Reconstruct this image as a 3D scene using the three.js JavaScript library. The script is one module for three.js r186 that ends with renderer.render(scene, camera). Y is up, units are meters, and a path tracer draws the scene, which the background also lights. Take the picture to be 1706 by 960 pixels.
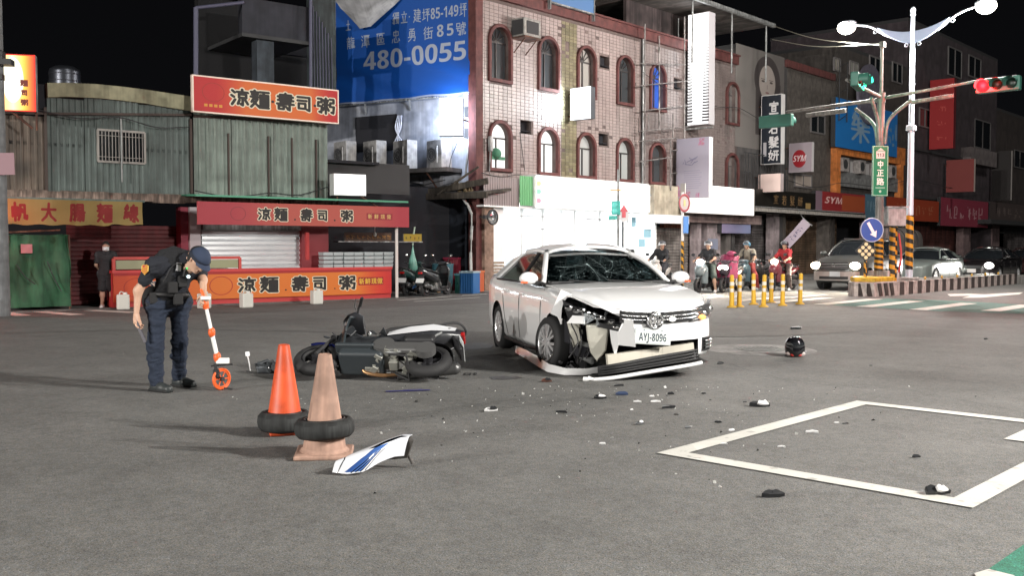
import * as THREE from 'three';
import { mergeGeometries, mergeVertices, toCreasedNormals } from 'three/addons/utils/BufferGeometryUtils.js';
import { RoundedBoxGeometry } from 'three/addons/geometries/RoundedBoxGeometry.js';
import { RectAreaLightUniformsLib } from 'three/addons/lights/RectAreaLightUniformsLib.js';
import { Brush, Evaluator, SUBTRACTION } from 'three-bvh-csg';

// ------------------------------------------------------------------ camera, sky, key light, exposure
const scene = new THREE.Scene();
const EYE = 1.47, F = 1650, CX = 853, CY = 480, PITCH = Math.atan(68 / F);
const camera = new THREE.PerspectiveCamera(2 * Math.atan(CY / F) * 180 / Math.PI, 1706 / 960, 0.1, 600);
camera.position.set(0, EYE, 0);
camera.rotation.x = -PITCH;
{ // night sky of a lit town: nearly black, a little lighter towards the horizon
  const W = 64, H = 32, d = new Float32Array(W * H * 4);
  for (let y = 0; y < H; y++) for (let x = 0; x < W; x++) {
    const up = Math.max(0, ((y + 0.5) / H - 0.5) * 2), k = 0.0003 + 0.0007 * Math.pow(1 - up, 4), i = (y * W + x) * 4;
    d[i] = k * 0.95; d[i + 1] = k * 0.97; d[i + 2] = k * 1.15; d[i + 3] = 1;
  }
  const t = new THREE.DataTexture(d, W, H, THREE.RGBAFormat, THREE.FloatType);
  t.mapping = THREE.EquirectangularReflectionMapping; t.magFilter = THREE.LinearFilter; t.needsUpdate = true;
  scene.background = t; scene.environment = t;
}
const sun = new THREE.DirectionalLight(new THREE.Color(1, 0.97, 0.91), 0.13);
sun.position.set(30, 38, 12); sun.target.position.set(0, 0, -16); scene.add(sun, sun.target);
sun.castShadow = true; sun.shadow.radius = 14; sun.shadow.mapSize.set(2048, 2048);
Object.assign(sun.shadow.camera, { left: -60, right: 60, top: 60, bottom: -60, near: 1, far: 200 });
const renderer = new THREE.WebGLRenderer({ antialias: true });
renderer.toneMapping = THREE.LinearToneMapping; renderer.toneMappingExposure = 4.6;
renderer.shadowMap.enabled = true;
RectAreaLightUniformsLib.init();

// ------------------------------------------------------------------ numbers, noise, textures
const V = (x, y, z) => new THREE.Vector3(x, y, z), lerp = THREE.MathUtils.lerp, clamp = THREE.MathUtils.clamp;
const rng = (s) => () => { s = (s + 0x6d2b79f5) | 0; let t = Math.imul(s ^ (s >>> 15), 1 | s); t = (t + Math.imul(t ^ (t >>> 7), 61 | t)) ^ t; return ((t ^ (t >>> 14)) >>> 0) / 4294967296; };
const hash = (x, y, s = 0) => { let h = Math.imul(x, 374761393) ^ Math.imul(y, 668265263) ^ Math.imul(s + 17, 2147483647); h = Math.imul(h ^ (h >>> 13), 1274126177); return ((h ^ (h >>> 16)) >>> 0) / 4294967296; };
function vnoise(x, y, s = 0, per = 0) {
  const ix = Math.floor(x), iy = Math.floor(y), fx = x - ix, fy = y - iy, u = fx * fx * (3 - 2 * fx), v = fy * fy * (3 - 2 * fy), w = (a) => per ? ((a % per) + per) % per : a;
  return lerp(lerp(hash(w(ix), w(iy), s), hash(w(ix + 1), w(iy), s), u), lerp(hash(w(ix), w(iy + 1), s), hash(w(ix + 1), w(iy + 1), s), u), v);
}
const fbm = (x, y, o, s = 0, per = 0) => { let a = 0, k = 0.5, t = 0; for (let i = 0; i < o; i++) { a += k * vnoise(x, y, s + i, per); t += k; x *= 2; y *= 2; per *= 2; k *= 0.5; } return a / t; };
function tex(w, h, fn, srgb = true) {
  const d = new Uint8Array(w * h * 4);
  for (let y = 0; y < h; y++) for (let x = 0; x < w; x++) { const c = fn(x, y), i = (y * w + x) * 4; for (let k = 0; k < 3; k++) d[i + k] = clamp((c.length ? c[k] : c) * 255, 0, 255); d[i + 3] = 255; }
  const t = new THREE.DataTexture(d, w, h); t.magFilter = THREE.LinearFilter; t.wrapS = t.wrapT = THREE.RepeatWrapping; if (srgb) t.colorSpace = THREE.SRGBColorSpace; t.needsUpdate = true; return t;
}
const scaled = (t, mx, my = mx) => { const c = t.clone(); c.repeat.set(1 / mx, 1 / my); c.needsUpdate = true; return c; };   // mx metres per repeat
const T = {
  grime: tex(256, 256, (x, y) => { const a = fbm(x / 32, y / 32, 5, 1, 8), b = fbm(x / 8, y / 128, 3, 9, 32); return 0.62 + 0.38 * clamp(a * 0.9 + b * 0.5 - 0.05, 0, 1); }),
  streak: tex(256, 256, (x, y) => { const a = fbm(x / 8, y / 128, 4, 3, 32), b = fbm(x / 64, y / 64, 4, 5, 4); return clamp(0.45 + 0.75 * a * b * 1.6, 0, 1); }),
  fine: tex(256, 256, (x, y) => 0.5 + 0.5 * (fbm(x / 4, y / 4, 3, 21, 64) - 0.5) + 0.25 * (hash(x, y, 5) - 0.5), false),
  asphalt: tex(1024, 1024, (x, y) => {
    const n = hash(x >> 1, y >> 1, 3), m = hash(x, y, 8), f = fbm(x / 128, y / 128, 4, 31, 8), g = fbm(x / 16, y / 16, 3, 51, 64);
    let v = 0.60 + 0.10 * (f - 0.5) + 0.12 * (g - 0.5) + 0.30 * (m - 0.5) + (n > 0.93 ? 0.24 * (n - 0.9) * 8 : 0) - (hash(x >> 1, y >> 1, 77) > 0.93 ? 0.2 : 0);
    const t = hash(x >> 2, y >> 2, 12); return [v * (1.0 + 0.05 * (t - 0.4)), v, v * (1 - 0.07 * (t - 0.45))];
  }),
  asphaltBump: tex(512, 512, (x, y) => 0.5 + 0.5 * (hash(x, y, 3) - 0.5) + 0.5 * (fbm(x / 3, y / 3, 2, 41, 0) - 0.5), false),
  paint: tex(256, 256, (x, y) => { const a = fbm(x / 10, y / 10, 4, 61, 0), b = fbm(x / 60, y / 60, 3, 63, 0); return 0.82 + 0.18 * b - (a > 0.7 ? 0.16 * Math.min(1, (a - 0.7) * 12) : 0) + 0.05 * (hash(x, y, 2) - 0.5); }),
};
const col = (c) => Array.isArray(c) ? new THREE.Color().setRGB(...c) : new THREE.Color(c);
function mat(c, rough = 0.8, o = {}) {   // c: linear [r, g, b]
  const { m = 0, map, phys, ...rest } = o;
  const M = new (phys || rest.transmission || rest.clearcoat || rest.sheen ? THREE.MeshPhysicalMaterial : THREE.MeshStandardMaterial)({ color: col(c), roughness: rough, metalness: m, side: THREE.DoubleSide, ...rest });
  if (map) M.map = map;
  return M;
}
const dirty = (c, rough = 0.85, size = 2.2, o = {}) => mat(c, rough, { map: scaled(T.grime, size), ...o });
const rusty = (c, rough = 0.8, size = 2.5, o = {}) => mat(c, rough, { map: scaled(T.streak, size), ...o });
const glow = (c, k, o = {}) => mat([c[0] * 0.25, c[1] * 0.25, c[2] * 0.25], 0.6, { emissive: col(c), emissiveIntensity: k, ...o });

// ------------------------------------------------------------------ places: a photo pixel as a ray, the ground under it, upright planes with their own axes
function ray(px, py) { const x = (px - CX) / F, y = (CY - py) / F, c = Math.cos(PITCH), s = Math.sin(PITCH); return V(x, y * c - s, -c - y * s); }
function GP(px, py, h = 0) { const d = ray(px, py), t = (EYE - h) / -d.y; return V(d.x * t, h, d.z * t); }
function AT(px, py, Z) { const d = ray(px, py), t = Z / -d.z; return V(d.x * t, EYE + d.y * t, -Z); }
class Plane3 {                       // s runs along the wall, y up, d out of it
  constructor(o, turn) { this.o = o.clone().setY(0); this.turn = turn; this.s = V(Math.cos(turn), 0, -Math.sin(turn)); this.n = V(Math.sin(turn), 0, Math.cos(turn)); }
  at(s, y, d = 0) { return this.o.clone().addScaledVector(this.s, s).addScaledVector(this.n, d).setY(y); }
  hit(px, py, d = 0) { const r = ray(px, py), e = V(0, EYE, 0), k = this.o.clone().addScaledVector(this.n, d).sub(e).dot(this.n) / r.dot(this.n), p = e.addScaledVector(r, k); return [p.clone().sub(this.o).dot(this.s), p.y]; }
  sAt(px, d = 0) { return this.hit(px, 412, d)[0]; }
  rect(x0, y0, x1, y1, d = 0) { const a = this.hit(x0, y0, d), b = this.hit(x1, y1, d), a2 = this.hit(x0, y1, d), b2 = this.hit(x1, y0, d); const s0 = (a[0] + a2[0]) / 2, s1 = (b[0] + b2[0]) / 2; return { s0, s1, y0: (a2[1] + b[1]) / 2, y1: (a[1] + b2[1]) / 2, w: s1 - s0, cs: (s0 + s1) / 2, get h() { return this.y1 - this.y0; }, get cy() { return (this.y0 + this.y1) / 2; } }; }
  ground(px, py) { const p = GP(px, py).sub(this.o); return [p.dot(this.s), p.dot(this.n)]; }
}
// ------------------------------------------------------------------ the scene's objects: names, labels, parts
const used = {};
function numbered(n) { if (used[n] === undefined) { used[n] = 0; return n; } used[n]++; return n + '_' + String(used[n]).padStart(3, '0'); }
function tag(o, label, category, group, kind) { if (label) o.userData.label = label; if (category) o.userData.category = category; if (group) o.userData.group = group; if (kind) o.userData.kind = kind; return o; }
function thing(name, label, category, pos = V(0, 0, 0), turn = 0, group) { const o = new THREE.Group(); o.name = numbered(name); scene.add(o); o.position.copy(pos); o.rotation.y = turn; return tag(o, label, category, group); }
function mesh(name, g, m, parent) { const o = new THREE.Mesh(g, m); o.name = parent ? name : numbered(name); o.castShadow = o.receiveShadow = true; (parent || scene).add(o); return o; }
function flat(g) {
  g = g.index ? g.toNonIndexed() : g.clone();
  for (const k of Object.keys(g.attributes)) if (!['position', 'normal', 'uv'].includes(k)) g.deleteAttribute(k);
  if (!g.attributes.normal) g.computeVertexNormals();
  if (!g.attributes.uv) g.setAttribute('uv', new THREE.BufferAttribute(new Float32Array(g.attributes.position.count * 2), 2));
  g.morphAttributes = {}; g.clearGroups(); return g;
}
function uvMetres(g) {
  const p = g.attributes.position, u = new Float32Array(p.count * 2), a = V(), b = V(), c = V();
  for (let i = 0; i < p.count; i += 3) {
    a.fromBufferAttribute(p, i); b.fromBufferAttribute(p, i + 1); c.fromBufferAttribute(p, i + 2);
    const n = b.clone().sub(a).cross(c.clone().sub(a)), X = Math.abs(n.x), Y = Math.abs(n.y), Z = Math.abs(n.z);
    [a, b, c].forEach((q, k) => { const [s, t] = X >= Y && X >= Z ? [q.z, q.y] : Y >= Z ? [q.x, q.z] : [q.x, q.y]; u[(i + k) * 2] = s; u[(i + k) * 2 + 1] = t; });
  }
  g.setAttribute('uv', new THREE.BufferAttribute(u, 2)); return g;
}
const E3 = new THREE.Euler(), Q = new THREE.Quaternion();
const xf = (x = 0, y = 0, z = 0, rx = 0, ry = 0, rz = 0, s = 1) => new THREE.Matrix4().compose(V(x, y, z), new THREE.Quaternion().setFromEuler(new THREE.Euler(rx, ry, rz)), typeof s === 'number' ? V(s, s, s) : s);
// cloth: the surface pushed in and out in uneven creases that run across the limb
function creased(g, amp, fx = 9, fy = 22, seed = 1) { const p = g.attributes.position, n = g.attributes.normal; for (let i = 0; i < p.count; i++) { const x = p.getX(i), y = p.getY(i), z = p.getZ(i), q = amp * (Math.abs(fbm(x * fx + y * 6 + 40, y * fy + z * fx + 60, 3, seed) - 0.5) * 4 - 0.45); p.setXYZ(i, x + n.getX(i) * q, y + n.getY(i) * q, z + n.getZ(i) * q); } g.computeVertexNormals(); return g; }
class MB {
  constructor() { this.g = []; }
  add(g, m) { g = flat(g); if (m) g.applyMatrix4(m); this.g.push(g); return this; }
  box(w, h, d, x = 0, y = 0, z = 0, o = {}) { return this.add(o.r ? new RoundedBoxGeometry(w, h, d, o.seg || 2, o.r) : new THREE.BoxGeometry(w, h, d), xf(x, y, z, o.rx, o.ry, o.rz)); }
  bar(a, b, r, r2 = r, seg = 8) { const d = b.clone().sub(a), g = new THREE.CylinderGeometry(r2, r, d.length(), seg, 1); const q = new THREE.Quaternion().setFromUnitVectors(V(0, 1, 0), d.clone().normalize()); return this.add(g, new THREE.Matrix4().compose(a.clone().add(b).multiplyScalar(0.5), q, V(1, 1, 1))); }
  beam(a, b, w, h) { const d = b.clone().sub(a), m = new THREE.Matrix4().lookAt(V(0, 0, 0), d.clone().negate(), Math.abs(d.clone().normalize().y) > 0.98 ? V(1, 0, 0) : V(0, 1, 0)); m.setPosition(a.clone().add(b).multiplyScalar(0.5)); return this.add(new THREE.BoxGeometry(w, h, d.length()), m); }
  tube(pts, r, seg = 24, rad = 7, closed = false) { return this.add(new THREE.TubeGeometry(new THREE.CatmullRomCurve3(pts, closed), seg, r, rad, closed)); }
  ball(r, x, y, z, sx = 1, sy = 1, sz = 1, n = 14) { return this.add(new THREE.SphereGeometry(r, n, Math.ceil(n * 0.7)), xf(x, y, z, 0, 0, 0, V(sx, sy, sz))); }
  cyl(r0, r1, h, x, y, z, o = {}) { return this.add(new THREE.CylinderGeometry(r1, r0, h, o.seg || 16), xf(x, y, z, o.rx, o.ry, o.rz)); }
  torus(R, r, x, y, z, o = {}) { return this.add(new THREE.TorusGeometry(R, r, o.rs || 10, o.ts || 28, o.arc || Math.PI * 2), xf(x, y, z, o.rx, o.ry, o.rz, V(1, 1, o.sz || 1))); }
  lathe(prof, x, y, z, o = {}) { return this.add(new THREE.LatheGeometry(prof.map((p) => new THREE.Vector2(p[0], p[1])), o.seg || 24), xf(x, y, z, o.rx, o.ry, o.rz)); }
  prism(pts, depth, m, bevel = 0) { const s = new THREE.Shape(pts.map((p) => new THREE.Vector2(p[0], p[1]))); return this.add(new THREE.ExtrudeGeometry(s, { depth, bevelEnabled: bevel > 0, bevelSize: bevel, bevelThickness: bevel, bevelSegments: 1, steps: 1 }), m); }
  geo(uv = true) { const g = this.g.length === 1 ? this.g[0] : mergeGeometries(this.g); return uv ? uvMetres(g) : g; }
  build(name, m, parent, o = {}) { const r = mesh(name, this.geo(!o.keepUV), m, parent); if (o.label) tag(r, o.label); if (o.kind) r.userData.kind = o.kind; return r; }
}
const part = (name, m, parent, fn, o) => { const b = new MB(); fn(b); return b.build(name, m, parent, o); };
// a grid of points as a smooth sheet; closed joins the last column to the first
function sheet(rows, { closed = false, caps = false } = {}) {
  const R = rows.length, C = rows[0].length, pos = [], uv = [], idx = [];
  rows.forEach((r, i) => r.forEach((p, j) => { pos.push(p.x, p.y, p.z); uv.push(j / (closed ? C : C - 1), i / (R - 1)); }));
  const n = closed ? C : C - 1;
  for (let i = 0; i < R - 1; i++) for (let j = 0; j < n; j++) { const a = i * C + j, b = i * C + (j + 1) % C, c = a + C, d = b + C; idx.push(a, b, d, a, d, c); }
  if (caps) for (const [i, f] of [[0, 1], [R - 1, -1]]) { const k = pos.length / 3, m = rows[i].reduce((s, p) => s.add(p), V()).divideScalar(C); rows[i].forEach((p) => { pos.push(p.x, p.y, p.z); uv.push(0, 0); }); pos.push(m.x, m.y, m.z); uv.push(0, 0); for (let j = 0; j < n; j++) { const a = k + j, b = k + (j + 1) % C; f > 0 ? idx.push(k + C, b, a) : idx.push(k + C, a, b); } }
  const g = new THREE.BufferGeometry(); g.setAttribute('position', new THREE.Float32BufferAttribute(pos, 3)); g.setAttribute('uv', new THREE.Float32BufferAttribute(uv, 2)); g.setIndex(idx); g.computeVertexNormals(); return g;
}
// a sheet with thickness: the same grid pushed back along its normals, with edges
function shell(rows, t) {
  const g = sheet(rows), n = g.attributes.normal, C = rows[0].length, back = rows.map((r, i) => r.map((p, j) => p.clone().addScaledVector(V().fromBufferAttribute(n, i * C + j), -t)));
  const edge = (a, b) => sheet([a, b]);
  return mergeGeometries([g, sheet(back.map((r) => [...r].reverse())), edge(rows[0], back[0]), edge(rows.at(-1), back.at(-1)), edge(rows.map((r) => r[0]), back.map((r) => r[0])), edge(rows.map((r) => r.at(-1)), back.map((r) => r.at(-1)))].map(flat));
}
// ------------------------------------------------------------------ rounded bodies: tapered bones joined smoothly, meshed with surface nets
function flesh(bones, cell, k = 0.03) {
  const lo = V(1e9, 1e9, 1e9), hi = V(-1e9, -1e9, -1e9), M = k + cell * 2;
  for (const b of bones) for (const [p, r] of [[b.a, b.ra], [b.b, b.rb]]) { lo.min(p.clone().subScalar(r + M)); hi.max(p.clone().addScalar(r + M)); }
  const nx = Math.ceil((hi.x - lo.x) / cell) + 1, ny = Math.ceil((hi.y - lo.y) / cell) + 1, nz = Math.ceil((hi.z - lo.z) / cell) + 1, f = new Float32Array(nx * ny * nz).fill(M);
  for (const b of bones) {
    const ab = b.b.clone().sub(b.a), L2 = ab.lengthSq() || 1e-9, R = Math.max(b.ra, b.rb) * (b.fac ? Math.max(1, 1 / b.fac) : 1) + M, mn = b.a.clone().min(b.b).subScalar(R).sub(lo).divideScalar(cell).floor(), mx = b.a.clone().max(b.b).addScalar(R).sub(lo).divideScalar(cell).ceil();
    for (let z = Math.max(0, mn.z); z <= Math.min(nz - 1, mx.z); z++) for (let y = Math.max(0, mn.y); y <= Math.min(ny - 1, mx.y); y++) for (let x = Math.max(0, mn.x); x <= Math.min(nx - 1, mx.x); x++) {
      const px = lo.x + x * cell - b.a.x, py = lo.y + y * cell - b.a.y, pz = lo.z + z * cell - b.a.z, t = clamp((px * ab.x + py * ab.y + pz * ab.z) / L2, 0, 1);
      let wx = px - ab.x * t, wy = py - ab.y * t, wz = pz - ab.z * t;
      if (b.fac) { const c = (wx * b.ax.x + wy * b.ax.y + wz * b.ax.z) * (b.fac - 1); wx += b.ax.x * c; wy += b.ax.y * c; wz += b.ax.z * c; }
      const d = Math.sqrt(wx * wx + wy * wy + wz * wz) - (b.ra + (b.rb - b.ra) * t), i = (z * ny + y) * nx + x, e = f[i], kk = b.k ?? k, h = Math.max(kk - Math.abs(e - d), 0) / kk;
      f[i] = Math.min(e, d) - h * h * kk * 0.25;
    }
  }
  return nets(f, nx, ny, nz, lo, cell);
}
function nets(f, nx, ny, nz, lo, cell) {
  const id = new Int32Array(nx * ny * nz).fill(-1), pos = [], idx = [], at = (x, y, z) => (z * ny + y) * nx + x, E = [[0, 1], [2, 3], [4, 5], [6, 7], [0, 2], [1, 3], [4, 6], [5, 7], [0, 4], [1, 5], [2, 6], [3, 7]];
  for (let z = 0; z < nz - 1; z++) for (let y = 0; y < ny - 1; y++) for (let x = 0; x < nx - 1; x++) {
    const v = []; let s = 0; for (let c = 0; c < 8; c++) { const q = f[at(x + (c & 1), y + ((c >> 1) & 1), z + (c >> 2))]; v.push(q); if (q < 0) s++; }
    if (!s || s === 8) continue;
    let n = 0, X = 0, Y = 0, Z = 0;
    for (const [a, b] of E) if ((v[a] < 0) !== (v[b] < 0)) { const t = v[a] / (v[a] - v[b]); X += lerp(a & 1, b & 1, t); Y += lerp((a >> 1) & 1, (b >> 1) & 1, t); Z += lerp(a >> 2, b >> 2, t); n++; }
    id[at(x, y, z)] = pos.length / 3; pos.push(lo.x + (x + X / n) * cell, lo.y + (y + Y / n) * cell, lo.z + (z + Z / n) * cell);
  }
  const quad = (a, b, c, d, w) => { if (a < 0 || b < 0 || c < 0 || d < 0) return; w ? idx.push(a, b, c, a, c, d) : idx.push(a, c, b, a, d, c); };
  for (let z = 1; z < nz - 1; z++) for (let y = 1; y < ny - 1; y++) for (let x = 1; x < nx - 1; x++) {
    const s = f[at(x, y, z)] < 0;
    if (s !== f[at(x + 1, y, z)] < 0) quad(id[at(x, y - 1, z - 1)], id[at(x, y, z - 1)], id[at(x, y, z)], id[at(x, y - 1, z)], s);
    if (s !== f[at(x, y + 1, z)] < 0) quad(id[at(x - 1, y, z - 1)], id[at(x - 1, y, z)], id[at(x, y, z)], id[at(x, y, z - 1)], s);
    if (s !== f[at(x, y, z + 1)] < 0) quad(id[at(x - 1, y - 1, z)], id[at(x, y - 1, z)], id[at(x, y, z)], id[at(x - 1, y, z)], s);
  }
  const g = new THREE.BufferGeometry(); g.setAttribute('position', new THREE.Float32BufferAttribute(pos, 3)); g.setIndex(idx); g.computeVertexNormals(); return g;
}
const bone = (a, b, ra, rb = ra, o = {}) => ({ a, b, ra, rb, ...o });
// ------------------------------------------------------------------ lettering: Latin from the fonts, Chinese characters from their strokes (a 100 x 100 square each)
const HAN = {
  涼: '12 14 24 24|8 40 20 48|10 88 26 62|62 6 62 16|36 20 94 20|46 32 82 32 82 50 46 50 46 32|64 50 64 90 54 84|48 62 40 84|78 62 90 82',
  麵: '24 4 24 40|6 12 44 12|10 24 40 24|4 38 46 38|22 42 8 66|20 50 38 50 26 70 6 92|16 60 30 76 50 94 96 94|52 10 96 10|74 10 68 26|54 26 94 26 94 82 54 82 54 26|68 28 68 82|80 28 80 82|68 44 80 44|68 62 80 62',
  壽: '50 4 50 28|22 12 80 12|10 22 90 22|20 32 80 32 80 40|10 42 92 42|24 52 76 52|50 44 50 58|6 62 94 62|14 72 40 72 40 90 14 90 14 72|72 64 72 94 62 90|52 76 60 84',
  司: '18 15 82 15 82 88 68 82|18 34 66 34|24 50 60 50 60 78 24 78 24 50',
  粥: '6 12 26 12 26 32 8 32 6 54 28 54 24 90 14 86|50 8 50 94|34 44 66 44|38 18 44 34|62 18 56 34|50 46 34 76|50 46 66 76|74 12 94 12 94 32 76 32 74 54 96 54 92 90 82 86',
  新: '28 4 28 14|8 16 48 16|16 22 20 34|40 22 36 34|6 38 50 38|8 54 48 54|28 38 28 92|26 58 10 80|32 60 46 76|90 8 62 18|62 18 60 60 50 92|62 42 96 42|80 42 80 94',
  鮮: '22 4 8 24|18 14 38 14 32 28|10 30 42 30 42 62 10 62 10 30|26 30 26 62|10 46 42 46|8 74 4 88|18 74 20 86|30 74 34 86|42 72 48 86|60 8 66 22|90 8 82 22|56 28 96 28|60 46 92 46|52 66 98 66|76 28 76 96',
  現: '6 14 40 14|8 46 38 46|4 84 42 78|23 14 23 82|54 10 88 10 88 60 54 60 54 10|54 26 88 26|54 43 88 43|62 60 58 78 46 92|78 60 78 88 96 88 96 76',
  做: '22 6 6 44|16 30 16 94|30 26 58 26|44 8 44 54|34 54 56 54 56 84 34 84 34 54|72 6 62 36|66 24 96 24|88 26 80 62 62 92|68 42 78 72 96 92',
  帆: '8 28 8 74|8 28 40 28 40 70 34 68|24 6 24 96|56 16 54 66 44 92|56 16 82 16 82 82 96 86 96 70|64 36 70 52',
  大: '8 36 92 36|50 6 48 44 34 72 10 92|50 40 64 70 92 92',
  腸: '14 10 14 60 6 92|14 10 34 10 34 90 26 86|14 34 34 34|14 56 34 56|52 8 88 8 88 38 52 38 52 8|52 23 88 23|44 48 98 48|58 48 42 72|56 60 92 60 88 90 78 86|70 60 52 88|80 60 66 92',
  線: '22 4 8 24 26 24|28 14 8 44 36 42|22 44 22 70|10 54 4 74|34 52 40 68|66 4 60 14|50 16 90 16 90 42 50 42 50 16|50 29 90 29|70 42 70 94 60 90|46 56 62 56 46 82|92 50 76 62|72 56 94 88',
  土: '50 10 50 88|22 42 78 42|8 88 92 88',
  獨: '30 6 10 30|16 14 34 44 28 92 18 86|32 36 8 62|32 56 8 82|46 8 94 8 94 30 46 30 46 8|62 8 62 30|78 8 78 30|54 36 46 52|50 42 94 42 90 90 82 86|58 54 80 54 80 70 58 70 58 54|69 46 69 84|52 86 84 82',
  立: '50 6 50 20|14 26 86 26|30 38 38 78|70 38 60 84|6 88 94 88',
  建: '10 12 34 12 16 38 32 38 24 66 6 92|12 56 40 82 96 92|46 16 88 16 88 48|38 30 96 30|46 44 88 44|44 58 92 58|40 70 96 70|66 6 66 82',
  坪: '22 10 22 80|6 34 38 34|4 84 42 74|46 14 94 14|54 26 60 42|88 26 80 42|42 52 98 52|70 14 70 96',
  龍: '26 4 26 14|6 16 46 16|14 22 18 32|38 22 34 32|4 36 48 36|12 46 12 94|12 46 42 46 42 92 34 88|12 60 42 60|12 74 42 74|58 6 58 34 92 34|58 18 90 18|58 46 90 46 90 58 58 58 58 88 96 88 96 76|64 68 88 68|64 78 88 78',
  潭: '8 10 20 22|4 36 16 46|6 92 22 62|32 10 96 10|40 18 90 18 90 36 40 36 40 18|56 10 56 36|74 10 74 36|42 46 88 46 88 70 42 70 42 46|42 58 88 58|28 80 98 80|65 46 65 98',
  區: '8 10 94 10|14 10 14 90 96 90|38 20 74 20 74 40 38 40 38 20|26 50 50 50 50 76 26 76 26 50|62 50 88 50 88 76 62 76 62 50',
  忠: '26 12 76 12 76 40 26 40 26 12|50 2 50 56|16 66 10 90|34 60 36 90 74 90 76 76|50 58 56 72|82 62 92 80',
  勇: '24 6 76 6 54 16|38 16 50 22|24 24 78 24 78 56 24 56 24 24|24 40 78 40|50 24 50 56|10 66 86 66 80 94 68 90|48 56 40 78 14 96',
  街: '24 4 6 26|26 26 4 52|16 44 16 96|52 6 52 42|36 18 68 18|32 42 72 42|52 48 52 84|36 60 68 60|30 90 72 84|76 14 96 14|72 38 98 38|86 38 86 92 78 88',
  號: '8 8 40 8 40 32 8 32 8 8|4 44 46 44|22 44 16 62 40 62 36 92 26 88|68 2 68 18|70 10 92 10|54 20 96 20 94 30|54 20 52 60 44 94|60 36 92 32|74 28 74 46 92 44|66 56 62 92|66 56 80 56 80 88 96 88 96 76',
  中: '18 24 82 24 82 62 18 62 18 24|50 4 50 96', 正: '12 12 88 12|52 12 52 88|52 48 84 48|26 40 26 88|6 88 94 88',
  路: '10 8 40 8 40 34 10 34 10 8|26 34 26 84|26 56 42 56|10 50 10 86|6 90 44 82|62 4 48 38|60 16 88 16 70 42 46 60|60 26 76 46 98 58|54 62 90 62 90 92 54 92 54 62',
  宣: '50 2 50 12|12 26 12 14 88 14 88 26|24 26 76 26|32 36 68 36 68 70 32 70 32 36|32 53 68 53|10 86 90 86',
  若: '10 18 90 18|34 6 34 30|66 6 66 30|8 42 92 42|48 30 36 60 8 86|34 60 80 60 80 94 34 94 34 60',
  髮: '16 6 16 46|16 6 46 6|16 20 44 20|16 32 44 32|6 46 56 46|30 46 24 60 40 56|88 4 62 18|92 18 64 32|94 32 62 48|10 66 92 62|40 54 36 76 10 96|36 76 74 76 52 92 30 98|44 78 66 90 96 96|66 54 78 60',
  妍: '26 6 10 62 40 90|6 34 46 34|40 36 32 66 6 94|52 14 96 14|48 48 98 48|64 14 62 60 50 94|84 14 84 96',
  樂: '38 22 62 22 62 52 38 52 38 22|50 8 44 22|38 37 62 37|20 8 10 26 28 26|28 16 8 46 30 44|82 8 70 26 90 26|90 16 70 46 94 44|6 60 94 60|50 54 50 98|46 62 10 92|54 62 92 92',
};
function han(x, ch, cx, cy, w, h, weight, color, rim, rimColor) {
  x.lineJoin = 'round'; x.lineCap = 'round';
  for (const [lw, c] of rim ? [[weight + rim * 2, rimColor], [weight, color]] : [[weight, color]]) {
    x.strokeStyle = c; x.lineWidth = lw;
    for (const s of HAN[ch].split('|')) { const n = s.split(' ').map(Number); x.beginPath(); for (let i = 0; i < n.length; i += 2) x[i ? 'lineTo' : 'moveTo'](cx - w / 2 + n[i] / 100 * w, cy - h / 2 + n[i + 1] / 100 * h); x.stroke(); }
  }
}
function print(w, h, draw) { const c = document.createElement('canvas'); c.width = w; c.height = h; const x = c.getContext('2d'); draw(x, w, h); const t = new THREE.CanvasTexture(c); t.colorSpace = THREE.SRGBColorSpace; return t; }
// a flat print on the front of a board: a thin sheet with uv 0..1
function face(w, h, x, y, z, o = {}) { return flat(new THREE.PlaneGeometry(w, h, o.nx || 1, o.ny || 1)).applyMatrix4(xf(x, y, z, o.rx, o.ry, o.rz)); }
function area(c, intensity, w, h, parent, x, y, z, ry = 0, rx = 0) { const l = new THREE.RectAreaLight(col(c), intensity, w, h); l.position.set(x, y, z); l.rotation.order = 'YXZ'; l.rotation.set(rx, ry + Math.PI, 0); parent.add(l); return l; }
// ------------------------------------------------------------------ the street's planes: the shop row on the far side, the side wall at its corner, the noodle shop front
const Rw = new Plane3(V(-1.06, 0, -33), 0.842), Sd = new Plane3(V(-1.06, 0, -33), -0.5236);
const Sh = (() => { const a = GP(190, 515), b = GP(652, 498); return new Plane3(a, Math.atan2(a.z - b.z, b.x - a.x)); })();
const onPlane = (P, name, label, category, group, s = 0, y = 0, d = 0) => thing(name, label, category, P.at(s, y, d), P.turn, group);

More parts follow.
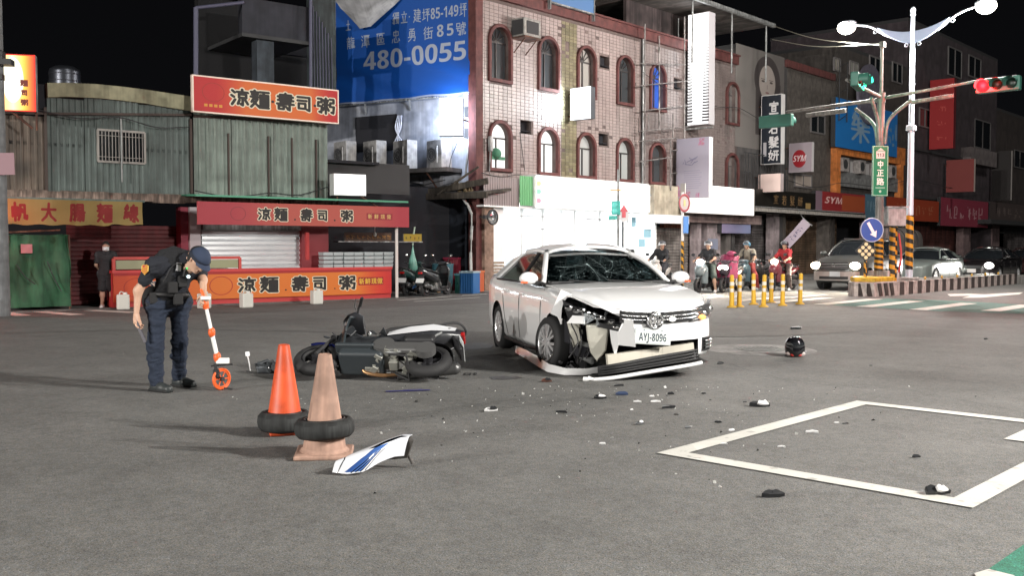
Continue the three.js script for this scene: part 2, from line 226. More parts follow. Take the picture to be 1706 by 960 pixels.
const PR = [0.6, 0.6, 0.6];   // printed boards and cloth, dimmed by one even factor
const M = {
  white: mat([0.78, 0.78, 0.76], 0.5), cream: dirty([0.62, 0.56, 0.46]), black: mat([0.012, 0.012, 0.013], 0.5), rubber: mat([0.018, 0.018, 0.019], 0.75), dark: mat([0.03, 0.03, 0.032], 0.8),
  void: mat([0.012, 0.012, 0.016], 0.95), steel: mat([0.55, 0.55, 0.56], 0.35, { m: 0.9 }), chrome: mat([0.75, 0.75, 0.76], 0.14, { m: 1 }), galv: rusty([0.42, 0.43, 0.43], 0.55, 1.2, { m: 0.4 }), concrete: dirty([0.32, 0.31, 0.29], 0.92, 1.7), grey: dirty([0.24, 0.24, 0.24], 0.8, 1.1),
  glassDark: mat([0.01, 0.012, 0.014], 0.08, { clearcoat: 0.6 }), orange: mat([0.75, 0.13, 0.03], 0.6), red: mat([0.45, 0.03, 0.03], 0.6), rust: rusty([0.16, 0.07, 0.045], 0.85, 1.5), yellow: dirty([0.72, 0.42, 0.03], 0.65, 0.8), navy: mat([0.012, 0.02, 0.045], 0.8), skin: mat([0.5, 0.3, 0.21], 0.6),
};
// ------------------------------------------------------------------ ground
{
  const N = 360, S = 300, g = new THREE.PlaneGeometry(S, S, N, N).rotateX(-Math.PI / 2).translate(0, 0, -S / 2 + 40), p = g.attributes.position, c = new Float32Array(p.count * 3), u = g.attributes.uv;
  g.setAttribute('color', new THREE.BufferAttribute(c, 3));
  for (let i = 0; i < p.count; i++) {
    const x = p.getX(i), z = p.getZ(i), q = x * 0.746 - z * -0.666, l = x * 0.666 - z * 0.746, wear = 0.05 * Math.cos(q * 1.9) * vnoise(l / 14, q / 9, 5) + 0.045 * Math.cos(l * 1.75 + 1) * vnoise(q / 12 + 7, l / 10, 6), k = 0.88 - wear + 0.24 * (fbm(x / 7 + 40, z / 7 + 40, 4, 71) - 0.5) + 0.1 * (fbm(x / 1.8 + 90, z / 30 + 9, 2, 75) - 0.5);
    c[i * 3] = k * 1.0; c[i * 3 + 1] = k; c[i * 3 + 2] = k * 0.985; u.setXY(i, x, z);
  }
  const m = mesh('road', g, mat([0.445, 0.445, 0.435], 0.86, { map: scaled(T.asphalt, 2.9), bumpMap: scaled(T.asphaltBump, 1.15), bumpScale: 0.004, vertexColors: true }));
  m.userData.kind = 'structure';
}
const paintW = mat([0.66, 0.65, 0.6], 0.7, { map: scaled(T.paint, 1.6) });
function decal(name, pts, m, y = 0.004) {   // a painted or patched area: ground points in order
  const o = pts[0].clone().setY(0), s = new THREE.Shape(pts.map((p) => new THREE.Vector2(p.x - o.x, -(p.z - o.z)))), g = flat(new THREE.ShapeGeometry(s).rotateX(-Math.PI / 2)), q = g.attributes.position, u = g.attributes.uv;
  for (let i = 0; i < q.count; i++) u.setXY(i, q.getX(i) + o.x, q.getZ(i) + o.z);
  const r = mesh(name, g, m); r.position.copy(o).setY(y); r.userData.kind = 'structure'; return r;
}
const strip = (name, a, b, w, m = paintW, y = 0.008) => { const d = b.clone().sub(a).setY(0).normalize(), n = V(-d.z, 0, d.x).multiplyScalar(w / 2); return decal(name, [a.clone().add(n), b.clone().add(n), b.clone().sub(n), a.clone().sub(n)], m, y); };
// darker asphalt along the noodle shop, the apron of the shop row, damp oil stains
decal('asphalt_patch', [[-40, 531], [200, 527], [420, 521], [640, 513], [800, 506], [1130, 500], [1130, 493], [800, 488], [640, 498], [420, 508], [-40, 522]].map((p) => GP(...p)), mat([0.27, 0.25, 0.24], 0.9, { map: scaled(T.asphalt, 3.7) }));
decal('asphalt_patch', [[1135, 545], [1260, 541], [1420, 547], [1430, 553], [1300, 560], [1180, 562]].map((p) => GP(...p)), mat([0.38, 0.37, 0.35], 0.9, { map: scaled(T.asphalt, 3.3) }), 0.0045);
decal('oil_stain', [[816, 629], [832, 627], [862, 628], [872, 630], [846, 633], [822, 633]].map((p) => GP(...p)), mat([0.03, 0.028, 0.026], 0.35), 0.005);
decal('oil_stain', [[760, 573], [800, 571], [822, 575], [818, 581], [780, 583], [752, 579]].map((p) => GP(...p)), mat([0.06, 0.058, 0.056], 0.6), 0.005);
{ const g = mesh('pavement', new MB().box(90, 0.06, 6, 44.2, 0.0, -0.9).geo(), dirty([0.24, 0.23, 0.215], 0.92, 3)); g.position.copy(Rw.o); g.rotation.y = Rw.turn; g.userData.kind = 'structure'; }
{ const g = mesh('pavement', new MB().box(26, 0.06, 9, -3, 0.0, -4.4).geo(), dirty([0.13, 0.125, 0.12], 0.92, 3)); g.position.copy(Sh.o); g.rotation.y = Sh.turn; g.userData.kind = 'structure'; }
// white edge line, crosswalks, teal lane under the stripes, lane arrow, scooter turn box
strip('edge_line', GP(664, 501), GP(812, 490), 0.14); strip('edge_line', GP(690, 503), GP(800, 496), 0.12); strip('edge_line', GP(1145, 499), GP(1240, 493.5), 0.14);
decal('lane_paint', [[1385, 509], [1478, 497.5], [1600, 502], [1720, 509], [1720, 524], [1560, 519]].map((p) => GP(...p)), mat([0.2, 0.46, 0.4], 0.85, { map: scaled(T.asphalt, 3.1) }), 0.005);
for (const [x, y, L, w] of [[1333, 500.6, 3.6, 0.42], [1415, 503, 3.6, 0.42], [1485, 506.6, 3.6, 0.42], [1573, 511, 3.7, 0.42], [1682, 513.6, 3.2, 0.42], [1268, 498.4, 3, 0.4], [1345, 493.8, 2.6, 0.3]]) {
  const c = GP(x, y), a = c.clone().addScaledVector(Rw.s, -L / 2), b = c.clone().addScaledVector(Rw.s, L / 2); strip('crosswalk_stripe', a, b, w);
}
for (const [a, b] of [[[-6, 519.5], [40, 526.5]], [[54, 518.7], [131, 525.3]], [[150, 517.6], [226, 521.4]], [[-60, 523], [-20, 530]]]) strip('crosswalk_stripe', GP(...a), GP(...b), 0.34);
decal('lane_arrow', [[1704, 487.4], [1640, 491], [1612, 489.8], [1577, 490.6], [1582, 494], [1616, 493.3], [1602, 497], [1632, 496.6], [1697, 491]].map((p) => GP(...p)), paintW, 0.008);
{
  const A = GP(1094, 756.3), B = GP(1426.8, 669), D = GP(1620, 848.4), C = B.clone().add(D).sub(A), w = 0.16, out = [A, B, C, D], g = new MB();
  const ctr = A.clone().add(C).multiplyScalar(0.5);
  const inn = out.map((p, i) => { const q = out[(i + 3) % 4], r = out[(i + 1) % 4], e = q.clone().sub(p).normalize(), f = r.clone().sub(p).normalize(), k = w / Math.sin(e.angleTo(f)); return p.clone().addScaledVector(e, k).addScaledVector(f, k); });
  const pos = []; for (let i = 0; i < 4; i++) { const j = (i + 1) % 4, q = [out[i], out[j], inn[j], inn[i]].map((p) => p.clone().sub(ctr)); for (const k of [0, 1, 2, 0, 2, 3]) pos.push(q[k].x, 0, q[k].z); }
  const geo = new THREE.BufferGeometry(); geo.setAttribute('position', new THREE.Float32BufferAttribute(pos, 3)); geo.computeVertexNormals();
  const m = mesh('turn_box_marking', uvMetres(flat(geo)), paintW); m.position.copy(ctr).setY(0.008); m.userData.kind = 'structure';
}
decal('turn_arrow_marking', [[1671, 733], [1706, 717], [1760, 735], [1740, 742]].map((p) => GP(...p)), paintW, 0.008);
decal('lane_paint', [[1646, 950], [1706, 908], [1800, 960], [1700, 1010], [1610, 985]].map((p) => GP(...p)), mat([0.08, 0.5, 0.33], 0.85, { map: scaled(T.asphalt, 3.1) }), 0.005);
decal('road_marking', [[1622, 958], [1646, 951], [1690, 962], [1640, 990]].map((p) => GP(...p)), paintW, 0.008);
{ // cracks and a sealed trench in the asphalt
  const crack = (pts, w, c, seed) => { const rn = rng(seed), P = []; for (let i = 0; i + 1 < pts.length; i++) { const a = GP(...pts[i]), b = GP(...pts[i + 1]), n = Math.max(3, Math.round(a.distanceTo(b) / 0.22)); for (let k = 0; k < n; k++) P.push(a.clone().lerp(b, k / n).add(V((rn() - 0.5) * 0.09, 0, (rn() - 0.5) * 0.09))); } const L = P.map((p, i) => { const d = P[Math.min(i + 1, P.length - 1)].clone().sub(P[Math.max(i - 1, 0)]).normalize(), h = w * (0.4 + rn() * 0.8); return [p.clone().add(V(-d.z * h, 0, d.x * h)), p.clone().add(V(d.z * h, 0, -d.x * h))]; }); decal('asphalt_crack', [...L.map((q) => q[0]), ...L.map((q) => q[1]).reverse()], c, 0.003); };
  const dk = mat([0.05, 0.05, 0.05], 0.95), tar = mat([0.06, 0.06, 0.06], 0.6);
  crack([[1190, 600], [1330, 640], [1500, 648], [1720, 690]], 0.004, dk, 3); crack([[60, 585], [230, 600], [400, 588]], 0.004, dk, 4);
  crack([[-20, 556], [300, 548], [640, 556], [820, 546]], 0.03, tar, 6); crack([[1190, 540], [1400, 532], [1720, 552]], 0.03, tar, 7);
}
// chalk left by the investigators: a blue line beside the scooter and a few black figures
strip('chalk_line', GP(643, 653.5), GP(717, 651), 0.055, mat([0.012, 0.01, 0.16], 0.9)); strip('chalk_line', GP(672, 651.2), GP(704, 650), 0.022, mat([0.012, 0.01, 0.16], 0.9), 0.011);
{ const g = new MB(), c = GP(784, 624), sx = 0.013; for (const s of ['0 0 30 0 30 26 0 26 0 0', '0 13 30 13', '-4 34 34 34', '46 -4 62 -4', '54 -4 50 26', '46 10 64 8', '62 12 58 28']) { const n = s.split(' ').map(Number); for (let i = 0; i + 3 < n.length; i += 2) g.beam(V((n[i] - 30) * 0.0022, 0, (n[i + 1] - 14) * 0.006), V((n[i + 2] - 30) * 0.0022, 0, (n[i + 3] - 14) * 0.006), sx, 0.002); } const m = g.build('chalk_mark', mat([0.012, 0.012, 0.014], 0.9)); m.position.copy(c).setY(0.008); m.userData.kind = 'structure'; }
{ // manhole
  const c = GP(1266, 583), t = thing('manhole_cover', 'round cast iron manhole cover in a pale concrete ring left of the helmet', 'manhole cover', c);
  part('collar', dirty([0.3, 0.29, 0.28], 0.9, 0.9), t, (b) => b.lathe([[0.38, 0.012], [0.7, 0.006], [0.78, 0.002]], 0, 0, 0, { seg: 40 }));
  part('rim', mat([0.1, 0.1, 0.1], 0.6, { m: 0.6 }), t, (b) => b.lathe([[0.345, 0.004], [0.35, 0.014], [0.375, 0.014], [0.385, 0.004]], 0, 0, 0, { seg: 40 }));
  part('plate', mat([0.13, 0.13, 0.125], 0.6, { m: 0.5 }), t, (b) => { b.cyl(0.35, 0.35, 0.012, 0, 0.004, 0, { seg: 40 }); });
  part('stud', mat([0.2, 0.2, 0.195], 0.5, { m: 0.6 }), t, (b) => { for (let i = -5; i <= 5; i++) for (let j = -5; j <= 5; j++) if (Math.hypot(i, j) < 5.4) b.box(0.036, 0.012, 0.036, i * 0.06, 0.012, j * 0.06); }, { kind: 'stuff' });
}
// ------------------------------------------------------------------ sheets with ribs
function corrugated(w, h, pitch, depth) {   // centred in x, from y 0 to h, in the plane z = 0
  const n = Math.max(2, Math.round(w / pitch)), xs = []; for (let i = 0; i < n; i++) { const a = -w / 2 + i * w / n, p = w / n; xs.push([a, 0], [a + p * 0.5, 0], [a + p * 0.62, depth], [a + p * 0.88, depth]); } xs.push([w / 2, 0]);
  const g = sheet([xs.map(([x, z]) => V(x, h, z)), xs.map(([x, z]) => V(x, 0, z))]); return toCreasedNormals(g, 0.4);
}
function slats(w, h, pitch, depth) {   // a roller shutter
  const n = Math.round(h / pitch), ys = []; for (let i = 0; i < n; i++) { const a = i * h / n, p = h / n; ys.push([a, 0], [a + p * 0.2, depth], [a + p * 0.7, depth * 0.9], [a + p * 0.96, 0]); } ys.push([h, 0]);
  return toCreasedNormals(sheet(ys.reverse().map(([y, z]) => [V(-w / 2, y, z), V(w / 2, y, z)])), 0.5);
}
const ribs = (name, m, parent, w, h, pitch, depth, x, y, z, o = {}) => { const b = new MB(); b.add((o.slat ? slats : corrugated)(w, h, pitch, depth), xf(x, y, z, 0, o.ry || 0, 0)); return b.build(name, m, parent, o); };

// ================================================================== the noodle shop on the left
const shopPrint = (x, w, h, hh, ys, rim, small) => { // 涼麵·壽司·粥 along a banner; ys = x positions as fractions
  ['涼', '麵', '壽', '司', '粥'].forEach((c, i) => han(x, c, ys[i] * w, h * (small ? 0.52 : 0.5), hh * 0.92, hh, hh * 0.135, '#14100e', rim, '#f3ead0'));
};
const dot = (x, a, b, r, c = '#14100e') => { x.fillStyle = c; x.beginPath(); x.arc(a, b, r, 0, 7); x.fill(); };
const bannerRed = (x, w, h, a, b) => { const g = x.createLinearGradient(0, 0, w, 0); g.addColorStop(0, a); g.addColorStop(0.14, a); g.addColorStop(0.34, b); g.addColorStop(0.8, b); g.addColorStop(0.95, a); g.addColorStop(1, a); x.fillStyle = g; x.fillRect(0, 0, w, h); };
{
  const shop = onPlane(Sh, 'noodle_shop', 'two storey noodle shop with green corrugated upper wall and curved parapet', 'shop building');
  const D = -1.1, tin = dirty([0.08, 0.108, 0.1], 0.6, 2.6), tin2 = dirty([0.18, 0.225, 0.195], 0.55, 2.2), tinRed = rusty([0.17, 0.13, 0.1], 0.7, 2.2), beamM = mat([0.05, 0.035, 0.03], 0.8);
  const px = (x0, y0, x1, y1, d = D) => Sh.rect(x0, y0, x1, y1, d);
  const yTop = px(90, 165, 310, 320).y1, yBot = 4.62 - 0.35, base = px(90, 318, 318, 325).y0;
  // corrugated panels, each its own
  for (const [a, b, m, top, out] of [[-70, 76, tinRed, 190, 0], [80, 142, tin, 165, 0], [142, 232, tin, 166, 0.01], [232, 318, tin, 178, 0], [322, 385, tin2, 190, 0.05], [385, 455, tin2, 195, 0.06], [455, 545, tin2, 200, 0.05]]) {
    const r = px(a, top, b, 321); ribs('corrugated_panel', m, shop, r.w - 0.01, r.y1 - base, out > 0.02 ? 0.21 : 0.15, out > 0.02 ? 0.035 : 0.016, r.cs, base, D + out);
  }
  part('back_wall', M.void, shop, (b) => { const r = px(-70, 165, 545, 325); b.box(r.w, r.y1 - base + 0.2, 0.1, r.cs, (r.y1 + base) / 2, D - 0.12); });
  { // curved parapet band
    const T1 = [[78, 139], [110, 139], [160, 141], [200, 145], [240, 150], [280, 156], [319, 162]], B1 = [[319, 186], [280, 180], [240, 173], [200, 168], [160, 164], [110, 162], [79, 163]];
    part('parapet', dirty([0.27, 0.26, 0.17], 0.85, 1.6), shop, (b) => b.prism([...T1, ...B1].map((p) => Sh.hit(...p, D)), 0.32, xf(0, 0, D - 0.22)));
  }
  for (const [a, y0, c, y1, t] of [[80, 190, 318, 192, 0.06], [322, 194, 545, 206, 0.07], [0, 188, 78, 190, 0.06]]) part('rail', beamM, shop, (b) => { const p = Sh.hit(a, y0, D), q = Sh.hit(c, y1, D); b.beam(V(p[0], p[1], D + 0.07), V(q[0], q[1], D + 0.07), 0.06, t); });
  for (const x of [79, 319, 381, 447, 486, 526]) part('stanchion', beamM, shop, (b) => { const s = Sh.sAt(x, D); b.box(x > 350 ? 0.035 : 0.06, px(80, 190, 318, 321).y1 - base - (x > 350 ? 0.3 : 0), 0.06, s, (px(80, 190, 318, 321).y1 + base - (x > 350 ? 0.3 : 0)) / 2, D + 0.09); });
  { // barred window
    const r = px(163, 219, 241, 271), w = new THREE.Group(); w.name = 'window'; shop.add(w); w.position.set(r.cs, r.cy, D + 0.03);
    part('frame', mat([0.28, 0.26, 0.24], 0.6), w, (b) => { const W = r.w, H = r.h; for (const s of [-1, 1]) { b.box(W, 0.05, 0.08, 0, s * H / 2, 0); b.box(0.05, H, 0.08, s * W / 2, 0, 0.002); } b.box(0.05, H, 0.075, 0, 0, 0.003); });
    part('pane', M.glassDark, w, (b) => b.box(r.w - 0.04, r.h - 0.04, 0.02, 0, 0, 0));
    for (let i = 1; i < 14; i++) part('bar', mat([0.22, 0.2, 0.185], 0.5), w, (b) => b.cyl(0.009, 0.009, r.h, -r.w / 2 + i * r.w / 14, 0, 0.09, { seg: 6 }));
    for (const y of [-0.22, 0.2]) part('rail', mat([0.22, 0.2, 0.185], 0.5), w, (b) => b.box(r.w, 0.014, 0.014, 0, y * r.h * 1.6, 0.075));
    part('drainpipe', M.galv, shop, (b) => { const s = Sh.sAt(203, D); b.bar(V(s, px(160, 195, 203, 303).y1, D + 0.15), V(s, px(160, 195, 203, 303).y0, D + 0.15), 0.022); });
  }
  // ragged eave below the upper storey and the awnings
  { const rn = rng(5); part('eave', rusty([0.3, 0.22, 0.18], 0.85, 0.8), shop, (b) => { let x = -60; while (x < 540) { const w = 26 + rn() * 34, r = px(x, 318 + rn() * 3, x + w, 329, D); b.box(r.w, 0.17 + rn() * 0.06, 0.24 + rn() * 0.1, r.cs, base - 0.07, D + 0.2 + rn() * 0.1, { rx: 0.15 * (rn() - 0.3), rz: 0.03 * (rn() - 0.5) }); x += w; } }); }
  for (const [a, b, m] of [[-60, 240, dirty([0.1, 0.15, 0.13], 0.6, 1)], [325, 678, mat([0.06, 0.24, 0.15], 0.55)]]) {
    const p0 = Sh.hit(a, 334, 0.2), p1 = Sh.hit(b, 342, 0.2);
    part('awning', m, shop, (g) => g.prism([[0.28, 0], [D + 0.05, 0.06], [D + 0.05, 0.1], [0.28, 0.05]], p1[0] - p0[0], new THREE.Matrix4().makeBasis(V(0, 0, 1), V(0, 1, 0), V(-1, 0, 0)).setPosition(p1[0], p1[1] + 0.06, 0)));
  }
  // the ground floor: shutters, pillars, counter, deep dark room
  const G0 = 0.05;
  { const r = px(112, 376, 302, 505, -1.3); ribs('roller_shutter', dirty([0.11, 0.012, 0.015], 0.7, 1.8), shop, r.w, r.y1 - G0, 0.11, 0.02, r.cs, G0, -1.3, { slat: true, label: 'dark red roller shutter', kind: 'stuff' }); }
  { const r = px(336, 384, 503, 447, -0.9); ribs('roller_shutter', mat([0.72, 0.74, 0.76], 0.28, { m: 0.55 }), shop, r.w, r.y1 - G0, 0.135, 0.06, r.cs, G0, -0.9, { slat: true, label: 'shiny steel roller shutter', kind: 'stuff' });
    part('shutter_box', M.galv, shop, (b) => b.box(r.w, 0.2, 0.25, r.cs, r.y1 + 0.1, -0.86)); }
  for (const [a, b, m, d] of [[303, 322, mat([0.22, 0.025, 0.045], 0.7), -0.9], [318, 336, mat([0.45, 0.4, 0.42], 0.7), -0.8], [504, 548, mat([0.17, 0.014, 0.02], 0.6), -0.7]]) part('pillar', m, shop, (g) => { const r = px(a, 380, b, 500, d); g.box(r.w, 2.5 - G0, 0.35, r.cs, (2.5 + G0) / 2, d - 0.18); });
  part('lintel', M.dark, shop, (b) => { const r = px(-60, 360, 690, 385, D); b.box(r.w, 0.9, 0.15, r.cs, 3.5, D - 0.32); });
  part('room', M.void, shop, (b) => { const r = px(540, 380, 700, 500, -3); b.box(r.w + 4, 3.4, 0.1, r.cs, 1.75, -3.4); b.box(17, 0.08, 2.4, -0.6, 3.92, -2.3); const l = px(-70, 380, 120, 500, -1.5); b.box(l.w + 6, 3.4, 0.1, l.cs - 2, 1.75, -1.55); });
  { const r = Sh.rect(190, 449, 652, 506, 0); part('counter', mat([0.4, 0.03, 0.03], 0.6), shop, (b) => { b.box(r.w, r.y1 - 0.06, 0.5, r.cs, (r.y1 - 0.06) / 2 + 0.03, -0.27); }); part('countertop', mat([0.42, 0.03, 0.03], 0.5), shop, (b) => b.box(r.w + 0.06, 0.07, 0.56, r.cs, r.y1 - 0.01, -0.26));
    const y = r.y1, c = Sh.rect(190, 430, 400, 448, -0.1); part('sneeze_guard', mat([0.24, 0.25, 0.15], 0.3), shop, (b) => b.box(c.w - 0.1, c.y1 - y - 0.1, 0.03, c.cs, (c.y1 + y) / 2, -0.1)); part('guard_frame', mat([0.4, 0.04, 0.03], 0.5), shop, (b) => { b.box(c.w, 0.07, 0.06, c.cs, c.y1, -0.1); for (const s of [c.s0, c.s1]) b.box(0.07, c.y1 - y, 0.07, s, (c.y1 + y) / 2, -0.1); }); }
  part('post', mat([0.5, 0.46, 0.44], 0.5), shop, (b) => { const s = Sh.sAt(661, 0.05); b.bar(V(s, 0.03, 0.05), V(s, 2.5, 0.05), 0.045); });
  part('post', mat([0.34, 0.02, 0.02], 0.6), shop, (b) => { const s = Sh.sAt(512, -0.3); b.box(0.09, 0.75, 0.09, s, 1.5, -0.3); });
  part('shelf', M.galv, shop, (b) => { const r = Sh.rect(560, 402, 700, 404, -1.2); b.box(r.w, 0.03, 0.3, r.cs, r.cy, -1.2); });
  for (const x of [527, 625]) part('light_bulb', mat([0.7, 0.7, 0.66], 0.3), shop, (b) => { const p = Sh.hit(x, 391, -0.9); b.ball(0.045, p[0], p[1], -0.9, 1, 1.4, 1); b.bar(V(p[0], p[1] + 0.05, -0.9), V(p[0], p[1] + 0.5, -0.9), 0.006); });

  // banners and signs of the shop
  const board = (name, label, r, d, thick, draw, w, h, o = {}) => { const t = onPlane(Sh, name, label, 'sign', o.group, r.cs, r.cy, d); part('board', o.back || mat([0.6, 0.56, 0.5], 0.7), t, (b) => b.box(r.w, r.h, thick, 0, 0, 0)); mesh('print', face(r.w - (o.in || 0), r.h - (o.in || 0), 0, 0, thick / 2 + 0.004), mat(PR, o.rough ?? 0.6, { map: print(w, h, draw) }), t); if (o.tilt) t.rotation.order = 'YXZ', t.rotation.z = o.tilt; return t; };
  { const r = Sh.rect(320, 138, 563, 196, -0.6); r.y0 = (Sh.hit(320, 186, -0.6)[1] + Sh.hit(563, 208, -0.6)[1]) / 2; r.y1 = (Sh.hit(320, 123, -0.6)[1] + Sh.hit(563, 152, -0.6)[1]) / 2;
    board('shop_sign', 'orange and red sign board above the green corrugated wall with large black characters', r, -0.6, 0.12, (x, w, h) => {
      bannerRed(x, w, h, '#c81f22', '#e8722c'); shopPrint(x, w, h, h * 0.55, [0.3, 0.435, 0.615, 0.745, 0.91], 9); dot(x, w * 0.525, h * 0.53, 11); dot(x, w * 0.828, h * 0.53, 11);
      x.strokeStyle = '#a8281c'; x.lineWidth = 5; x.beginPath(); x.arc(w * 0.125, h * 0.42, h * 0.27, 0, 7); x.stroke(); x.fillStyle = '#e9a23a'; for (let i = 0; i < 4; i++) x.fillRect(w * (0.065 + i * 0.032), h * 0.77, w * 0.022, h * 0.08);
    }, 1024, 268, { in: 0.07, back: mat([0.72, 0.6, 0.52], 0.6) }); }
  { const r = Sh.rect(329, 340, 680, 378, 0.22); r.y1 = (Sh.hit(329, 335, 0.22)[1] + Sh.hit(680, 346, 0.22)[1]) / 2; r.y0 = (Sh.hit(345, 373, 0.22)[1] + Sh.hit(672, 380, 0.22)[1]) / 2;
    board('awning_sign', 'faded red fabric sign along the awning edge above the steel shutter', r, 0.24, 0.06, (x, w, h) => {
      bannerRed(x, w, h, '#b23240', '#bf5548'); shopPrint(x, w, h, h * 0.6, [0.285, 0.36, 0.48, 0.555, 0.675], 5); dot(x, w * 0.425, h * 0.72, 6); dot(x, w * 0.615, h * 0.72, 6);
      x.strokeStyle = '#8e2a34'; x.lineWidth = 4; x.beginPath(); x.arc(w * 0.17, h * 0.5, h * 0.3, 0, 7); x.stroke(); x.fillStyle = '#9c2430'; x.fillRect(w * 0.775, h * 0.34, w * 0.135, h * 0.32); ['新', '鮮', '現', '做'].forEach((c, i) => han(x, c, w * (0.793 + i * 0.033), h * 0.5, h * 0.2, h * 0.24, 4, '#d9b56a'));
    }, 1400, 150, { back: mat([0.4, 0.07, 0.08], 0.7) }); }
  { const r = Sh.rect(190, 455, 652, 505, 0.02); r.y1 = (Sh.hit(190, 453, 0.02)[1] + Sh.hit(652, 450, 0.02)[1]) / 2; r.y0 = 0.16;
    board('counter_banner', 'bright orange banner along the front of the noodle counter behind the officer', r, 0.02, 0.03, (x, w, h) => {
      const g = x.createLinearGradient(0, 0, w, 0); g.addColorStop(0, '#d84a20'); g.addColorStop(0.3, '#ea7a24'); g.addColorStop(0.86, '#ee8024'); g.addColorStop(0.95, '#e03a22'); g.addColorStop(1, '#cf1f22'); x.fillStyle = g; x.fillRect(0, 0, w, h); x.fillStyle = '#b01a1c'; x.fillRect(0, 0, w, h * 0.1);
      shopPrint(x, w, h, h * 0.6, [0.435, 0.515, 0.63, 0.705, 0.815], 6, true); dot(x, w * 0.576, h * 0.74, 6); dot(x, w * 0.765, h * 0.74, 5);
      x.strokeStyle = '#b8321e'; x.lineWidth = 5; for (const c of [0.07, 0.345]) { x.beginPath(); x.arc(w * c, h * 0.52, h * 0.33, 0, 7); x.stroke(); }
      han(x, '涼', w * 0.13, h * 0.45, h * 0.3, h * 0.36, 9, '#2a2550', 4, '#e8dcc4');
      x.fillStyle = '#a51c18'; x.fillRect(w * 0.86, h * 0.32, w * 0.105, h * 0.32); ['新', '鮮', '現', '做'].forEach((c, i) => han(x, c, w * (0.874 + i * 0.0255), h * 0.48, h * 0.19, h * 0.25, 5, '#f0c43c'));
    }, 1700, 200, { back: mat([0.6, 0.15, 0.04], 0.7) }); }
  { // yellow banner of the neighbouring stall, hanging a little ragged
    const r = Sh.rect(-60, 333, 238, 375, 0.3), t = onPlane(Sh, 'stall_banner', 'long mustard yellow cloth banner with red brush characters above the green tarpaulin stall', 'banner', undefined, r.cs, r.cy, 0.3), rows = [];
    for (let i = 6; i >= 0; i--) rows.push([...Array(49)].map((_, j) => V((j / 48 - 0.5) * r.w, (0.5 - i / 6) * r.h * (1 + (i === 6 ? 0.05 * Math.sin(j * 0.9) + (j > 38 ? -0.08 : 0) : 0)), 0.02 * Math.sin(j * 0.7) * i / 6 + 0.015 * Math.sin(j * 0.31 + i))));
    mesh('print', shell(rows, 0.012), mat(PR, 0.85, { map: print(1400, 200, (x, w, h) => { x.fillStyle = '#98834f'; x.fillRect(0, 0, w, h); for (let i = 0; i < 40; i++) { x.fillStyle = `rgba(${120 + i},${95 + i},40,0.06)`; x.fillRect((i * 379) % w, 0, 60, h); } ['帆', '大', '腸', '麵', '線'].forEach((c, i) => han(x, c, w * (0.292 + i * 0.16), h * 0.5, h * 0.62, h * 0.76, 21, '#861f1f')); }) }), t);
  }
  { // lightbox sign standing out from the wall at the far left
    const c = AT(26, 138, 22.6), t = thing('lightbox_sign', 'glowing red and yellow lightbox sign high at the left above the stall roof', 'lightbox sign', c, 0.25), w = 0.86, h = 1.28;
    part('case', M.galv, t, (b) => b.box(w, h, 0.2, 0, 0, -0.105));
    const pr = print(256, 384, (x, W, H) => { const g = x.createLinearGradient(0, 0, W, 0); g.addColorStop(0, '#ff9a40'); g.addColorStop(0.45, '#fff6b8'); g.addColorStop(0.75, '#ffb040'); g.addColorStop(1, '#e83020'); x.fillStyle = g; x.fillRect(0, 0, W, H); x.fillStyle = '#fffbe0'; x.beginPath(); x.ellipse(W * 0.45, H * 0.45, W * 0.26, H * 0.4, 0, 0, 7); x.fill(); ['麵', '司', '粥'].forEach((k, i) => han(x, k, W * 0.72, H * (0.5 + i * 0.17), 46, 44, 8, '#5a1810')); x.strokeStyle = '#e02818'; x.lineWidth = 14; x.strokeRect(0, 0, W, H); });
    mesh('lit_panel', face(w, h, 0, 0, 0.004), mat([0.3, 0.3, 0.3], 0.5, { emissive: col([1, 1, 1]), emissiveMap: pr, emissiveIntensity: 0.3, map: pr }), t); area([1, 0.6, 0.25], 0.1, w, h, t, 0, 0, 0.03);
    part('bracket', M.rust, t, (b) => { b.bar(V(-0.1, -h / 2, -0.1), V(0.3, -h / 2 - 0.35, -0.25), 0.03); b.bar(V(0.4, h / 2, -0.1), V(0.4, -h / 2 - 0.4, -0.2), 0.025); });
  }
  { const r = Sh.rect(559, 291, 608, 325, 0.1), t = onPlane(Sh, 'lightbox_sign', 'small blank white lit box sign on the awning roof right of the corrugated wall', 'lightbox sign', undefined, r.cs, r.cy, 0.1);
    part('case', mat([0.45, 0.45, 0.45], 0.6), t, (b) => b.box(r.w + 0.03, r.h + 0.03, 0.32, 0, 0, -0.17)); part('lit_panel', glow([1, 0.98, 0.95], 0.4), t, (b) => b.box(r.w, r.h, 0.02, 0, 0, 0.006)); area([1, 0.97, 0.93], 0.5, r.w, r.h, t, 0, 0, 0.04); part('strut', M.rust, t, (b) => { b.bar(V(0.3, -r.h / 2, -0.1), V(0.9, -r.h / 2 - 0.3, -0.2), 0.02); b.bar(V(-0.3, -r.h / 2, -0.2), V(-0.3, -r.h / 2 - 0.25, -0.2), 0.02); }); t.rotation.y -= 0.12; }
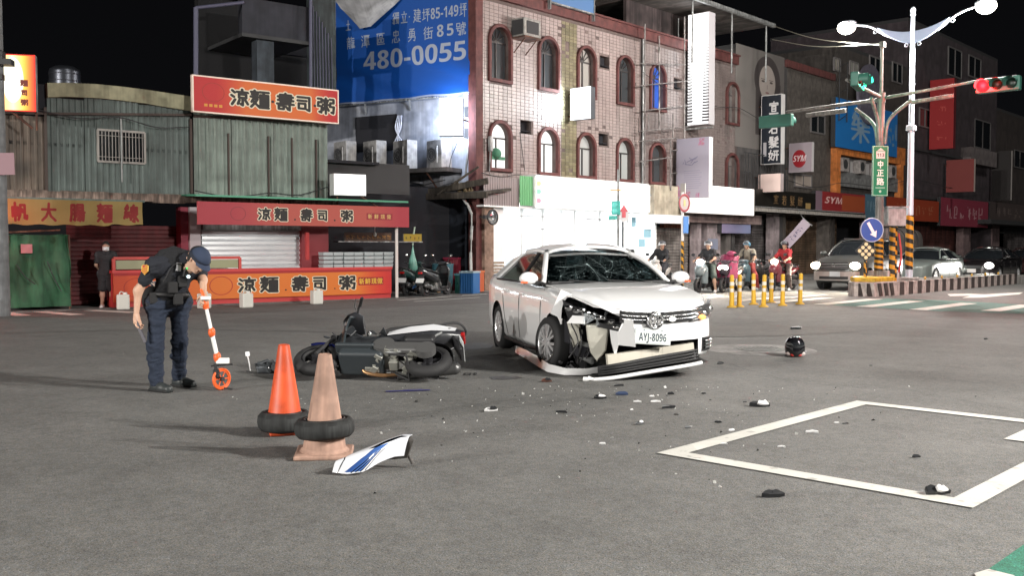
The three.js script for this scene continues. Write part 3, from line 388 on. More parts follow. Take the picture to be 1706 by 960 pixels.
  // takeaway boxes stacked on the counter, seven wide and four high
  { const r = Sh.rect(535, 420, 652, 447, -0.15); let first; for (let j = 0; j < 4; j++) for (let i = 0; i < 7; i++) { const s = r.s0 + (i + 0.5) * r.w / 7, y = r.y0 + (j + 0.5) * r.h / 4; let o; if (!first) { o = first = onPlane(Sh, 'meal_box', 'grey lidded meal box in the stack on the orange counter', 'box', 'meal boxes stacked on the counter'); part('tray', mat([0.3, 0.33, 0.34], 0.5), o, (b) => b.box(r.w / 7 - 0.02, r.h / 4 - 0.045, 0.3, 0, -0.01, 0, { r: 0.02 })); part('lid', mat([0.38, 0.42, 0.43], 0.4), o, (b) => b.box(r.w / 7 - 0.008, 0.03, 0.31, 0, r.h / 8 - 0.02, 0, { r: 0.01 })); } else { o = first.clone(); o.name = numbered('meal_box'); scene.add(o); } const p = Sh.at(s, y, -0.17 + 0.02 * Math.sin(i * 3 + j)); o.position.copy(p); } }
  // menu boards inside
  for (const [a, y0, b, y1, d, l] of [[574, 388, 652, 403, -1.3, 'dim brown menu board with gold lettering under the red awning'], [672, 390, 702, 403, -1.1, 'small yellow notice board hanging right of the white post']]) { const r = Sh.rect(a, y0, b, y1, d), dim = a < 600; board('menu_board', l, r, d, 0.04, (x, w, h) => { x.fillStyle = dim ? '#4a2c10' : '#b59a18'; x.fillRect(0, 0, w, h); x.strokeStyle = dim ? '#9a6a20' : '#4c4a10'; x.lineWidth = 5; const rn = rng(dim ? 3 : 9); for (let i = 0; i < (dim ? 9 : 4); i++) { const cx = (i + 0.6) * w / (dim ? 9.2 : 4.2); for (let k = 0; k < 5; k++) { x.beginPath(); const v = rn() > 0.5; x.moveTo(cx - 14 + rn() * 12, h * (0.25 + rn() * 0.4)); x.lineTo(cx + (v ? 0 : 14), h * (0.3 + rn() * 0.45)); x.stroke(); } } }, 320, 64); }
}
// ================================================================== the shop row: corner building with arched windows, its convenience store, signs, the houses beyond
Plane3.prototype.cross = function (px, py, s) { const r = ray(px, py), e = V(0, EYE, 0), k = this.at(s, 0).sub(e).dot(this.s) / r.dot(this.s), p = e.addScaledVector(r, k); return [p.clone().sub(this.o).dot(this.n), p.y]; };
const brickRed = dirty([0.13, 0.04, 0.037], 0.75, 1.3), arch = (w, y0, y1) => { const r = w / 2, s = new THREE.Shape(); s.moveTo(-r, y0); s.lineTo(r, y0); s.lineTo(r, y1 - r); s.absarc(0, y1 - r, r, 0, Math.PI, false); s.lineTo(-r, y0); return s; };
{
  const S0 = -0.25, S1 = Rw.sAt(1222), top = Rw.hit(1000, 31)[1], low = 3.55;
  const B = onPlane(Rw, 'corner_building', 'tiled corner building with two rows of brick red arched windows', 'building');
  const wins = []; // s, sill, crown, pane look: lit, grey and blue panes glow in place of lit rooms
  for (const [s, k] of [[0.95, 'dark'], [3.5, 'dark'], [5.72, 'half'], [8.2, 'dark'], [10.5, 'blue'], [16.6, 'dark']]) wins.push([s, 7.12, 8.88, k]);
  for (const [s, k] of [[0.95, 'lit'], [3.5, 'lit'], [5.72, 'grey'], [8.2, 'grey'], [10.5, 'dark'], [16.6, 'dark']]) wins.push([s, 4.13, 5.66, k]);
  const W = 0.98, vents = [[Rw.sAt(876), 5.62], [Rw.sAt(1006), 8.5], [Rw.sAt(1004), 5.55], [Rw.sAt(1127), 8.3]];
  { // wall with its openings
    const sh = new THREE.Shape([[S0, low - 0.5], [S1, low - 0.5], [S1, top], [S0, top]].map((p) => new THREE.Vector2(...p)));
    for (const [s, a, c] of wins) { const p = new THREE.Path(); const r = W / 2; p.moveTo(s - r, a); p.lineTo(s + r, a); p.lineTo(s + r, c - r); p.absarc(s, c - r, r, 0, Math.PI, false); p.lineTo(s - r, a); sh.holes.push(p); }
    for (const [s, y] of vents) sh.holes.push(new THREE.Path([[s - 0.3, y - 0.2], [s + 0.3, y - 0.2], [s + 0.3, y + 0.25], [s - 0.3, y + 0.25]].map((p) => new THREE.Vector2(...p))));
    mesh('wall', uvMetres(flat(new THREE.ExtrudeGeometry(sh, { depth: 0.3, bevelEnabled: false, curveSegments: 10 }).translate(0, 0, -0.3))), dirty([0.17, 0.128, 0.12], 0.9, 2), B);
  }
  { // tiles: one by one, joined as one part because each is only a few pixels large
    const tw = 0.225, th = 0.118, M4 = [], C = [], rn = rng(11), c = new THREE.Color();
    const inWin = (x, y) => wins.some(([s, a, k]) => Math.abs(x - s) < W / 2 + 0.1 && y > a - 0.12 && (y < k - W / 2 ? true : Math.hypot(x - s, y - (k - W / 2)) < W / 2 + 0.12)) || vents.some(([s, v]) => Math.abs(x - s) < 0.36 && y > v - 0.26 && y < v + 0.31);
    for (let y = low + 0.15; y < top - 0.42; y += th) for (let x = S0 + 0.35; x < S1 - 0.05; x += tw) {
      if (inWin(x, y) || Math.abs(x - 9.35) < 0.12 || (rn() < 0.035 && fbm(x * 0.9, y * 0.9, 2, 88) > 0.55)) continue;
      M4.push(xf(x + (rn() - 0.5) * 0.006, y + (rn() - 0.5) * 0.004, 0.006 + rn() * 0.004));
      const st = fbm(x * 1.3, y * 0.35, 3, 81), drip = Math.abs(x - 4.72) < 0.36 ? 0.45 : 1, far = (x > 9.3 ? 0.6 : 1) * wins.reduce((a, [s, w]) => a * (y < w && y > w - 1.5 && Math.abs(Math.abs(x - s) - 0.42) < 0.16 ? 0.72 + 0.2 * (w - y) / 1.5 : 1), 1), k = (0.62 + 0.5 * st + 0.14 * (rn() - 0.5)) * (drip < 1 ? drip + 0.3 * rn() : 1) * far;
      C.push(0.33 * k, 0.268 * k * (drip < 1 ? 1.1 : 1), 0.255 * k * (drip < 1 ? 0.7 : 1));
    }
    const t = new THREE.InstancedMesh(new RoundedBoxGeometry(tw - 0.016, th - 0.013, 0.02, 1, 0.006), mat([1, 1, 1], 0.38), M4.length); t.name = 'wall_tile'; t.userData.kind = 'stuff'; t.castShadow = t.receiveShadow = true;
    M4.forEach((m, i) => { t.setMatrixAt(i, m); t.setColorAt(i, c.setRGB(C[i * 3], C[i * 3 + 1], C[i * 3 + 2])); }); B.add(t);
  }
  part('cornice', brickRed, B, (b) => { b.box(S1 - S0 + 0.1, 0.36, 0.2, (S0 + S1) / 2, top - 0.18, 0.06); b.box(S1 - S0 + 0.1, 0.07, 0.3, (S0 + S1) / 2, top + 0.03, 0.1); });
  part('corner_column', brickRed, B, (b) => b.box(0.34, top, 0.34, S0 + 0.1, top / 2, -0.05));
  part('drainpipe', M.galv, B, (b) => { b.bar(V(9.35, 3.9, 0.08), V(9.35, top - 0.1, 0.08), 0.045); b.bar(V(9.35, 3.9, 0.08), V(9.9, 3.5, 0.2), 0.03); });
  part('roof', M.dark, B, (b) => b.box(S1 - S0, 0.15, 9, (S0 + S1) / 2, top - 0.2, -4.6));
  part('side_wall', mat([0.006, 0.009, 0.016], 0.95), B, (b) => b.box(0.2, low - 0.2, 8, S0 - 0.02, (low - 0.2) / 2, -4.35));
  part('end_wall', dirty([0.2, 0.18, 0.17], 0.9, 3), B, (b) => b.box(0.2, top, 9, S1 - 0.12, top / 2, -4.65));
  part('inner_room', M.void, B, (b) => b.box(S1 - S0 - 0.5, top - low, 0.1, (S0 + S1) / 2, (top + low) / 2, -2.6));
  wins.forEach(([s, a, c, k], i) => {
    const w = new THREE.Group(); w.name = 'window'; w.position.set(s, 0, 0); B.add(w);
    const o = arch(W + 0.18, a - 0.09, c + 0.09), h = arch(W, a, c); o.holes.push(new THREE.Path(h.getPoints(12)));
    mesh('frame', uvMetres(flat(new THREE.ExtrudeGeometry(o, { depth: 0.12, bevelEnabled: true, bevelSize: 0.012, bevelThickness: 0.012, bevelSegments: 1, curveSegments: 12 }).translate(0, 0, -0.02))), brickRed, w);
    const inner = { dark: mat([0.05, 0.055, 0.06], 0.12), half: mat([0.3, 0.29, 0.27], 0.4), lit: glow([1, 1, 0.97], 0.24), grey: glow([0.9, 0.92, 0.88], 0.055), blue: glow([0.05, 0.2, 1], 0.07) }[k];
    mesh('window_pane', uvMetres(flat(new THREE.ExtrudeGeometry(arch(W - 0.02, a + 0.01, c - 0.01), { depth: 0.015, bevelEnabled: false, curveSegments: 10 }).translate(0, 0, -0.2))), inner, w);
    const mul = mat([0.035, 0.03, 0.03], 0.6), y = c - W / 2;
    part('mullion', mul, w, (b) => { b.box(0.05, y - a, 0.04, 0, (y + a) / 2, -0.165); b.box(W, 0.05, 0.04, 0, y, -0.164); });
    if (i < 6) for (const t of [0.6, 1.05, 1.57, 2.1, 2.54]) part('glazing_bar', mul, w, (b) => b.bar(V(0, y, -0.165), V(Math.cos(t) * W / 2, y + Math.sin(t) * W / 2, -0.165), 0.018));
    if (i === 6) part('sill_plant', mat([0.06, 0.2, 0.12], 0.8), w, (b) => { b.ball(0.2, -0.08, a + 0.5, -0.1); b.box(0.7, 0.1, 0.1, 0, a + 0.36, -0.1); });
  });
  for (const [s, y] of vents) part('vent', M.void, B, (b) => { b.box(0.6, 0.45, 0.04, s, y + 0.025, -0.25); b.box(0.62, 0.03, 0.1, s, y - 0.1, -0.1); });
  part('lamp_hood', M.galv, B, (b) => { b.box(0.14, 0.5, 0.14, 0.28, 4.9, 0.22, { r: 0.03 }); b.bar(V(0.28, 4.65, 0.2), V(0.34, 4.0, 0.1), 0.03); });
  // rooftop shed with a wide eave
  { const s0 = Rw.sAt(1060), s1 = Rw.sAt(1284, 1.3), sh = onPlane(Rw, 'rooftop_shed', 'dark tin shed with wide eaves on the roof above the tall white lightbox', 'shed'), y = Rw.hit(1284, 40, 1.3)[1];
    part('roof', rusty([0.14, 0.12, 0.11], 0.8, 2), sh, (b) => b.box(s1 - s0, 0.12, 7, (s0 + s1) / 2, y, -2.2)); part('gutter', M.galv, sh, (b) => b.box(s1 - s0, 0.16, 0.14, (s0 + s1) / 2, y - 0.06, 1.35)); part('wall', rusty([0.07, 0.05, 0.05], 0.9, 2), sh, (b) => b.box(s1 - s0 - 2, 2.4, 0.15, (s0 + s1) / 2 - 0.6, y - 1.2, -0.9)); for (const s of [s1 - 0.3, s1 - 3.4, s1 - 6.6]) part('post', M.galv, sh, (b) => b.bar(V(s, y - 2.6, 1.1), V(s, y, 1.1), 0.04)); }
  { // small board on the roof edge
    const r = Rw.rect(915, -14, 988, 14, 0.3), t = onPlane(Rw, 'roof_sign', 'narrow blue sign on the roof edge above the arched windows', 'sign', undefined, r.cs, r.cy, 0.3); part('board', mat([0.06, 0.14, 0.3], 0.6), t, (b) => b.box(r.w, r.h, 0.1)); part('frame', M.galv, t, (b) => { for (const s of [-1, 1]) { b.box(0.06, r.h + 0.3, 0.12, s * r.w / 2, -0.1, 0.01); b.box(r.w, 0.05, 0.12, 0, s * r.h / 2, 0.012); } }); }
  { // wall air conditioner
    const t = onPlane(Rw, 'air_conditioner', 'boxy air conditioner high on the tiled wall between the arched windows', 'air conditioner', undefined, Rw.sAt(879, 0.4), 8.93, 0.32);
    part('casing', dirty([0.3, 0.29, 0.27], 0.6, 0.6), t, (b) => b.box(0.86, 0.62, 0.6, 0, 0, 0, { r: 0.03 })); part('fan_grille', M.dark, t, (b) => { b.box(0.03, 0.5, 0.5, -0.432, 0, 0); b.box(0.62, 0.42, 0.02, 0, 0, 0.302); }); part('bracket', M.rust, t, (b) => { b.box(0.9, 0.05, 0.7, 0, -0.335, 0); b.bar(V(-0.3, -0.34, 0.25), V(-0.3, -0.8, -0.28), 0.02); b.bar(V(0.3, -0.34, 0.25), V(0.3, -0.8, -0.28), 0.02); });
  }
  { // store: lit room behind glass, sign band above
    const a = Rw.sAt(817), z = Rw.sAt(1092), H = 3.15, st = onPlane(Rw, 'convenience_store', 'brightly lit convenience store on the ground floor behind the white car', 'shop'), wh = mat([0.82, 0.83, 0.83], 0.6), mid = (a + z) / 2;
    part('floor', mat([0.6, 0.6, 0.6], 0.25), st, (b) => b.box(z - a, 0.06, 5, mid, 0.06, -2.6)); part('back_wall', wh, st, (b) => b.box(z - a, H, 0.1, mid, H / 2, -5)); for (const s of [a, z]) part('side_wall', wh, st, (b) => b.box(0.12, H, 5, s, H / 2, -2.5)); part('ceiling', wh, st, (b) => b.box(z - a, 0.1, 5.2, mid, H, -2.5));
    for (let i = 0; i < 4; i++) { const s = a + (i + 0.5) * (z - a) / 4; part('ceiling_light', glow([1, 1, 1], 0.9), st, (b) => b.box(1.5, 0.04, 3.6, s, H - 0.075, -2.4)); const l = area([0.97, 1, 1], 1.9, 1.5, 3.6, st, s, H - 0.11, -2.4); l.rotation.set(-Math.PI / 2, 0, 0); }
    for (const x of [870, 905, 958, 1000, 1046]) part('glazing_post', mat([0.6, 0.62, 0.62], 0.4), st, (b) => { const s = Rw.sAt(x); b.box(0.06, H - 0.1, 0.08, s, H / 2, -0.05); });
    part('door_rail', mat([0.3, 0.3, 0.3], 0.4), st, (b) => { const r = Rw.rect(822, 358, 905, 362); b.box(r.w, 0.03, 0.03, r.cs, r.cy, 0.12); const q = Rw.rect(892, 381, 904, 383); b.box(q.w + 1.2, 0.03, 0.03, q.cs, q.cy, 0.02); const p = Rw.rect(975, 364, 1024, 368); b.box(p.w, 0.04, 0.03, p.cs, p.cy, 0.02); });
    part('glass', mat([1, 1, 1], 0.03, { transmission: 1, thickness: 0 }), st, (b) => b.box(z - a - 1.2, H - 0.2, 0.012, mid + 0.5, H / 2, -0.06));
    part('shelf', mat([0.7, 0.72, 0.74], 0.5), st, (b) => { for (const [s, w] of [[a + 2.6, 1.6], [a + 5.4, 2], [a + 8, 1.6]]) for (let k = 0; k < 4; k++) b.box(w, 0.05, 0.5, s, 0.35 + k * 0.4, -3.2); });
    part('goods', mat([0.5, 0.55, 0.62], 0.6, { map: print(256, 64, (x, w, h) => { const rn = rng(8); x.fillStyle = '#f4f4f2'; x.fillRect(0, 0, w, h); for (let i = 0; i < 150; i++) { x.fillStyle = `hsl(${rn() * 360},45%,${62 + rn() * 30}%)`; x.fillRect(rn() * w, rn() * h, 4 + rn() * 8, 8 + rn() * 10); } }) }), st, (b) => { for (const [s, w] of [[a + 2.6, 1.5], [a + 5.4, 1.9], [a + 8, 1.5]]) for (let k = 0; k < 4; k++) b.box(w, 0.26, 0.36, s, 0.52 + k * 0.4, -3.2); });
    part('poster', mat([0.3, 0.52, 0.62], 0.6), st, (b) => { const r = Rw.rect(1050, 362, 1057, 378); b.box(r.w, r.h, 0.02, r.cs, r.cy, 0.06); const q = Rw.rect(1062, 398, 1072, 412); b.box(q.w, q.h, 0.02, q.cs, q.cy, 0.06); const u = Rw.rect(1070, 382, 1082, 396); b.box(u.w, u.h, 0.02, u.cs, u.cy, 0.06); });
    { const r = Rw.rect(802, 345, 817, 487, 0.1); part('brick_pier', dirty([0.3, 0.2, 0.15], 0.85, 0.8), st, (b) => b.box(r.w, r.h, 0.5, r.cs, r.cy, 0)); for (let i = 0; i < 9; i++) part('brick_course', dirty([0.4, 0.3, 0.22], 0.8, 0.5), st, (b) => b.box(0.62, 0.085, 0.32, r.s1 + 0.3, 0.1 + i * 0.105, 0.02, { r: 0.01 })); part('pier', wh, st, (b) => b.box(0.6, H - 1, 0.3, r.s1 + 0.3, (H + 1.02) / 2, 0)); }
    { const t = onPlane(Rw, 'store_fascia', 'grey and green ribbed panels left of the glowing store sign', 'fascia'); const r = Rw.rect(806, 296, 865, 343, 0.45), q = Rw.rect(865, 294, 894, 343, 0.5); ribs('grey_panel', mat([0.26, 0.22, 0.22], 0.6), t, r.w, r.h, 0.12, 0.02, r.cs, r.y0, 0.45); ribs('green_panel', mat([0.14, 0.4, 0.18], 0.5), t, q.w, q.h, 0.09, 0.02, q.cs, q.y0, 0.52); part('soffit', wh, t, (b) => b.box(q.s1 - r.s0, 0.06, 0.7, (q.s1 + r.s0) / 2, r.y0 - 0.02, 0.1)); }
    { // glowing sign band with a rounded far end
      const r = Rw.rect(893, 300, 1092, 365, 0.62); r.y1 = 3.92; r.y0 = 2.86; const t = onPlane(Rw, 'store_sign', 'long glowing white store sign with orange green and red bars at its left end', 'store sign', undefined, r.cs, r.cy, 0.3), w = r.w, h = r.h;
      const pr = print(1024, 128, (x, W, H) => { x.fillStyle = '#ffffff'; x.fillRect(0, 0, W, H); for (const [y, c] of [[0.16, '#f09a3c'], [0.42, '#0aa56c'], [0.72, '#d8345c']]) { x.fillStyle = c; x.beginPath(); x.moveTo(4, H * y); x.lineTo(34, H * y); x.lineTo(40, H * (y + 0.08)); x.lineTo(32, H * (y + 0.16)); x.lineTo(4, H * (y + 0.16)); x.fill(); } x.fillStyle = '#b9dcec'; x.fillRect(160, H * 0.5, 210, 8); x.fillStyle = '#d4ecec'; x.fillRect(640, H * 0.5, 120, 6); x.fillRect(860, H * 0.52, 110, 6); });
      const rows = [0, 1].map((v) => [...Array(28)].map((_, i) => { const u = i / 27, e = Math.max(0, u - 0.93) / 0.07, s = (-0.5 + Math.min(u, 0.93)) * w + Math.sin(e * Math.PI / 2) * 0.07 * w; return V(s, (v - 0.5) * h, 0.32 - (1 - Math.cos(e * Math.PI / 2)) * 0.6); }));
      mesh('lit_face', flat(sheet(rows)), mat([0.3, 0.3, 0.3], 0.4, { emissive: col([1, 1, 1]), emissiveMap: pr, emissiveIntensity: 0.45 }), t); part('case', mat([0.6, 0.6, 0.6], 0.5), t, (b) => { b.box(w * 0.94, 0.05, 0.6, -w * 0.03, h / 2 + 0.025, 0); b.box(w * 0.94, 0.05, 0.6, -w * 0.03, -h / 2 - 0.025, 0); b.box(0.05, h, 0.6, -w / 2 - 0.03, 0, 0); });
      area([1, 1, 1], 0.5, w * 0.9, h, t, 0, 0, 0.38); }
    { const r = Rw.rect(1088, 310, 1140, 360, 0.3), t = onPlane(Rw, 'blank_fascia', 'blank beige fascia box between the store sign and the pale banner', 'fascia', undefined, r.cs, r.cy, 0.2); part('panel', dirty([0.5, 0.44, 0.34], 0.7, 2), t, (b) => b.box(r.w, r.h, 0.3)); part('drip_edge', wh, t, (b) => b.box(r.w + 0.3, 0.34, 0.5, -0.1, -r.h / 2 - 0.14, 0.05)); }
    { // convex mirror on an arm
      const p = Rw.hit(821, 362, 0.9), t = onPlane(Rw, 'convex_mirror', 'round traffic mirror on an arm at the left end of the lit store', 'mirror', undefined, p[0], p[1], 0.9); part('rim', M.dark, t, (b) => b.torus(0.24, 0.022, 0, 0, 0)); part('glass', mat([0.8, 0.82, 0.84], 0.06, { m: 0.9 }), t, (b) => b.lathe([[0, 0.07], [0.12, 0.055], [0.2, 0.025], [0.235, 0]], 0, 0, -0.02, { rx: Math.PI / 2 })); part('arm', M.dark, t, (b) => { b.bar(V(-0.24, 0, 0), V(-0.42, 0, -0.2), 0.02); b.box(0.12, 0.12, 0.1, -0.32, 0, -0.05); }); }
  }
}
// ------------------------------------------------------------------ signs that stand out from the row, facing along the street
function projecting(name, label, xa, xb, y0, y1, thick, o = {}) {
  const d0 = o.d0 ?? 0.3, s = Rw.sAt(xa, d0), a = Rw.cross(xa, y0, s), b = Rw.cross(xb, y0, s), c = Rw.cross(xa, y1, s), e = Rw.cross(xb, y1, s), w = b[0] - a[0], yb = (c[1] + e[1]) / 2, yt = (a[1] + b[1]) / 2, h = yt - yb;
  const t = thing(name, label, o.category || 'sign', Rw.at(s, (yt + yb) / 2, (a[0] + b[0]) / 2), Rw.turn - Math.PI / 2, o.group);
  part('case', o.edge || mat([0.5, 0.49, 0.5], 0.6), t, (k) => k.box(w, h, thick, 0, 0, -thick / 2)); part('bracket', M.rust, t, (k) => { for (const v of [-0.35, 0.35]) k.bar(V(-w / 2 - d0 - 0.1, v * h, -thick / 2), V(-w / 2, v * h, -thick / 2), 0.025); });
  return [t, w, h];
}
{
  let [t, w, h] = projecting('tall_lightbox', 'tall glowing white vertical lightbox on the scaffold front', 1146, 1181, 22, 208, 0.5, { category: 'lightbox sign', edge: mat([0.42, 0.4, 0.42], 0.6) });
  part('lit_panel', glow([1, 1, 1], 0.42), t, (b) => b.box(w - 0.06, h - 0.06, 0.02, 0, 0, 0.008)); for (let i = 0; i < 26; i++) for (const s of [-1, 1]) if (i < 23 || s) part('shade_strip', mat([0.06, 0.055, 0.06], 0.8), t, (b) => b.box(w * (0.18 + 0.14 * (1 - i / 26)), 0.085 * (1 - i / 34), 0.02, s * w * (0.4 - 0.02 * (1 - i / 26)), -h / 2 + 0.16 + i * 0.125, 0.03));
  area([0.95, 0.97, 1], 0.45, w, h, t, 0, 0, 0.06); part('brace', M.galv, t, (b) => { b.box(w + 1, 0.07, 0.08, -0.4, -h / 2 - 0.12, -0.2); b.bar(V(-w / 2 - 0.6, -h / 2 - 0.1, -0.2), V(-w / 2 - 0.6, h / 2, -0.2), 0.03); });
  [t, w, h] = projecting('printed_banner_sign', 'pale lilac printed sign with pink flowers under the tall white lightbox', 1127, 1181, 230, 330, 0.3, { edge: mat([0.62, 0.6, 0.62], 0.6) });
  mesh('print', face(w, h, 0, 0, 0.006), mat(PR, 0.5, { map: print(300, 420, (x, W, H) => { const g = x.createLinearGradient(0, 0, W, H); g.addColorStop(0, '#b4b0c2'); g.addColorStop(1, '#c4bccb'); x.fillStyle = g; x.fillRect(0, 0, W, H); const rn = rng(4); for (const [cx, cy, r] of [[45, 370, 46], [230, 30, 30], [110, 395, 26], [200, 400, 20]]) for (let i = 0; i < 40; i++) { x.fillStyle = `rgba(${180 + rn() * 40},${90 + rn() * 50},${130 + rn() * 40},0.35)`; x.beginPath(); x.ellipse(cx + (rn() - 0.5) * r * 1.6, cy + (rn() - 0.5) * r * 1.5, r * 0.3, r * 0.16, rn() * 6, 0, 7); x.fill(); } x.strokeStyle = '#8f8aa6'; x.lineWidth = 6; for (let i = 0; i < 9; i++) { x.beginPath(); x.moveTo(60 + rn() * 150, 130 + rn() * 60); x.lineTo(60 + rn() * 150, 130 + rn() * 70); x.stroke(); } x.lineWidth = 2; for (let i = 0; i < 9; i++) { x.beginPath(); x.moveTo(70, 230 + i * 15); x.lineTo(210 + rn() * 30, 230 + i * 15); x.stroke(); } }) }), t);
  [t, w, h] = projecting('hair_salon_sign', 'vertical navy sign with four white characters beside the woman mural', 1268, 1302, 158, 274, 0.34, { edge: mat([0.6, 0.58, 0.58], 0.6) });
  mesh('print', face(w, h, 0, 0, 0.006), mat(PR, 0.5, { map: print(220, 600, (x, W, H) => { x.fillStyle = '#17202e'; x.fillRect(0, 0, W, H); x.strokeStyle = '#d8d4d4'; x.lineWidth = 8; x.strokeRect(3, 3, W - 6, H - 6); ['宣', '若', '髮', '妍'].forEach((c, i) => han(x, c, W * 0.62, H * [0.2, 0.47, 0.68, 0.87][i], 112, [120, 112, 96, 96][i], 13, '#e6e2e2')); x.fillStyle = '#b8b4b8'; x.fillRect(W * 0.12, H * 0.68, W * 0.16, H * 0.2); }) }), t);
  [t, w, h] = projecting('motor_shop_sign', 'square white sign with a red disc and white letters', 1314, 1352, 238, 287, 0.24, { edge: mat([0.5, 0.47, 0.48], 0.6) });
  mesh('print', face(w, h, 0, 0, 0.006), mat(PR, 0.5, { map: print(256, 256, (x, W, H) => { x.fillStyle = '#b3a6ae'; x.fillRect(0, 0, W, H); dot(x, W * 0.46, H * 0.54, W * 0.3, '#b22430'); x.fillStyle = '#efe4e6'; x.font = 'italic bold 74px sans-serif'; x.textAlign = 'center'; x.fillText('SYM', W * 0.46, H * 0.63); }) }), t);
  [t, w, h] = projecting('blank_light_box', 'blank pale pink box sign under the navy vertical sign', 1263, 1300, 290, 320, 0.3, { edge: mat([0.5, 0.42, 0.42], 0.6), category: 'sign' });
  part('panel', mat([0.72, 0.56, 0.52], 0.5), t, (b) => b.box(w, h, 0.02, 0, 0, 0.006));
  // small lit signs close to the wall
  [t, w, h] = projecting('wall_lightbox', 'glowing white lightbox hanging under an arched window on the tiled front', 951, 984, 146, 199, 0.26, { d0: 0.25, category: 'lightbox sign', edge: mat([0.03, 0.035, 0.045], 0.5) });
  part('lit_panel', glow([0.86, 0.95, 1], 0.5), t, (b) => b.box(w, h, 0.02, 0, 0, 0.008)); area([0.82, 0.93, 1], 9, w, h, t, 0, 0, 0.04);
}
{ // hanging scaffold of thin pipes and perches in front of the right bays
  const t = onPlane(Rw, 'pipe_scaffold', 'rusty pipe scaffold with clamps in front of the right bays', 'scaffold'), P = (x, y, d) => { const h = Rw.hit(x, y, d); return V(h[0], h[1], d); }, g = rusty([0.34, 0.31, 0.3], 0.6, 1, { m: 0.3 });
  for (const [x, a, b, d] of [[1074, 40, 300, 0.5], [1140, 28, 320, 0.5], [1117, 230, 318, 0.4], [1098, 60, 215, 0.25], [1121, 190, 230, 0.3], [1080, 190, 218, 0.5]]) part('upright', g, t, (k) => k.bar(P(x, a, d), P(x, b, d), 0.03));
  for (const [x0, y0, x1, y1, d] of [[1066, 106, 1142, 108, 0.5], [1066, 143, 1145, 135, 0.5], [1064, 219, 1150, 211, 0.5], [1064, 236, 1130, 230, 0.5], [1064, 270, 1120, 262, 0.4], [1070, 185, 1145, 176, 0.35], [1116, 252, 1128, 250, 0.3], [1116, 290, 1128, 288, 0.3]]) part('ledger', g, t, (k) => k.bar(P(x0, y0, d), P(x1, y1, d), 0.024));
}
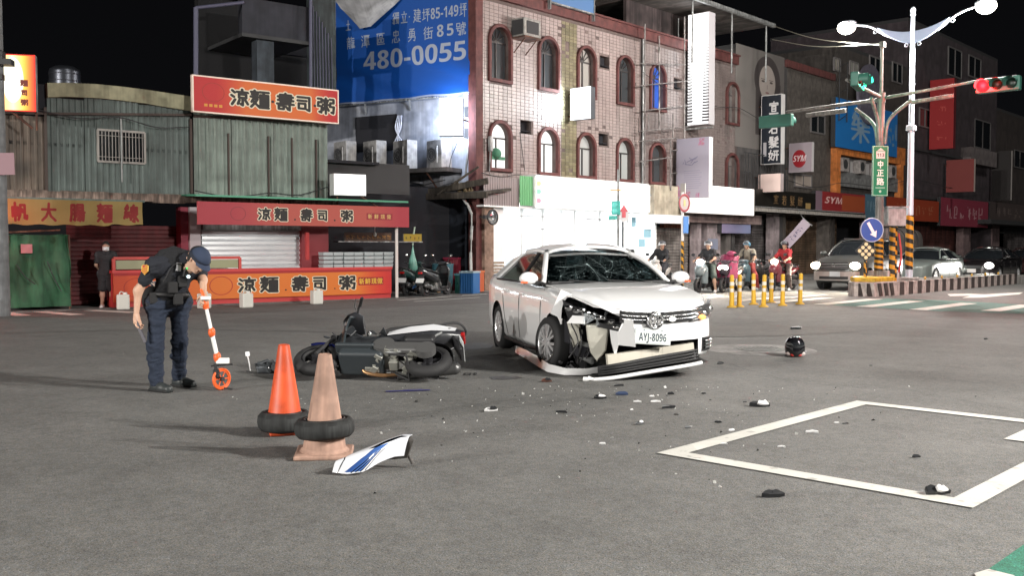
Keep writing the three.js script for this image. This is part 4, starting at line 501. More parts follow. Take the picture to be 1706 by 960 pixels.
// ------------------------------------------------------------------ the side wall with the blue tarpaulin, its air conditioners and the dark yard below
{
  const L = Sd.sAt(543), B = onPlane(Sd, 'side_building', 'pale plastered side wall behind the blue tarpaulin and air conditioners', 'building'), blueGrey = dirty([0.36, 0.38, 0.44], 0.85, 2.4), top = 10.6, mid = 3.55;
  part('wall', blueGrey, B, (b) => b.box(-L - 0.35, top - mid, 0.25, (L - 0.35) / 2, (top + mid) / 2, -0.125)); part('return_wall', dirty([0.1, 0.12, 0.14], 0.9, 2), B, (b) => b.box(0.2, top, 6, L, top / 2, -3));
  { const r = Sd.rect(594, 193, 662, 252, 0); part('window', M.void, B, (b) => b.box(r.w, r.h, 0.05, r.cs, r.cy, 0.01)); part('pipe', mat([0.5, 0.52, 0.6], 0.5), B, (b) => { for (let i = 0; i < 4; i++) { const p = Sd.hit(668 - i * 2, 192, 0.1), q = Sd.hit(658 + i * 4, 236, 0.1); b.tube([V(p[0], p[1], 0.06), V(p[0] - 0.02 * i, (p[1] + q[1]) / 2, 0.12), V(q[0], q[1], 0.1)], 0.022, 10, 6); } }); }
  { const r = Sd.rect(548, 284, 755, 292, 0.55); part('ledge', dirty([0.12, 0.11, 0.11], 0.9, 1), B, (b) => b.box(r.w, 0.14, 0.95, r.cs, r.cy, 0.45)); for (let i = 0; i < 3; i++) part('bracket', M.rust, B, (b) => { const s = r.s0 + (i + 0.5) * r.w / 3; b.bar(V(s, r.cy - 0.05, 0.85), V(s, r.cy - 0.7, 0.02), 0.03); }); part('window', mat([0.2, 0.2, 0.22], 0.4), B, (b) => { for (const [a, c] of [[668, 700], [706, 738]]) { const q = Sd.rect(a, 296, c, 312, 0.02); b.box(q.w, q.h, 0.03, q.cs, q.cy, 0.01); } }); }
  part('pipe', M.galv, B, (b) => { const p = Sd.hit(790, -10, 0.2), q = Sd.hit(788, 168, 0.2), r = Sd.hit(776, 292, 0.2); b.bar(V(p[0], p[1], 0.2), V(q[0], q[1], 0.2), 0.07); b.bar(V(q[0] - 0.02, q[1] - 0.1, 0.2), V(r[0], r[1], 0.2), 0.035); });
  part('meter_box', M.dark, B, (b) => { for (const y of [186, 222]) { const p = Sd.rect(775, y - 8, 788, y + 8, 0.1); b.box(p.w, p.h, 0.15, p.cs, p.cy, 0.08); } });
  // dark yard under it
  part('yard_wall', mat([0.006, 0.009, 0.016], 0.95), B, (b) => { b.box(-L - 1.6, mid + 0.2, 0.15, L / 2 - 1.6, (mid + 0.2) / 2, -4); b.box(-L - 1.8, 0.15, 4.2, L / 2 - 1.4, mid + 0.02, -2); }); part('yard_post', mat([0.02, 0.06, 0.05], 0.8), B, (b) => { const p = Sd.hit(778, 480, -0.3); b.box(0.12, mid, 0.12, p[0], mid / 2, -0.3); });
  { const r = Sd.rect(660, 322, 800, 333, 0.9); part('canopy', rusty([0.09, 0.075, 0.06], 0.9, 1.2), B, (b) => { b.box(r.w + 2.2, 0.09, 1.7, r.cs - 0.9, r.cy + 0.16, 0.1, { rx: 0.12 }); b.box(r.w + 2.4, 0.2, 0.1, r.cs - 0.9, r.cy, 0.95); b.beam(V(r.s1 - 1.6, r.cy + 0.05, 1), V(r.s1 - 0.3, r.cy + 0.95, 0.5), 0.1, 0.06); b.beam(V(r.s1 - 2.4, r.cy + 0.1, 0.9), V(r.s1 + 0.3, r.cy + 0.45, 0.9), 0.05, 0.2); }); part('downpipe', mat([0.42, 0.43, 0.42], 0.5), B, (b) => { const P = (x, y) => { const h = Sd.hit(x, y, 0.6); return V(h[0], h[1], 0.6); }; b.tube([P(735, 322), P(765, 326), P(778, 340), P(786, 357)], 0.05, 14); b.bar(P(786, 377), P(785, 400), 0.05); b.bar(P(784, 420), P(785, 452), 0.05); b.bar(P(786, 357), P(784, 452), 0.025); }); part('rag', dirty([0.14, 0.1, 0.05], 0.9, 0.5), B, (b) => { const rn = rng(3); for (let i = 0; i < 14; i++) { const h = Sd.hit(762 + rn() * 28, 306 + rn() * 20, 0.5); b.box(0.1 + rn() * 0.3, 0.06, 0.08, h[0], h[1], 0.5 + rn() * 0.3, { rz: rn() * 3 }); } }); }
  { // white shade cloth beside the noodle awning
    const t = onPlane(Sd, 'shade_awning', 'small grey cloth awning poking out right of the noodle shop', 'awning'), P = (x, y, d) => { const h = Sd.hit(x, y, d); return V(h[0], h[1], d); }; mesh('cloth', shell([[P(676, 356, 1.2), P(700, 357, 0.8), P(722, 363, 0.3)], [P(676, 344, 0.6), P(700, 347, 0.4), P(722, 358, 0.1)]], 0.02), dirty([0.4, 0.36, 0.3], 0.8, 1), t); part('pole', M.galv, t, (b) => b.bar(P(678, 352, 0.8), P(722, 361, 0.2), 0.025)); mesh('flap', shell([[P(672, 378, 1.1), P(681, 374, 1.1)], [P(674, 346, 1.1), P(682, 344, 1.1)]], 0.015), dirty([0.5, 0.42, 0.38], 0.8, 0.6), t); }
  { // tarpaulin
    const bl = Sd.hit(561, 174, 0.28), br = Sd.hit(783, 158, 0.28), s0 = bl[0], s1 = br[0], y0 = (bl[1] + br[1]) / 2, y1 = 11.2, w = s1 - s0, h = y1 - y0, t = onPlane(Sd, 'tarpaulin', 'big blue advertising tarpaulin with white lettering and phone number', 'tarpaulin', undefined, (s0 + s1) / 2, (y0 + y1) / 2, 0.28), rows = [];
    for (let i = 0; i <= 30; i++) rows.push([...Array(41)].map((_, j) => { const u = j / 40, v = i / 30, f = Math.max(0, 1 - v * 2), k = u * 1.1 + v * 2.4; return V((u - 0.5) * w, (v - 0.5) * h + (i === 0 ? 0.02 * Math.sin(u * 20) : 0), 0.05 * Math.sin(k * 9) * f + 0.03 * Math.sin(k * 17 + 1) * f + 0.03 * Math.sin(u * 5) * (1 - f)); }));
    mesh('cloth', shell(rows, 0.018), mat(PR, 0.5, { map: print(1100, Math.round(1100 * h / w), (x, W, H) => { x.fillStyle = '#0d59b8'; x.fillRect(0, 0, W, H); const c = '#b9bfd0', at = (yPhoto) => H * (1 - ((Sd.hit(690, yPhoto, 0.28)[1] - y0) / h)); const y = [at(27), at(58), at(93)], k = W; ['龍', '潭', '區', '忠', '勇', '街'].forEach((q, i) => han(x, q, k * (0.12 + i * 0.117), y[1], k * 0.066, k * 0.08, k * 0.0062, c)); x.fillStyle = c; x.textAlign = 'center'; x.font = `bold ${k * 0.098}px sans-serif`; x.fillText('8', k * 0.79, y[1] + k * 0.03); x.fillText('5', k * 0.86, y[1] + k * 0.03); han(x, '號', k * 0.935, y[1], k * 0.07, k * 0.08, k * 0.0062, c); ['獨', '立'].forEach((q, i) => han(x, q, k * (0.47 + i * 0.062), y[0], k * 0.05, k * 0.08, k * 0.006, c)); han(x, '土', k * 0.1, y[0], k * 0.04, k * 0.075, k * 0.006, c); dot(x, k * 0.57, y[0], 5, c); han(x, '建', k * 0.625, y[0], k * 0.055, k * 0.09, k * 0.006, c); han(x, '坪', k * 0.69, y[0], k * 0.055, k * 0.085, k * 0.006, c); x.font = `bold ${k * 0.09}px sans-serif`; x.save(); x.translate(k * 0.82, y[0] + k * 0.032); x.scale(0.72, 1); x.fillText('85-149', 0, 0); x.restore(); han(x, '坪', k * 0.95, y[0], k * 0.05, k * 0.09, k * 0.006, c); x.font = `bold ${k * 0.155}px sans-serif`; x.save(); x.translate(k * 0.6, y[2] + k * 0.055); x.scale(1.17, 1); x.fillText('480-0055', 0, 0); x.restore(); x.fillStyle = '#aab2c8'; x.fillRect(0, H - 12, W, 12); }) }), t);
    part('frame', M.galv, t, (b) => { b.bar(V(w / 2 + 0.08, -h / 2 - 0.2, -0.05), V(w / 2 + 0.08, h / 2, -0.05), 0.045); b.bar(V(-w / 2, -h / 2, -0.08), V(w / 2, -h / 2, -0.08), 0.04); b.bar(V(-w / 2, h / 2, -0.08), V(w / 2, h / 2, -0.08), 0.04); for (const u of [-0.28, 0.06]) b.beam(V(u * w, -h / 2, -0.05), V(u * w - 0.1, -h / 2 - 0.35, -0.24), 0.05, 0.05); });
    const P = (x, y, d) => { const q = Sd.hit(x, y, 0.28 + d); return V(q[0] - (s0 + s1) / 2, q[1] - (y0 + y1) / 2, d); };
    mesh('loose_fold', shell([[P(585, 30, 0.2), P(600, 48, 0.3), P(618, 44, 0.34), P(640, 24, 0.3), P(658, 8, 0.2), P(672, -6, 0.1)], [P(568, 14, 0.4), P(590, 22, 0.5), P(612, 24, 0.55), P(630, 10, 0.5), P(648, -4, 0.3), P(660, -16, 0.2)], [P(548, -14, 0.2), P(575, -16, 0.4), P(600, -16, 0.45), P(620, -20, 0.4), P(638, -24, 0.3), P(650, -30, 0.1)]], 0.02), dirty([0.4, 0.4, 0.42], 0.8, 1.2), t);
  }
  { // lightbox on this wall; its glowing back is added to brighten the wall
    const r = Sd.rect(737, 163, 767, 226, 1.3), t = onPlane(Sd, 'wall_lightbox', 'bright white lightbox at the lower right corner of the blue tarpaulin', 'lightbox sign', undefined, r.cs, r.cy, 1.3); t.rotation.y += 0.5;
    part('case', mat([0.03, 0.035, 0.05], 0.5), t, (b) => b.box(r.w * 1.1, r.h + 0.03, 0.34, 0, 0, -0.18)); part('lit_panel', glow([0.9, 0.97, 1], 0.5), t, (b) => b.box(r.w * 1.08, r.h, 0.02, 0, 0, 0.006)); area([0.85, 0.93, 1], 2.2, r.w, r.h, t, 0, 0, 0.04); part('added_lit_back', glow([0.85, 0.93, 1], 0.3), t, (b) => b.box(r.w * 0.9, r.h * 0.9, 0.02, 0, 0, -0.362)); area([0.72, 0.82, 1], 13, r.w, r.h, t, -0.05, 0, -0.4, Math.PI); part('bracket', M.rust, t, (b) => b.bar(V(0.1, 0, -0.2), V(0.5, 0, -1.3), 0.03));
  }
  const lab = ['grey air conditioner, leftmost of four on the ledge, half behind the sign', 'grey air conditioner, second from the left on the ledge under the tarpaulin', 'grey air conditioner, third from the left on the ledge under the tarpaulin', 'grey air conditioner, rightmost of four on the ledge under the lightbox']; let ac;
  [[553, 240, 589], [601, 237, 640], [652, 235, 690], [707, 233, 748]].forEach(([a, y, c], i) => { const r = Sd.rect(a, y, c, 284, 0.7); let o;
    if (!ac) { o = ac = onPlane(Sd, 'air_conditioner', lab[i], 'air conditioner', 'air conditioners on the ledge'); const w = 0.86, h = 0.98; part('casing', dirty([0.46, 0.45, 0.45], 0.6, 1), o, (b) => b.box(w, h, 0.42, 0, h / 2, 0, { r: 0.025 })); part('fan_grille', mat([0.1, 0.1, 0.11], 0.6), o, (b) => { b.cyl(0.26, 0.26, 0.02, -0.13, h / 2, 0.215, { rx: Math.PI / 2, seg: 24 }); }); for (const R of [0.08, 0.16, 0.24]) part('grille_ring', M.galv, o, (b) => b.torus(R, 0.008, -0.13, h / 2, 0.23, { rs: 5, ts: 20 })); part('fan_hub', M.galv, o, (b) => b.cyl(0.05, 0.05, 0.02, -0.13, h / 2, 0.235, { rx: Math.PI / 2, seg: 12 })); part('handle', mat([0.62, 0.62, 0.62], 0.5), o, (b) => b.box(0.03, h * 0.56, 0.03, 0.19, h / 2, 0.22)); part('foot', M.rust, o, (b) => { for (const s of [-0.3, 0.3]) b.box(0.06, 0.06, 0.5, s, 0.0, 0); }); }
    else { o = ac.clone(); o.name = numbered('air_conditioner'); scene.add(o); } tag(o, lab[i]); const p = Sd.at(r.cs, r.y0 + 0.03, 0.55); o.position.copy(p); o.rotation.y = Sd.turn - 0.35; });
}
// ------------------------------------------------------------------ the dark house behind the noodle shop and the tank on the left roof
{
  const t = onPlane(Sh, 'concrete_house', 'unlit concrete house rising behind the red and orange roof sign', 'house'), P = (x, y, d) => { const h = Sh.hit(x, y, d); return V(h[0], h[1], d); }, wallM = dirty([0.022, 0.023, 0.032], 0.9, 2.5), slab = (name, m, x0, y0, x1, y1, d, dep) => part(name, m, t, (b) => { const r = Sh.rect(x0, y0, x1, y1, d); b.box(r.w, r.h, dep, r.cs, r.cy, d - dep / 2); });
  slab('wall', wallM, 404, 4, 518, 62, -3.4, 0.3); slab('pillar', dirty([0.045, 0.055, 0.068], 0.9, 1.5), 429, 62, 457, 160, -3.5, 0.4); slab('inner_wall', mat([0.004, 0.004, 0.005], 1), 332, 8, 520, 200, -6, 0.3); slab('side_wall', rusty([0.035, 0.048, 0.052], 0.8, 1.6), 519, -12, 560, 165, -3.3, 0.3); slab('floor', M.dark, 404, 62, 518, 68, -3.3, 3); slab('parapet', wallM, 470, 63, 515, 92, -5, 0.2);
  part('window_reveal', glow([1, 0.85, 0.5], 0.03), t, (b) => { for (const [x, y0, y1] of [[470, 70, 84], [479, 72, 85]]) { const a = P(x, y0, -4.9), c = P(x, y1, -4.9); b.bar(a, c, 0.035); } });
  part('pergola', mat([0.06, 0.06, 0.1], 0.6), t, (b) => { b.bar(P(327, 13, -3), P(327, 135, -3), 0.07); b.bar(P(327, 13, -3), P(406, 4, -3.4), 0.05); b.bar(P(518, -10, -3.2), P(518, 160, -3.2), 0.05); for (let i = 0; i < 7; i++) b.beam(P(522 + i * 5, 10 + i * 9, -3.28), P(524 + i * 5, 150, -3.28), 0.04, 0.02); });
  const w = AT(109, 127, 27), k = thing('water_tank', 'steel water tank glinting on the roof at the left', 'water tank', w.clone().setY(w.y - 0.55)); part('tank', mat([0.07, 0.075, 0.09], 0.35, { m: 0.8 }), k, (b) => b.lathe([[0, 0.82], [0.25, 0.8], [0.38, 0.72], [0.4, 0.65], [0.4, 0.08], [0.38, 0.02], [0, 0]], 0, 0, 0)); part('band', mat([0.1, 0.1, 0.12], 0.4, { m: 0.8 }), k, (b) => { for (const y of [0.2, 0.4, 0.58]) b.torus(0.4, 0.012, 0, y, 0, { rx: Math.PI / 2, rs: 5 }); });
}
// ------------------------------------------------------------------ houses and shopfronts further along the row
{
  const box = (name, label, xa, xb, yTopPx, m, o = {}) => { const s0 = Rw.sAt(xa), s1 = Rw.sAt(xb), top = Rw.hit((xa + xb) / 2, yTopPx)[1], t = onPlane(Rw, name, label, o.category || 'building'); m.color.multiplyScalar(0.5); part('wall', m, t, (b) => { b.box(s1 - s0 - 0.02, top - 3.1, 0.3, (s0 + s1) / 2, (top + 3.1) / 2, -0.15 + (o.d || 0)); b.box(0.3, top, 9, s0 + 0.16, top / 2, -4.65); b.box(0.3, top, 9, s1 - 0.17, top / 2, -4.65); }); part('roof', M.dark, t, (b) => b.box(s1 - s0, 0.2, 9.2, (s0 + s1) / 2, top + 0.1, -4.6)); part('inner_wall', M.void, t, (b) => b.box(s1 - s0 - 0.7, 3.1, 0.1, (s0 + s1) / 2, 1.55, -2.2)); return [t, s0, s1, top]; };  // wall colour halved, standing in for weak light along the row
  const win = (t, x0, y0, x1, y1, o = {}) => { const r = Rw.rect(x0, y0, x1, y1), w = new THREE.Group(); w.name = 'window'; w.position.set(r.cs, r.cy, o.d || 0.02); t.add(w); part('frame', o.frame || mat([0.14, 0.13, 0.13], 0.6), w, (b) => { for (const k of [-1, 1]) { b.box(r.w, 0.08, 0.1, 0, k * r.h / 2, 0); b.box(0.08, r.h, 0.1, k * r.w / 2, 0, 0.002); } b.box(0.06, r.h, 0.09, 0, 0, 0.004); }); part('pane', o.pane || M.glassDark, w, (b) => b.box(r.w - 0.05, r.h - 0.05, 0.03, 0, 0, 0)); return w; };
  const shutter = (t, xa, xb, yTop, m, d = -0.9, label) => { const s0 = Rw.sAt(xa, d), s1 = Rw.sAt(xb, d), y1 = Rw.hit((xa + xb) / 2, yTop, d)[1]; ribs('roller_shutter', m, t, s1 - s0, y1 - 0.04, 0.13, 0.025, (s0 + s1) / 2, 0.04, d, { slat: true, kind: 'stuff', label }); part('shutter_box', M.dark, t, (b) => b.box(s1 - s0, 0.5, 0.3, (s0 + s1) / 2, y1 + 0.25, d - 0.1)); };
  const fascia = (name, label, xa, xb, ya, yb, d, draw, W, H, o = {}) => { const r = Rw.rect(xa, ya, xb, yb, d), t = onPlane(Rw, name, label, o.category || 'shop sign', o.group, r.cs, r.cy, d); part('board', o.back || M.dark, t, (b) => b.box(r.w, r.h, 0.22, 0, 0, -0.115)); if (draw) mesh('print', face(r.w, r.h, 0, 0, 0.004), mat([0.95, 0.95, 0.95], 0.55, { map: print(W, H, draw) }), t); return [t, r]; };
  const marks = (x, W, H, n, x0, x1, c, seed, lw = 5) => { const rn = rng(seed); x.strokeStyle = c; x.lineWidth = lw; for (let i = 0; i < n; i++) { const cx = x0 + (i + 0.5) * (x1 - x0) / n, cw = (x1 - x0) / n * 0.34; for (let k = 0; k < 6; k++) { const a = rn() > 0.5; x.beginPath(); const px = cx + (rn() * 2 - 1) * cw, py = H * (0.25 + rn() * 0.5); x.moveTo(px, py); x.lineTo(a ? cx + (rn() * 2 - 1) * cw : px + 2, a ? py + 3 : H * (0.25 + rn() * 0.5)); x.stroke(); } } };

  // ground floor right of the store, under the corner building
  { const t = onPlane(Rw, 'closed_shopfronts', 'row of closed shopfronts with grey roller shutters behind the waiting scooters', 'shopfront'); shutter(t, 1088, 1160, 378, rusty([0.3, 0.27, 0.25], 0.6, 2), -0.7, 'grey roller shutter with vent slots'); shutter(t, 1200, 1292, 372, rusty([0.17, 0.15, 0.15], 0.7, 2), -0.9, 'dark grey roller shutter'); shutter(t, 1296, 1392, 352, rusty([0.17, 0.11, 0.07], 0.55, 2), -0.9, 'brown roller shutter lit by headlights');
    for (const [a, b] of [[1176, 1198], [1160, 1166], [1286, 1296]]) part('pillar', dirty([0.36, 0.3, 0.31], 0.8, 1.6), t, (g) => { const r = Rw.rect(a, 360, b, 480, -0.2); g.box(r.w, 3.4, 0.4, r.cs, 1.7, -0.35); });
    part('lintel', dirty([0.3, 0.22, 0.21], 0.8, 2), t, (g) => { const r = Rw.rect(1090, 356, 1262, 372, -0.1); g.box(r.w, 0.42, 0.4, r.cs, r.cy, -0.1); }); part('air_vent', rusty([0.3, 0.1, 0.05], 0.7, 1), t, (g) => { const r = Rw.rect(1102, 364, 1136, 376, -0.5); g.box(r.w, r.h + 0.2, 0.2, r.cs, r.cy, -0.5); }); part('dark_room', M.void, t, (g) => g.box(Rw.sAt(1392) - Rw.sAt(1090), 3.3, 0.1, (Rw.sAt(1392) + Rw.sAt(1090)) / 2, 1.65, -1.6));
    part('poster', mat([0.22, 0.24, 0.32], 0.6), t, (g) => { const r = Rw.rect(1180, 398, 1196, 416, -0.1); g.box(r.w, r.h, 0.02, r.cs, r.cy, -0.12); }); }
  { const [t, r] = fascia('ribbed_lightbox', 'glowing ribbed lightbox above the dark grey shutter', 1141, 1255, 311, 357, 0.7, null, 0, 0, { back: mat([0.3, 0.28, 0.27], 0.6), category: 'lightbox sign' }); part('lit_panel', glow([1, 0.94, 0.86], 0.5), t, (b) => b.box(r.w, r.h, 0.02, 0, 0, 0.01)); const sm = mat([0.1, 0.075, 0.07], 0.7); for (let i = 0; i <= 60; i++) part('slat', sm, t, (b) => { const c = 1 - 0.72 * Math.exp(-(((i - 33) / 15) ** 2)) * (0.75 + 0.25 * Math.sin(i * 2.3)); b.box(0.016, r.h * c, 0.014, (i / 60 - 0.5) * r.w, -r.h / 2 * (1 - c), 0.03); }); area([1, 0.9, 0.78], 0.7, r.w, r.h, t, 0, 0, 0.08); }  // slats shortened mid-sign, shaping the overexposed glare into them
  { const [t] = fascia('small_awning_sign', 'small lilac sign board hanging under the ribbed lightbox', 1202, 1250, 374, 389, 0.1, (x, W, H) => { const g = x.createLinearGradient(0, 0, W, 0); g.addColorStop(0, '#8a7f9c'); g.addColorStop(1, '#7d86a8'); x.fillStyle = g; x.fillRect(0, 0, W, H); }, 64, 32); }
  // mural building
  { const [t, s0, s1, top] = box('mural_building', 'grey building carrying a faded mural of a woman behind the navy sign', 1223, 1308, 92, dirty([0.16, 0.15, 0.15], 0.85, 2.5));
    const r = Rw.rect(1225, 84, 1306, 250, 0.03); mesh('mural', face(r.w, r.h, r.cs, r.cy, 0.012), mat([0.95, 0.95, 0.95], 0.7, { map: print(512, 768, (x, W, H) => { x.fillStyle = '#6d6866'; x.fillRect(0, 0, W, H); const g = x.createLinearGradient(0, 0, W, 0); g.addColorStop(0, 'rgba(120,116,112,0.7)'); g.addColorStop(1, 'rgba(70,66,64,0.4)'); x.fillStyle = g; x.fillRect(0, 0, W, H); x.fillStyle = '#3a3434'; x.beginPath(); x.ellipse(W * 0.64, H * 0.28, W * 0.27, H * 0.24, 0, 0, 7); x.fill(); x.fillRect(W * 0.4, H * 0.3, W * 0.16, H * 0.55); x.fillRect(W * 0.76, H * 0.3, W * 0.16, H * 0.5); x.fillStyle = '#8e8580'; x.beginPath(); x.ellipse(W * 0.64, H * 0.31, W * 0.17, H * 0.18, 0, 0, 7); x.fill(); x.fillRect(W * 0.57, H * 0.42, W * 0.14, H * 0.16); x.fillStyle = '#3b3331'; for (const e of [0.55, 0.72]) { x.beginPath(); x.ellipse(W * e, H * 0.3, 17, 8, 0, 0, 7); x.fill(); x.fillRect(W * e - 22, H * 0.275, 44, 4); } x.fillStyle = '#6c4c4a'; x.beginPath(); x.ellipse(W * 0.64, H * 0.41, 20, 7, 0, 0, 7); x.fill(); x.fillStyle = '#776d69'; x.fillRect(W * 0.63, H * 0.33, 8, 34); }) }), t);
    part('railing', M.dark, t, (b) => { for (let i = 0; i < 16; i++) { const s = r.s0 + 0.3 + i * 0.28; b.bar(V(s, 4.0, 0.4), V(s, 5.8, 0.4), 0.018); } for (const y of [4.0, 4.9, 5.8]) b.bar(V(r.s0 + 0.2, y, 0.4), V(r.s1 - 0.4, y, 0.4), 0.025); }); }
  fascia('hair_salon_fascia', 'dark shop fascia with gold characters under the navy vertical sign', 1258, 1358, 319, 352, 0.5, (x, W, H) => { x.fillStyle = '#15130f'; x.fillRect(0, 0, W, H); ['宣', '若', '髮', '妍'].forEach((c, i) => han(x, c, W * (0.32 + i * 0.135), H * 0.46, W * 0.085, H * 0.5, 6, '#8c6f4c')); x.fillStyle = '#a88c5a'; x.fillRect(W * 0.82, H * 0.52, W * 0.09, H * 0.3); }, 640, 200);
  { const t = onPlane(Rw, 'shop_eave', 'long pale metal eave below the dark gold lettered fascia', 'awning'), a = Rw.rect(1256, 350, 1440, 356, 0.7); part('edge', dirty([0.4, 0.37, 0.34], 0.6, 1), t, (b) => { const p = Rw.hit(1257, 349, 0.7), q = Rw.hit(1440, 361, 0.7); b.beam(V(p[0], p[1], 0.7), V(q[0], q[1], 0.7), 0.12, 0.16); }); part('sheet', M.grey, t, (b) => b.box(a.w, 0.05, 1.2, a.cs, a.cy + 0.08, 0.05)); }
  { const p = Rw.hit(1326, 389, 1.2), t = onPlane(Rw, 'tilted_banner', 'pale cloth banner hanging askew in front of the brown shutter', 'banner', undefined, p[0], p[1], 1.2); t.rotation.order = 'YXZ'; t.rotation.y = -0.1; t.rotation.z = 0.85; t.scale.setScalar(0.78); mesh('cloth', shell([[V(-0.95, -0.3, 0), V(0, -0.32, 0.06), V(0.95, -0.3, 0)], [V(-0.95, 0.3, 0.02), V(0, 0.28, 0.08), V(0.95, 0.3, 0)]], 0.006), mat([0.95, 0.95, 0.95], 0.8, { map: print(256, 80, (x, W, H) => { x.fillStyle = '#a79aa6'; x.fillRect(0, 0, W, H); marks(x, W, H, 5, 60, 200, '#4a4462', 6, 4); }) }), t); part('rod', M.galv, t, (b) => { b.bar(V(0.97, -0.4, 0), V(0.97, 0.4, 0), 0.02); b.bar(V(0.97, 0.38, 0), V(1.3, 1.0, -0.6), 0.015); }); }
  // motor shop building, tiled
  { const [t] = box('tiled_house', 'narrow tiled house behind the white sign with the red disc', 1308, 1389, 122, dirty([0.22, 0.19, 0.17], 0.8, 1.2)); win(t, 1349, 192, 1372, 222); win(t, 1322, 292, 1350, 312, { pane: mat([0.4, 0.34, 0.3], 0.5) }); part('parapet', brickRed, t, (b) => { const r = Rw.rect(1308, 112, 1389, 124, 0.05); b.box(r.w, 0.35, 0.2, r.cs, r.cy, 0.05); }); }
  fascia('motor_shop_fascia', 'red shop fascia with white letters at its left end', 1358, 1442, 322, 354, 0.5, (x, W, H) => { x.fillStyle = '#8c2a2c'; x.fillRect(0, 0, W, H); x.fillStyle = '#7c6672'; x.fillRect(0, 0, W * 0.12, H); x.fillStyle = '#d9b4b0'; x.font = 'italic bold 84px sans-serif'; x.fillText('SYM', W * 0.16, H * 0.58); x.fillStyle = '#9c4a2a'; x.fillRect(W * 0.5, H * 0.1, W * 0.5, H * 0.8); }, 480, 180);
  // orange framed house with the blue sign
  { const [t, s0, s1] = box('orange_frame_house', 'house with an orange frame round its balcony under the blue sign', 1390, 1506, 96, dirty([0.13, 0.11, 0.1], 0.85, 2)); const r = Rw.rect(1398, 246, 1504, 330, 0.35), or = dirty([0.7, 0.22, 0.05], 0.7, 1.5);
    part('frame', or, t, (b) => { b.box(r.w + 0.6, 1.0, 0.6, r.cs, r.y1 - 0.2, 0.05); for (const s of [r.s0 - 0.1, r.s1 - 0.2]) b.box(0.5, r.h, 0.6, s, r.cy, 0.052); }); part('balcony_wall', M.grey, t, (b) => b.box(r.w, 0.8, 0.2, r.cs, r.y0 + 0.9, 0.1)); win(t, 1412, 270, 1448, 296, { pane: mat([0.42, 0.4, 0.4], 0.6), d: 0.06 }); win(t, 1479, 284, 1500, 318, { d: 0.06, pane: mat([0.3, 0.26, 0.24], 0.3) }); win(t, 1447, 96, 1466, 128); win(t, 1485, 106, 1501, 138); win(t, 1388, 98, 1398, 118, { pane: mat([0.3, 0.28, 0.24], 0.4) }); win(t, 1414, 104, 1428, 126, { pane: mat([0.25, 0.24, 0.22], 0.4) });
    let ac; for (let i = 0; i < 4; i++) { let o; const lab = ['leftmost', 'second from the left', 'third from the left', 'rightmost']; if (!ac) { o = ac = onPlane(Rw, 'condenser_unit', '', 'air conditioner', 'condensers on the orange balcony'); part('casing', dirty([0.36, 0.33, 0.32], 0.7, 1), o, (b) => b.box(0.8, 0.75, 0.4, 0, 0.38, 0, { r: 0.02 })); part('fan_grille', M.dark, o, (b) => b.cyl(0.26, 0.26, 0.02, -0.08, 0.4, 0.205, { rx: Math.PI / 2, seg: 18 })); } else { o = ac.clone(); o.name = numbered('condenser_unit'); scene.add(o); } tag(o, `grey condenser on the orange framed balcony, ${lab[i]} of the four`); o.position.copy(Rw.at(r.s0 + 0.5 + i * (r.w - 1) / 3.6, r.y0 + 1.25, 0.3)); } }
  { const r = Rw.rect(1391, 176, 1494, 254, 0.5), t = onPlane(Rw, 'blue_shop_sign', 'large blue sign with one big pale character above the orange frame', 'shop sign', undefined, r.cs, r.cy, 0.5); part('board', M.dark, t, (b) => b.box(r.w, r.h, 0.25, 0, 0, -0.13)); mesh('print', face(r.w, r.h, 0, 0, 0.004), mat([0.95, 0.95, 0.95], 0.5, { map: print(512, 380, (x, W, H) => { x.fillStyle = '#2272b8'; x.fillRect(0, 0, W, H); han(x, '樂', W * 0.38, H * 0.5, W * 0.3, H * 0.66, 20, '#7e98ae'); marks(x, W, H, 3, W * 0.7, W, '#6a8aa6', 5, 12); }) }), t);
    const q = Rw.rect(1428, 128, 1468, 176, 0.6), k = onPlane(Rw, 'disc_sign', 'round topped grey sign standing above the blue sign', 'sign', undefined, q.cs, q.cy, 0.6); part('disc', dirty([0.14, 0.13, 0.17], 0.6, 1), k, (b) => b.cyl(q.w * 0.5, q.w * 0.5, 0.15, 0, -0.2, 0, { rx: Math.PI / 2, seg: 32 })); part('lattice', M.dark, k, (b) => { for (const s of [-1.2, -0.9]) b.bar(V(s * q.w, -2, 0), V(s * q.w, 1.2, 0), 0.03); for (let i = 0; i < 5; i++) b.bar(V(-1.2 * q.w, -2 + i * 0.7, 0), V(-0.9 * q.w, -1.6 + i * 0.7, 0), 0.02); }); part('post', M.galv, k, (b) => b.bar(V(0, -q.h, -0.1), V(0, -0.3, -0.1), 0.05)); }
  // grey violet block with the red vertical sign
  { const [t, s0, s1, top] = box('violet_block', 'tall grey violet block with a red vertical sign at the far right', 1506, 1655, 66, dirty([0.13, 0.1, 0.115], 0.85, 3)); for (const [a, y0, b, y1] of [[1578, 82, 1600, 128], [1612, 96, 1632, 130], [1622, 202, 1648, 248], [1530, 182, 1548, 212]]) win(t, a, y0, b, y1); for (const y of [4.6, 7.6]) part('string_course', M.dark, t, (b) => b.box(s1 - s0, 0.14, 0.16, (s0 + s1) / 2, y, 0.06)); part('balcony', dirty([0.2, 0.17, 0.17], 0.8, 2), t, (b) => { const r = Rw.rect(1612, 250, 1655, 276, 0.5); b.box(r.w, r.h, 0.8, r.cs, r.cy, 0.3); }); shutter(t, 1515, 1600, 372, rusty([0.2, 0.07, 0.06], 0.7, 2), -0.9, 'dull red roller shutter'); }
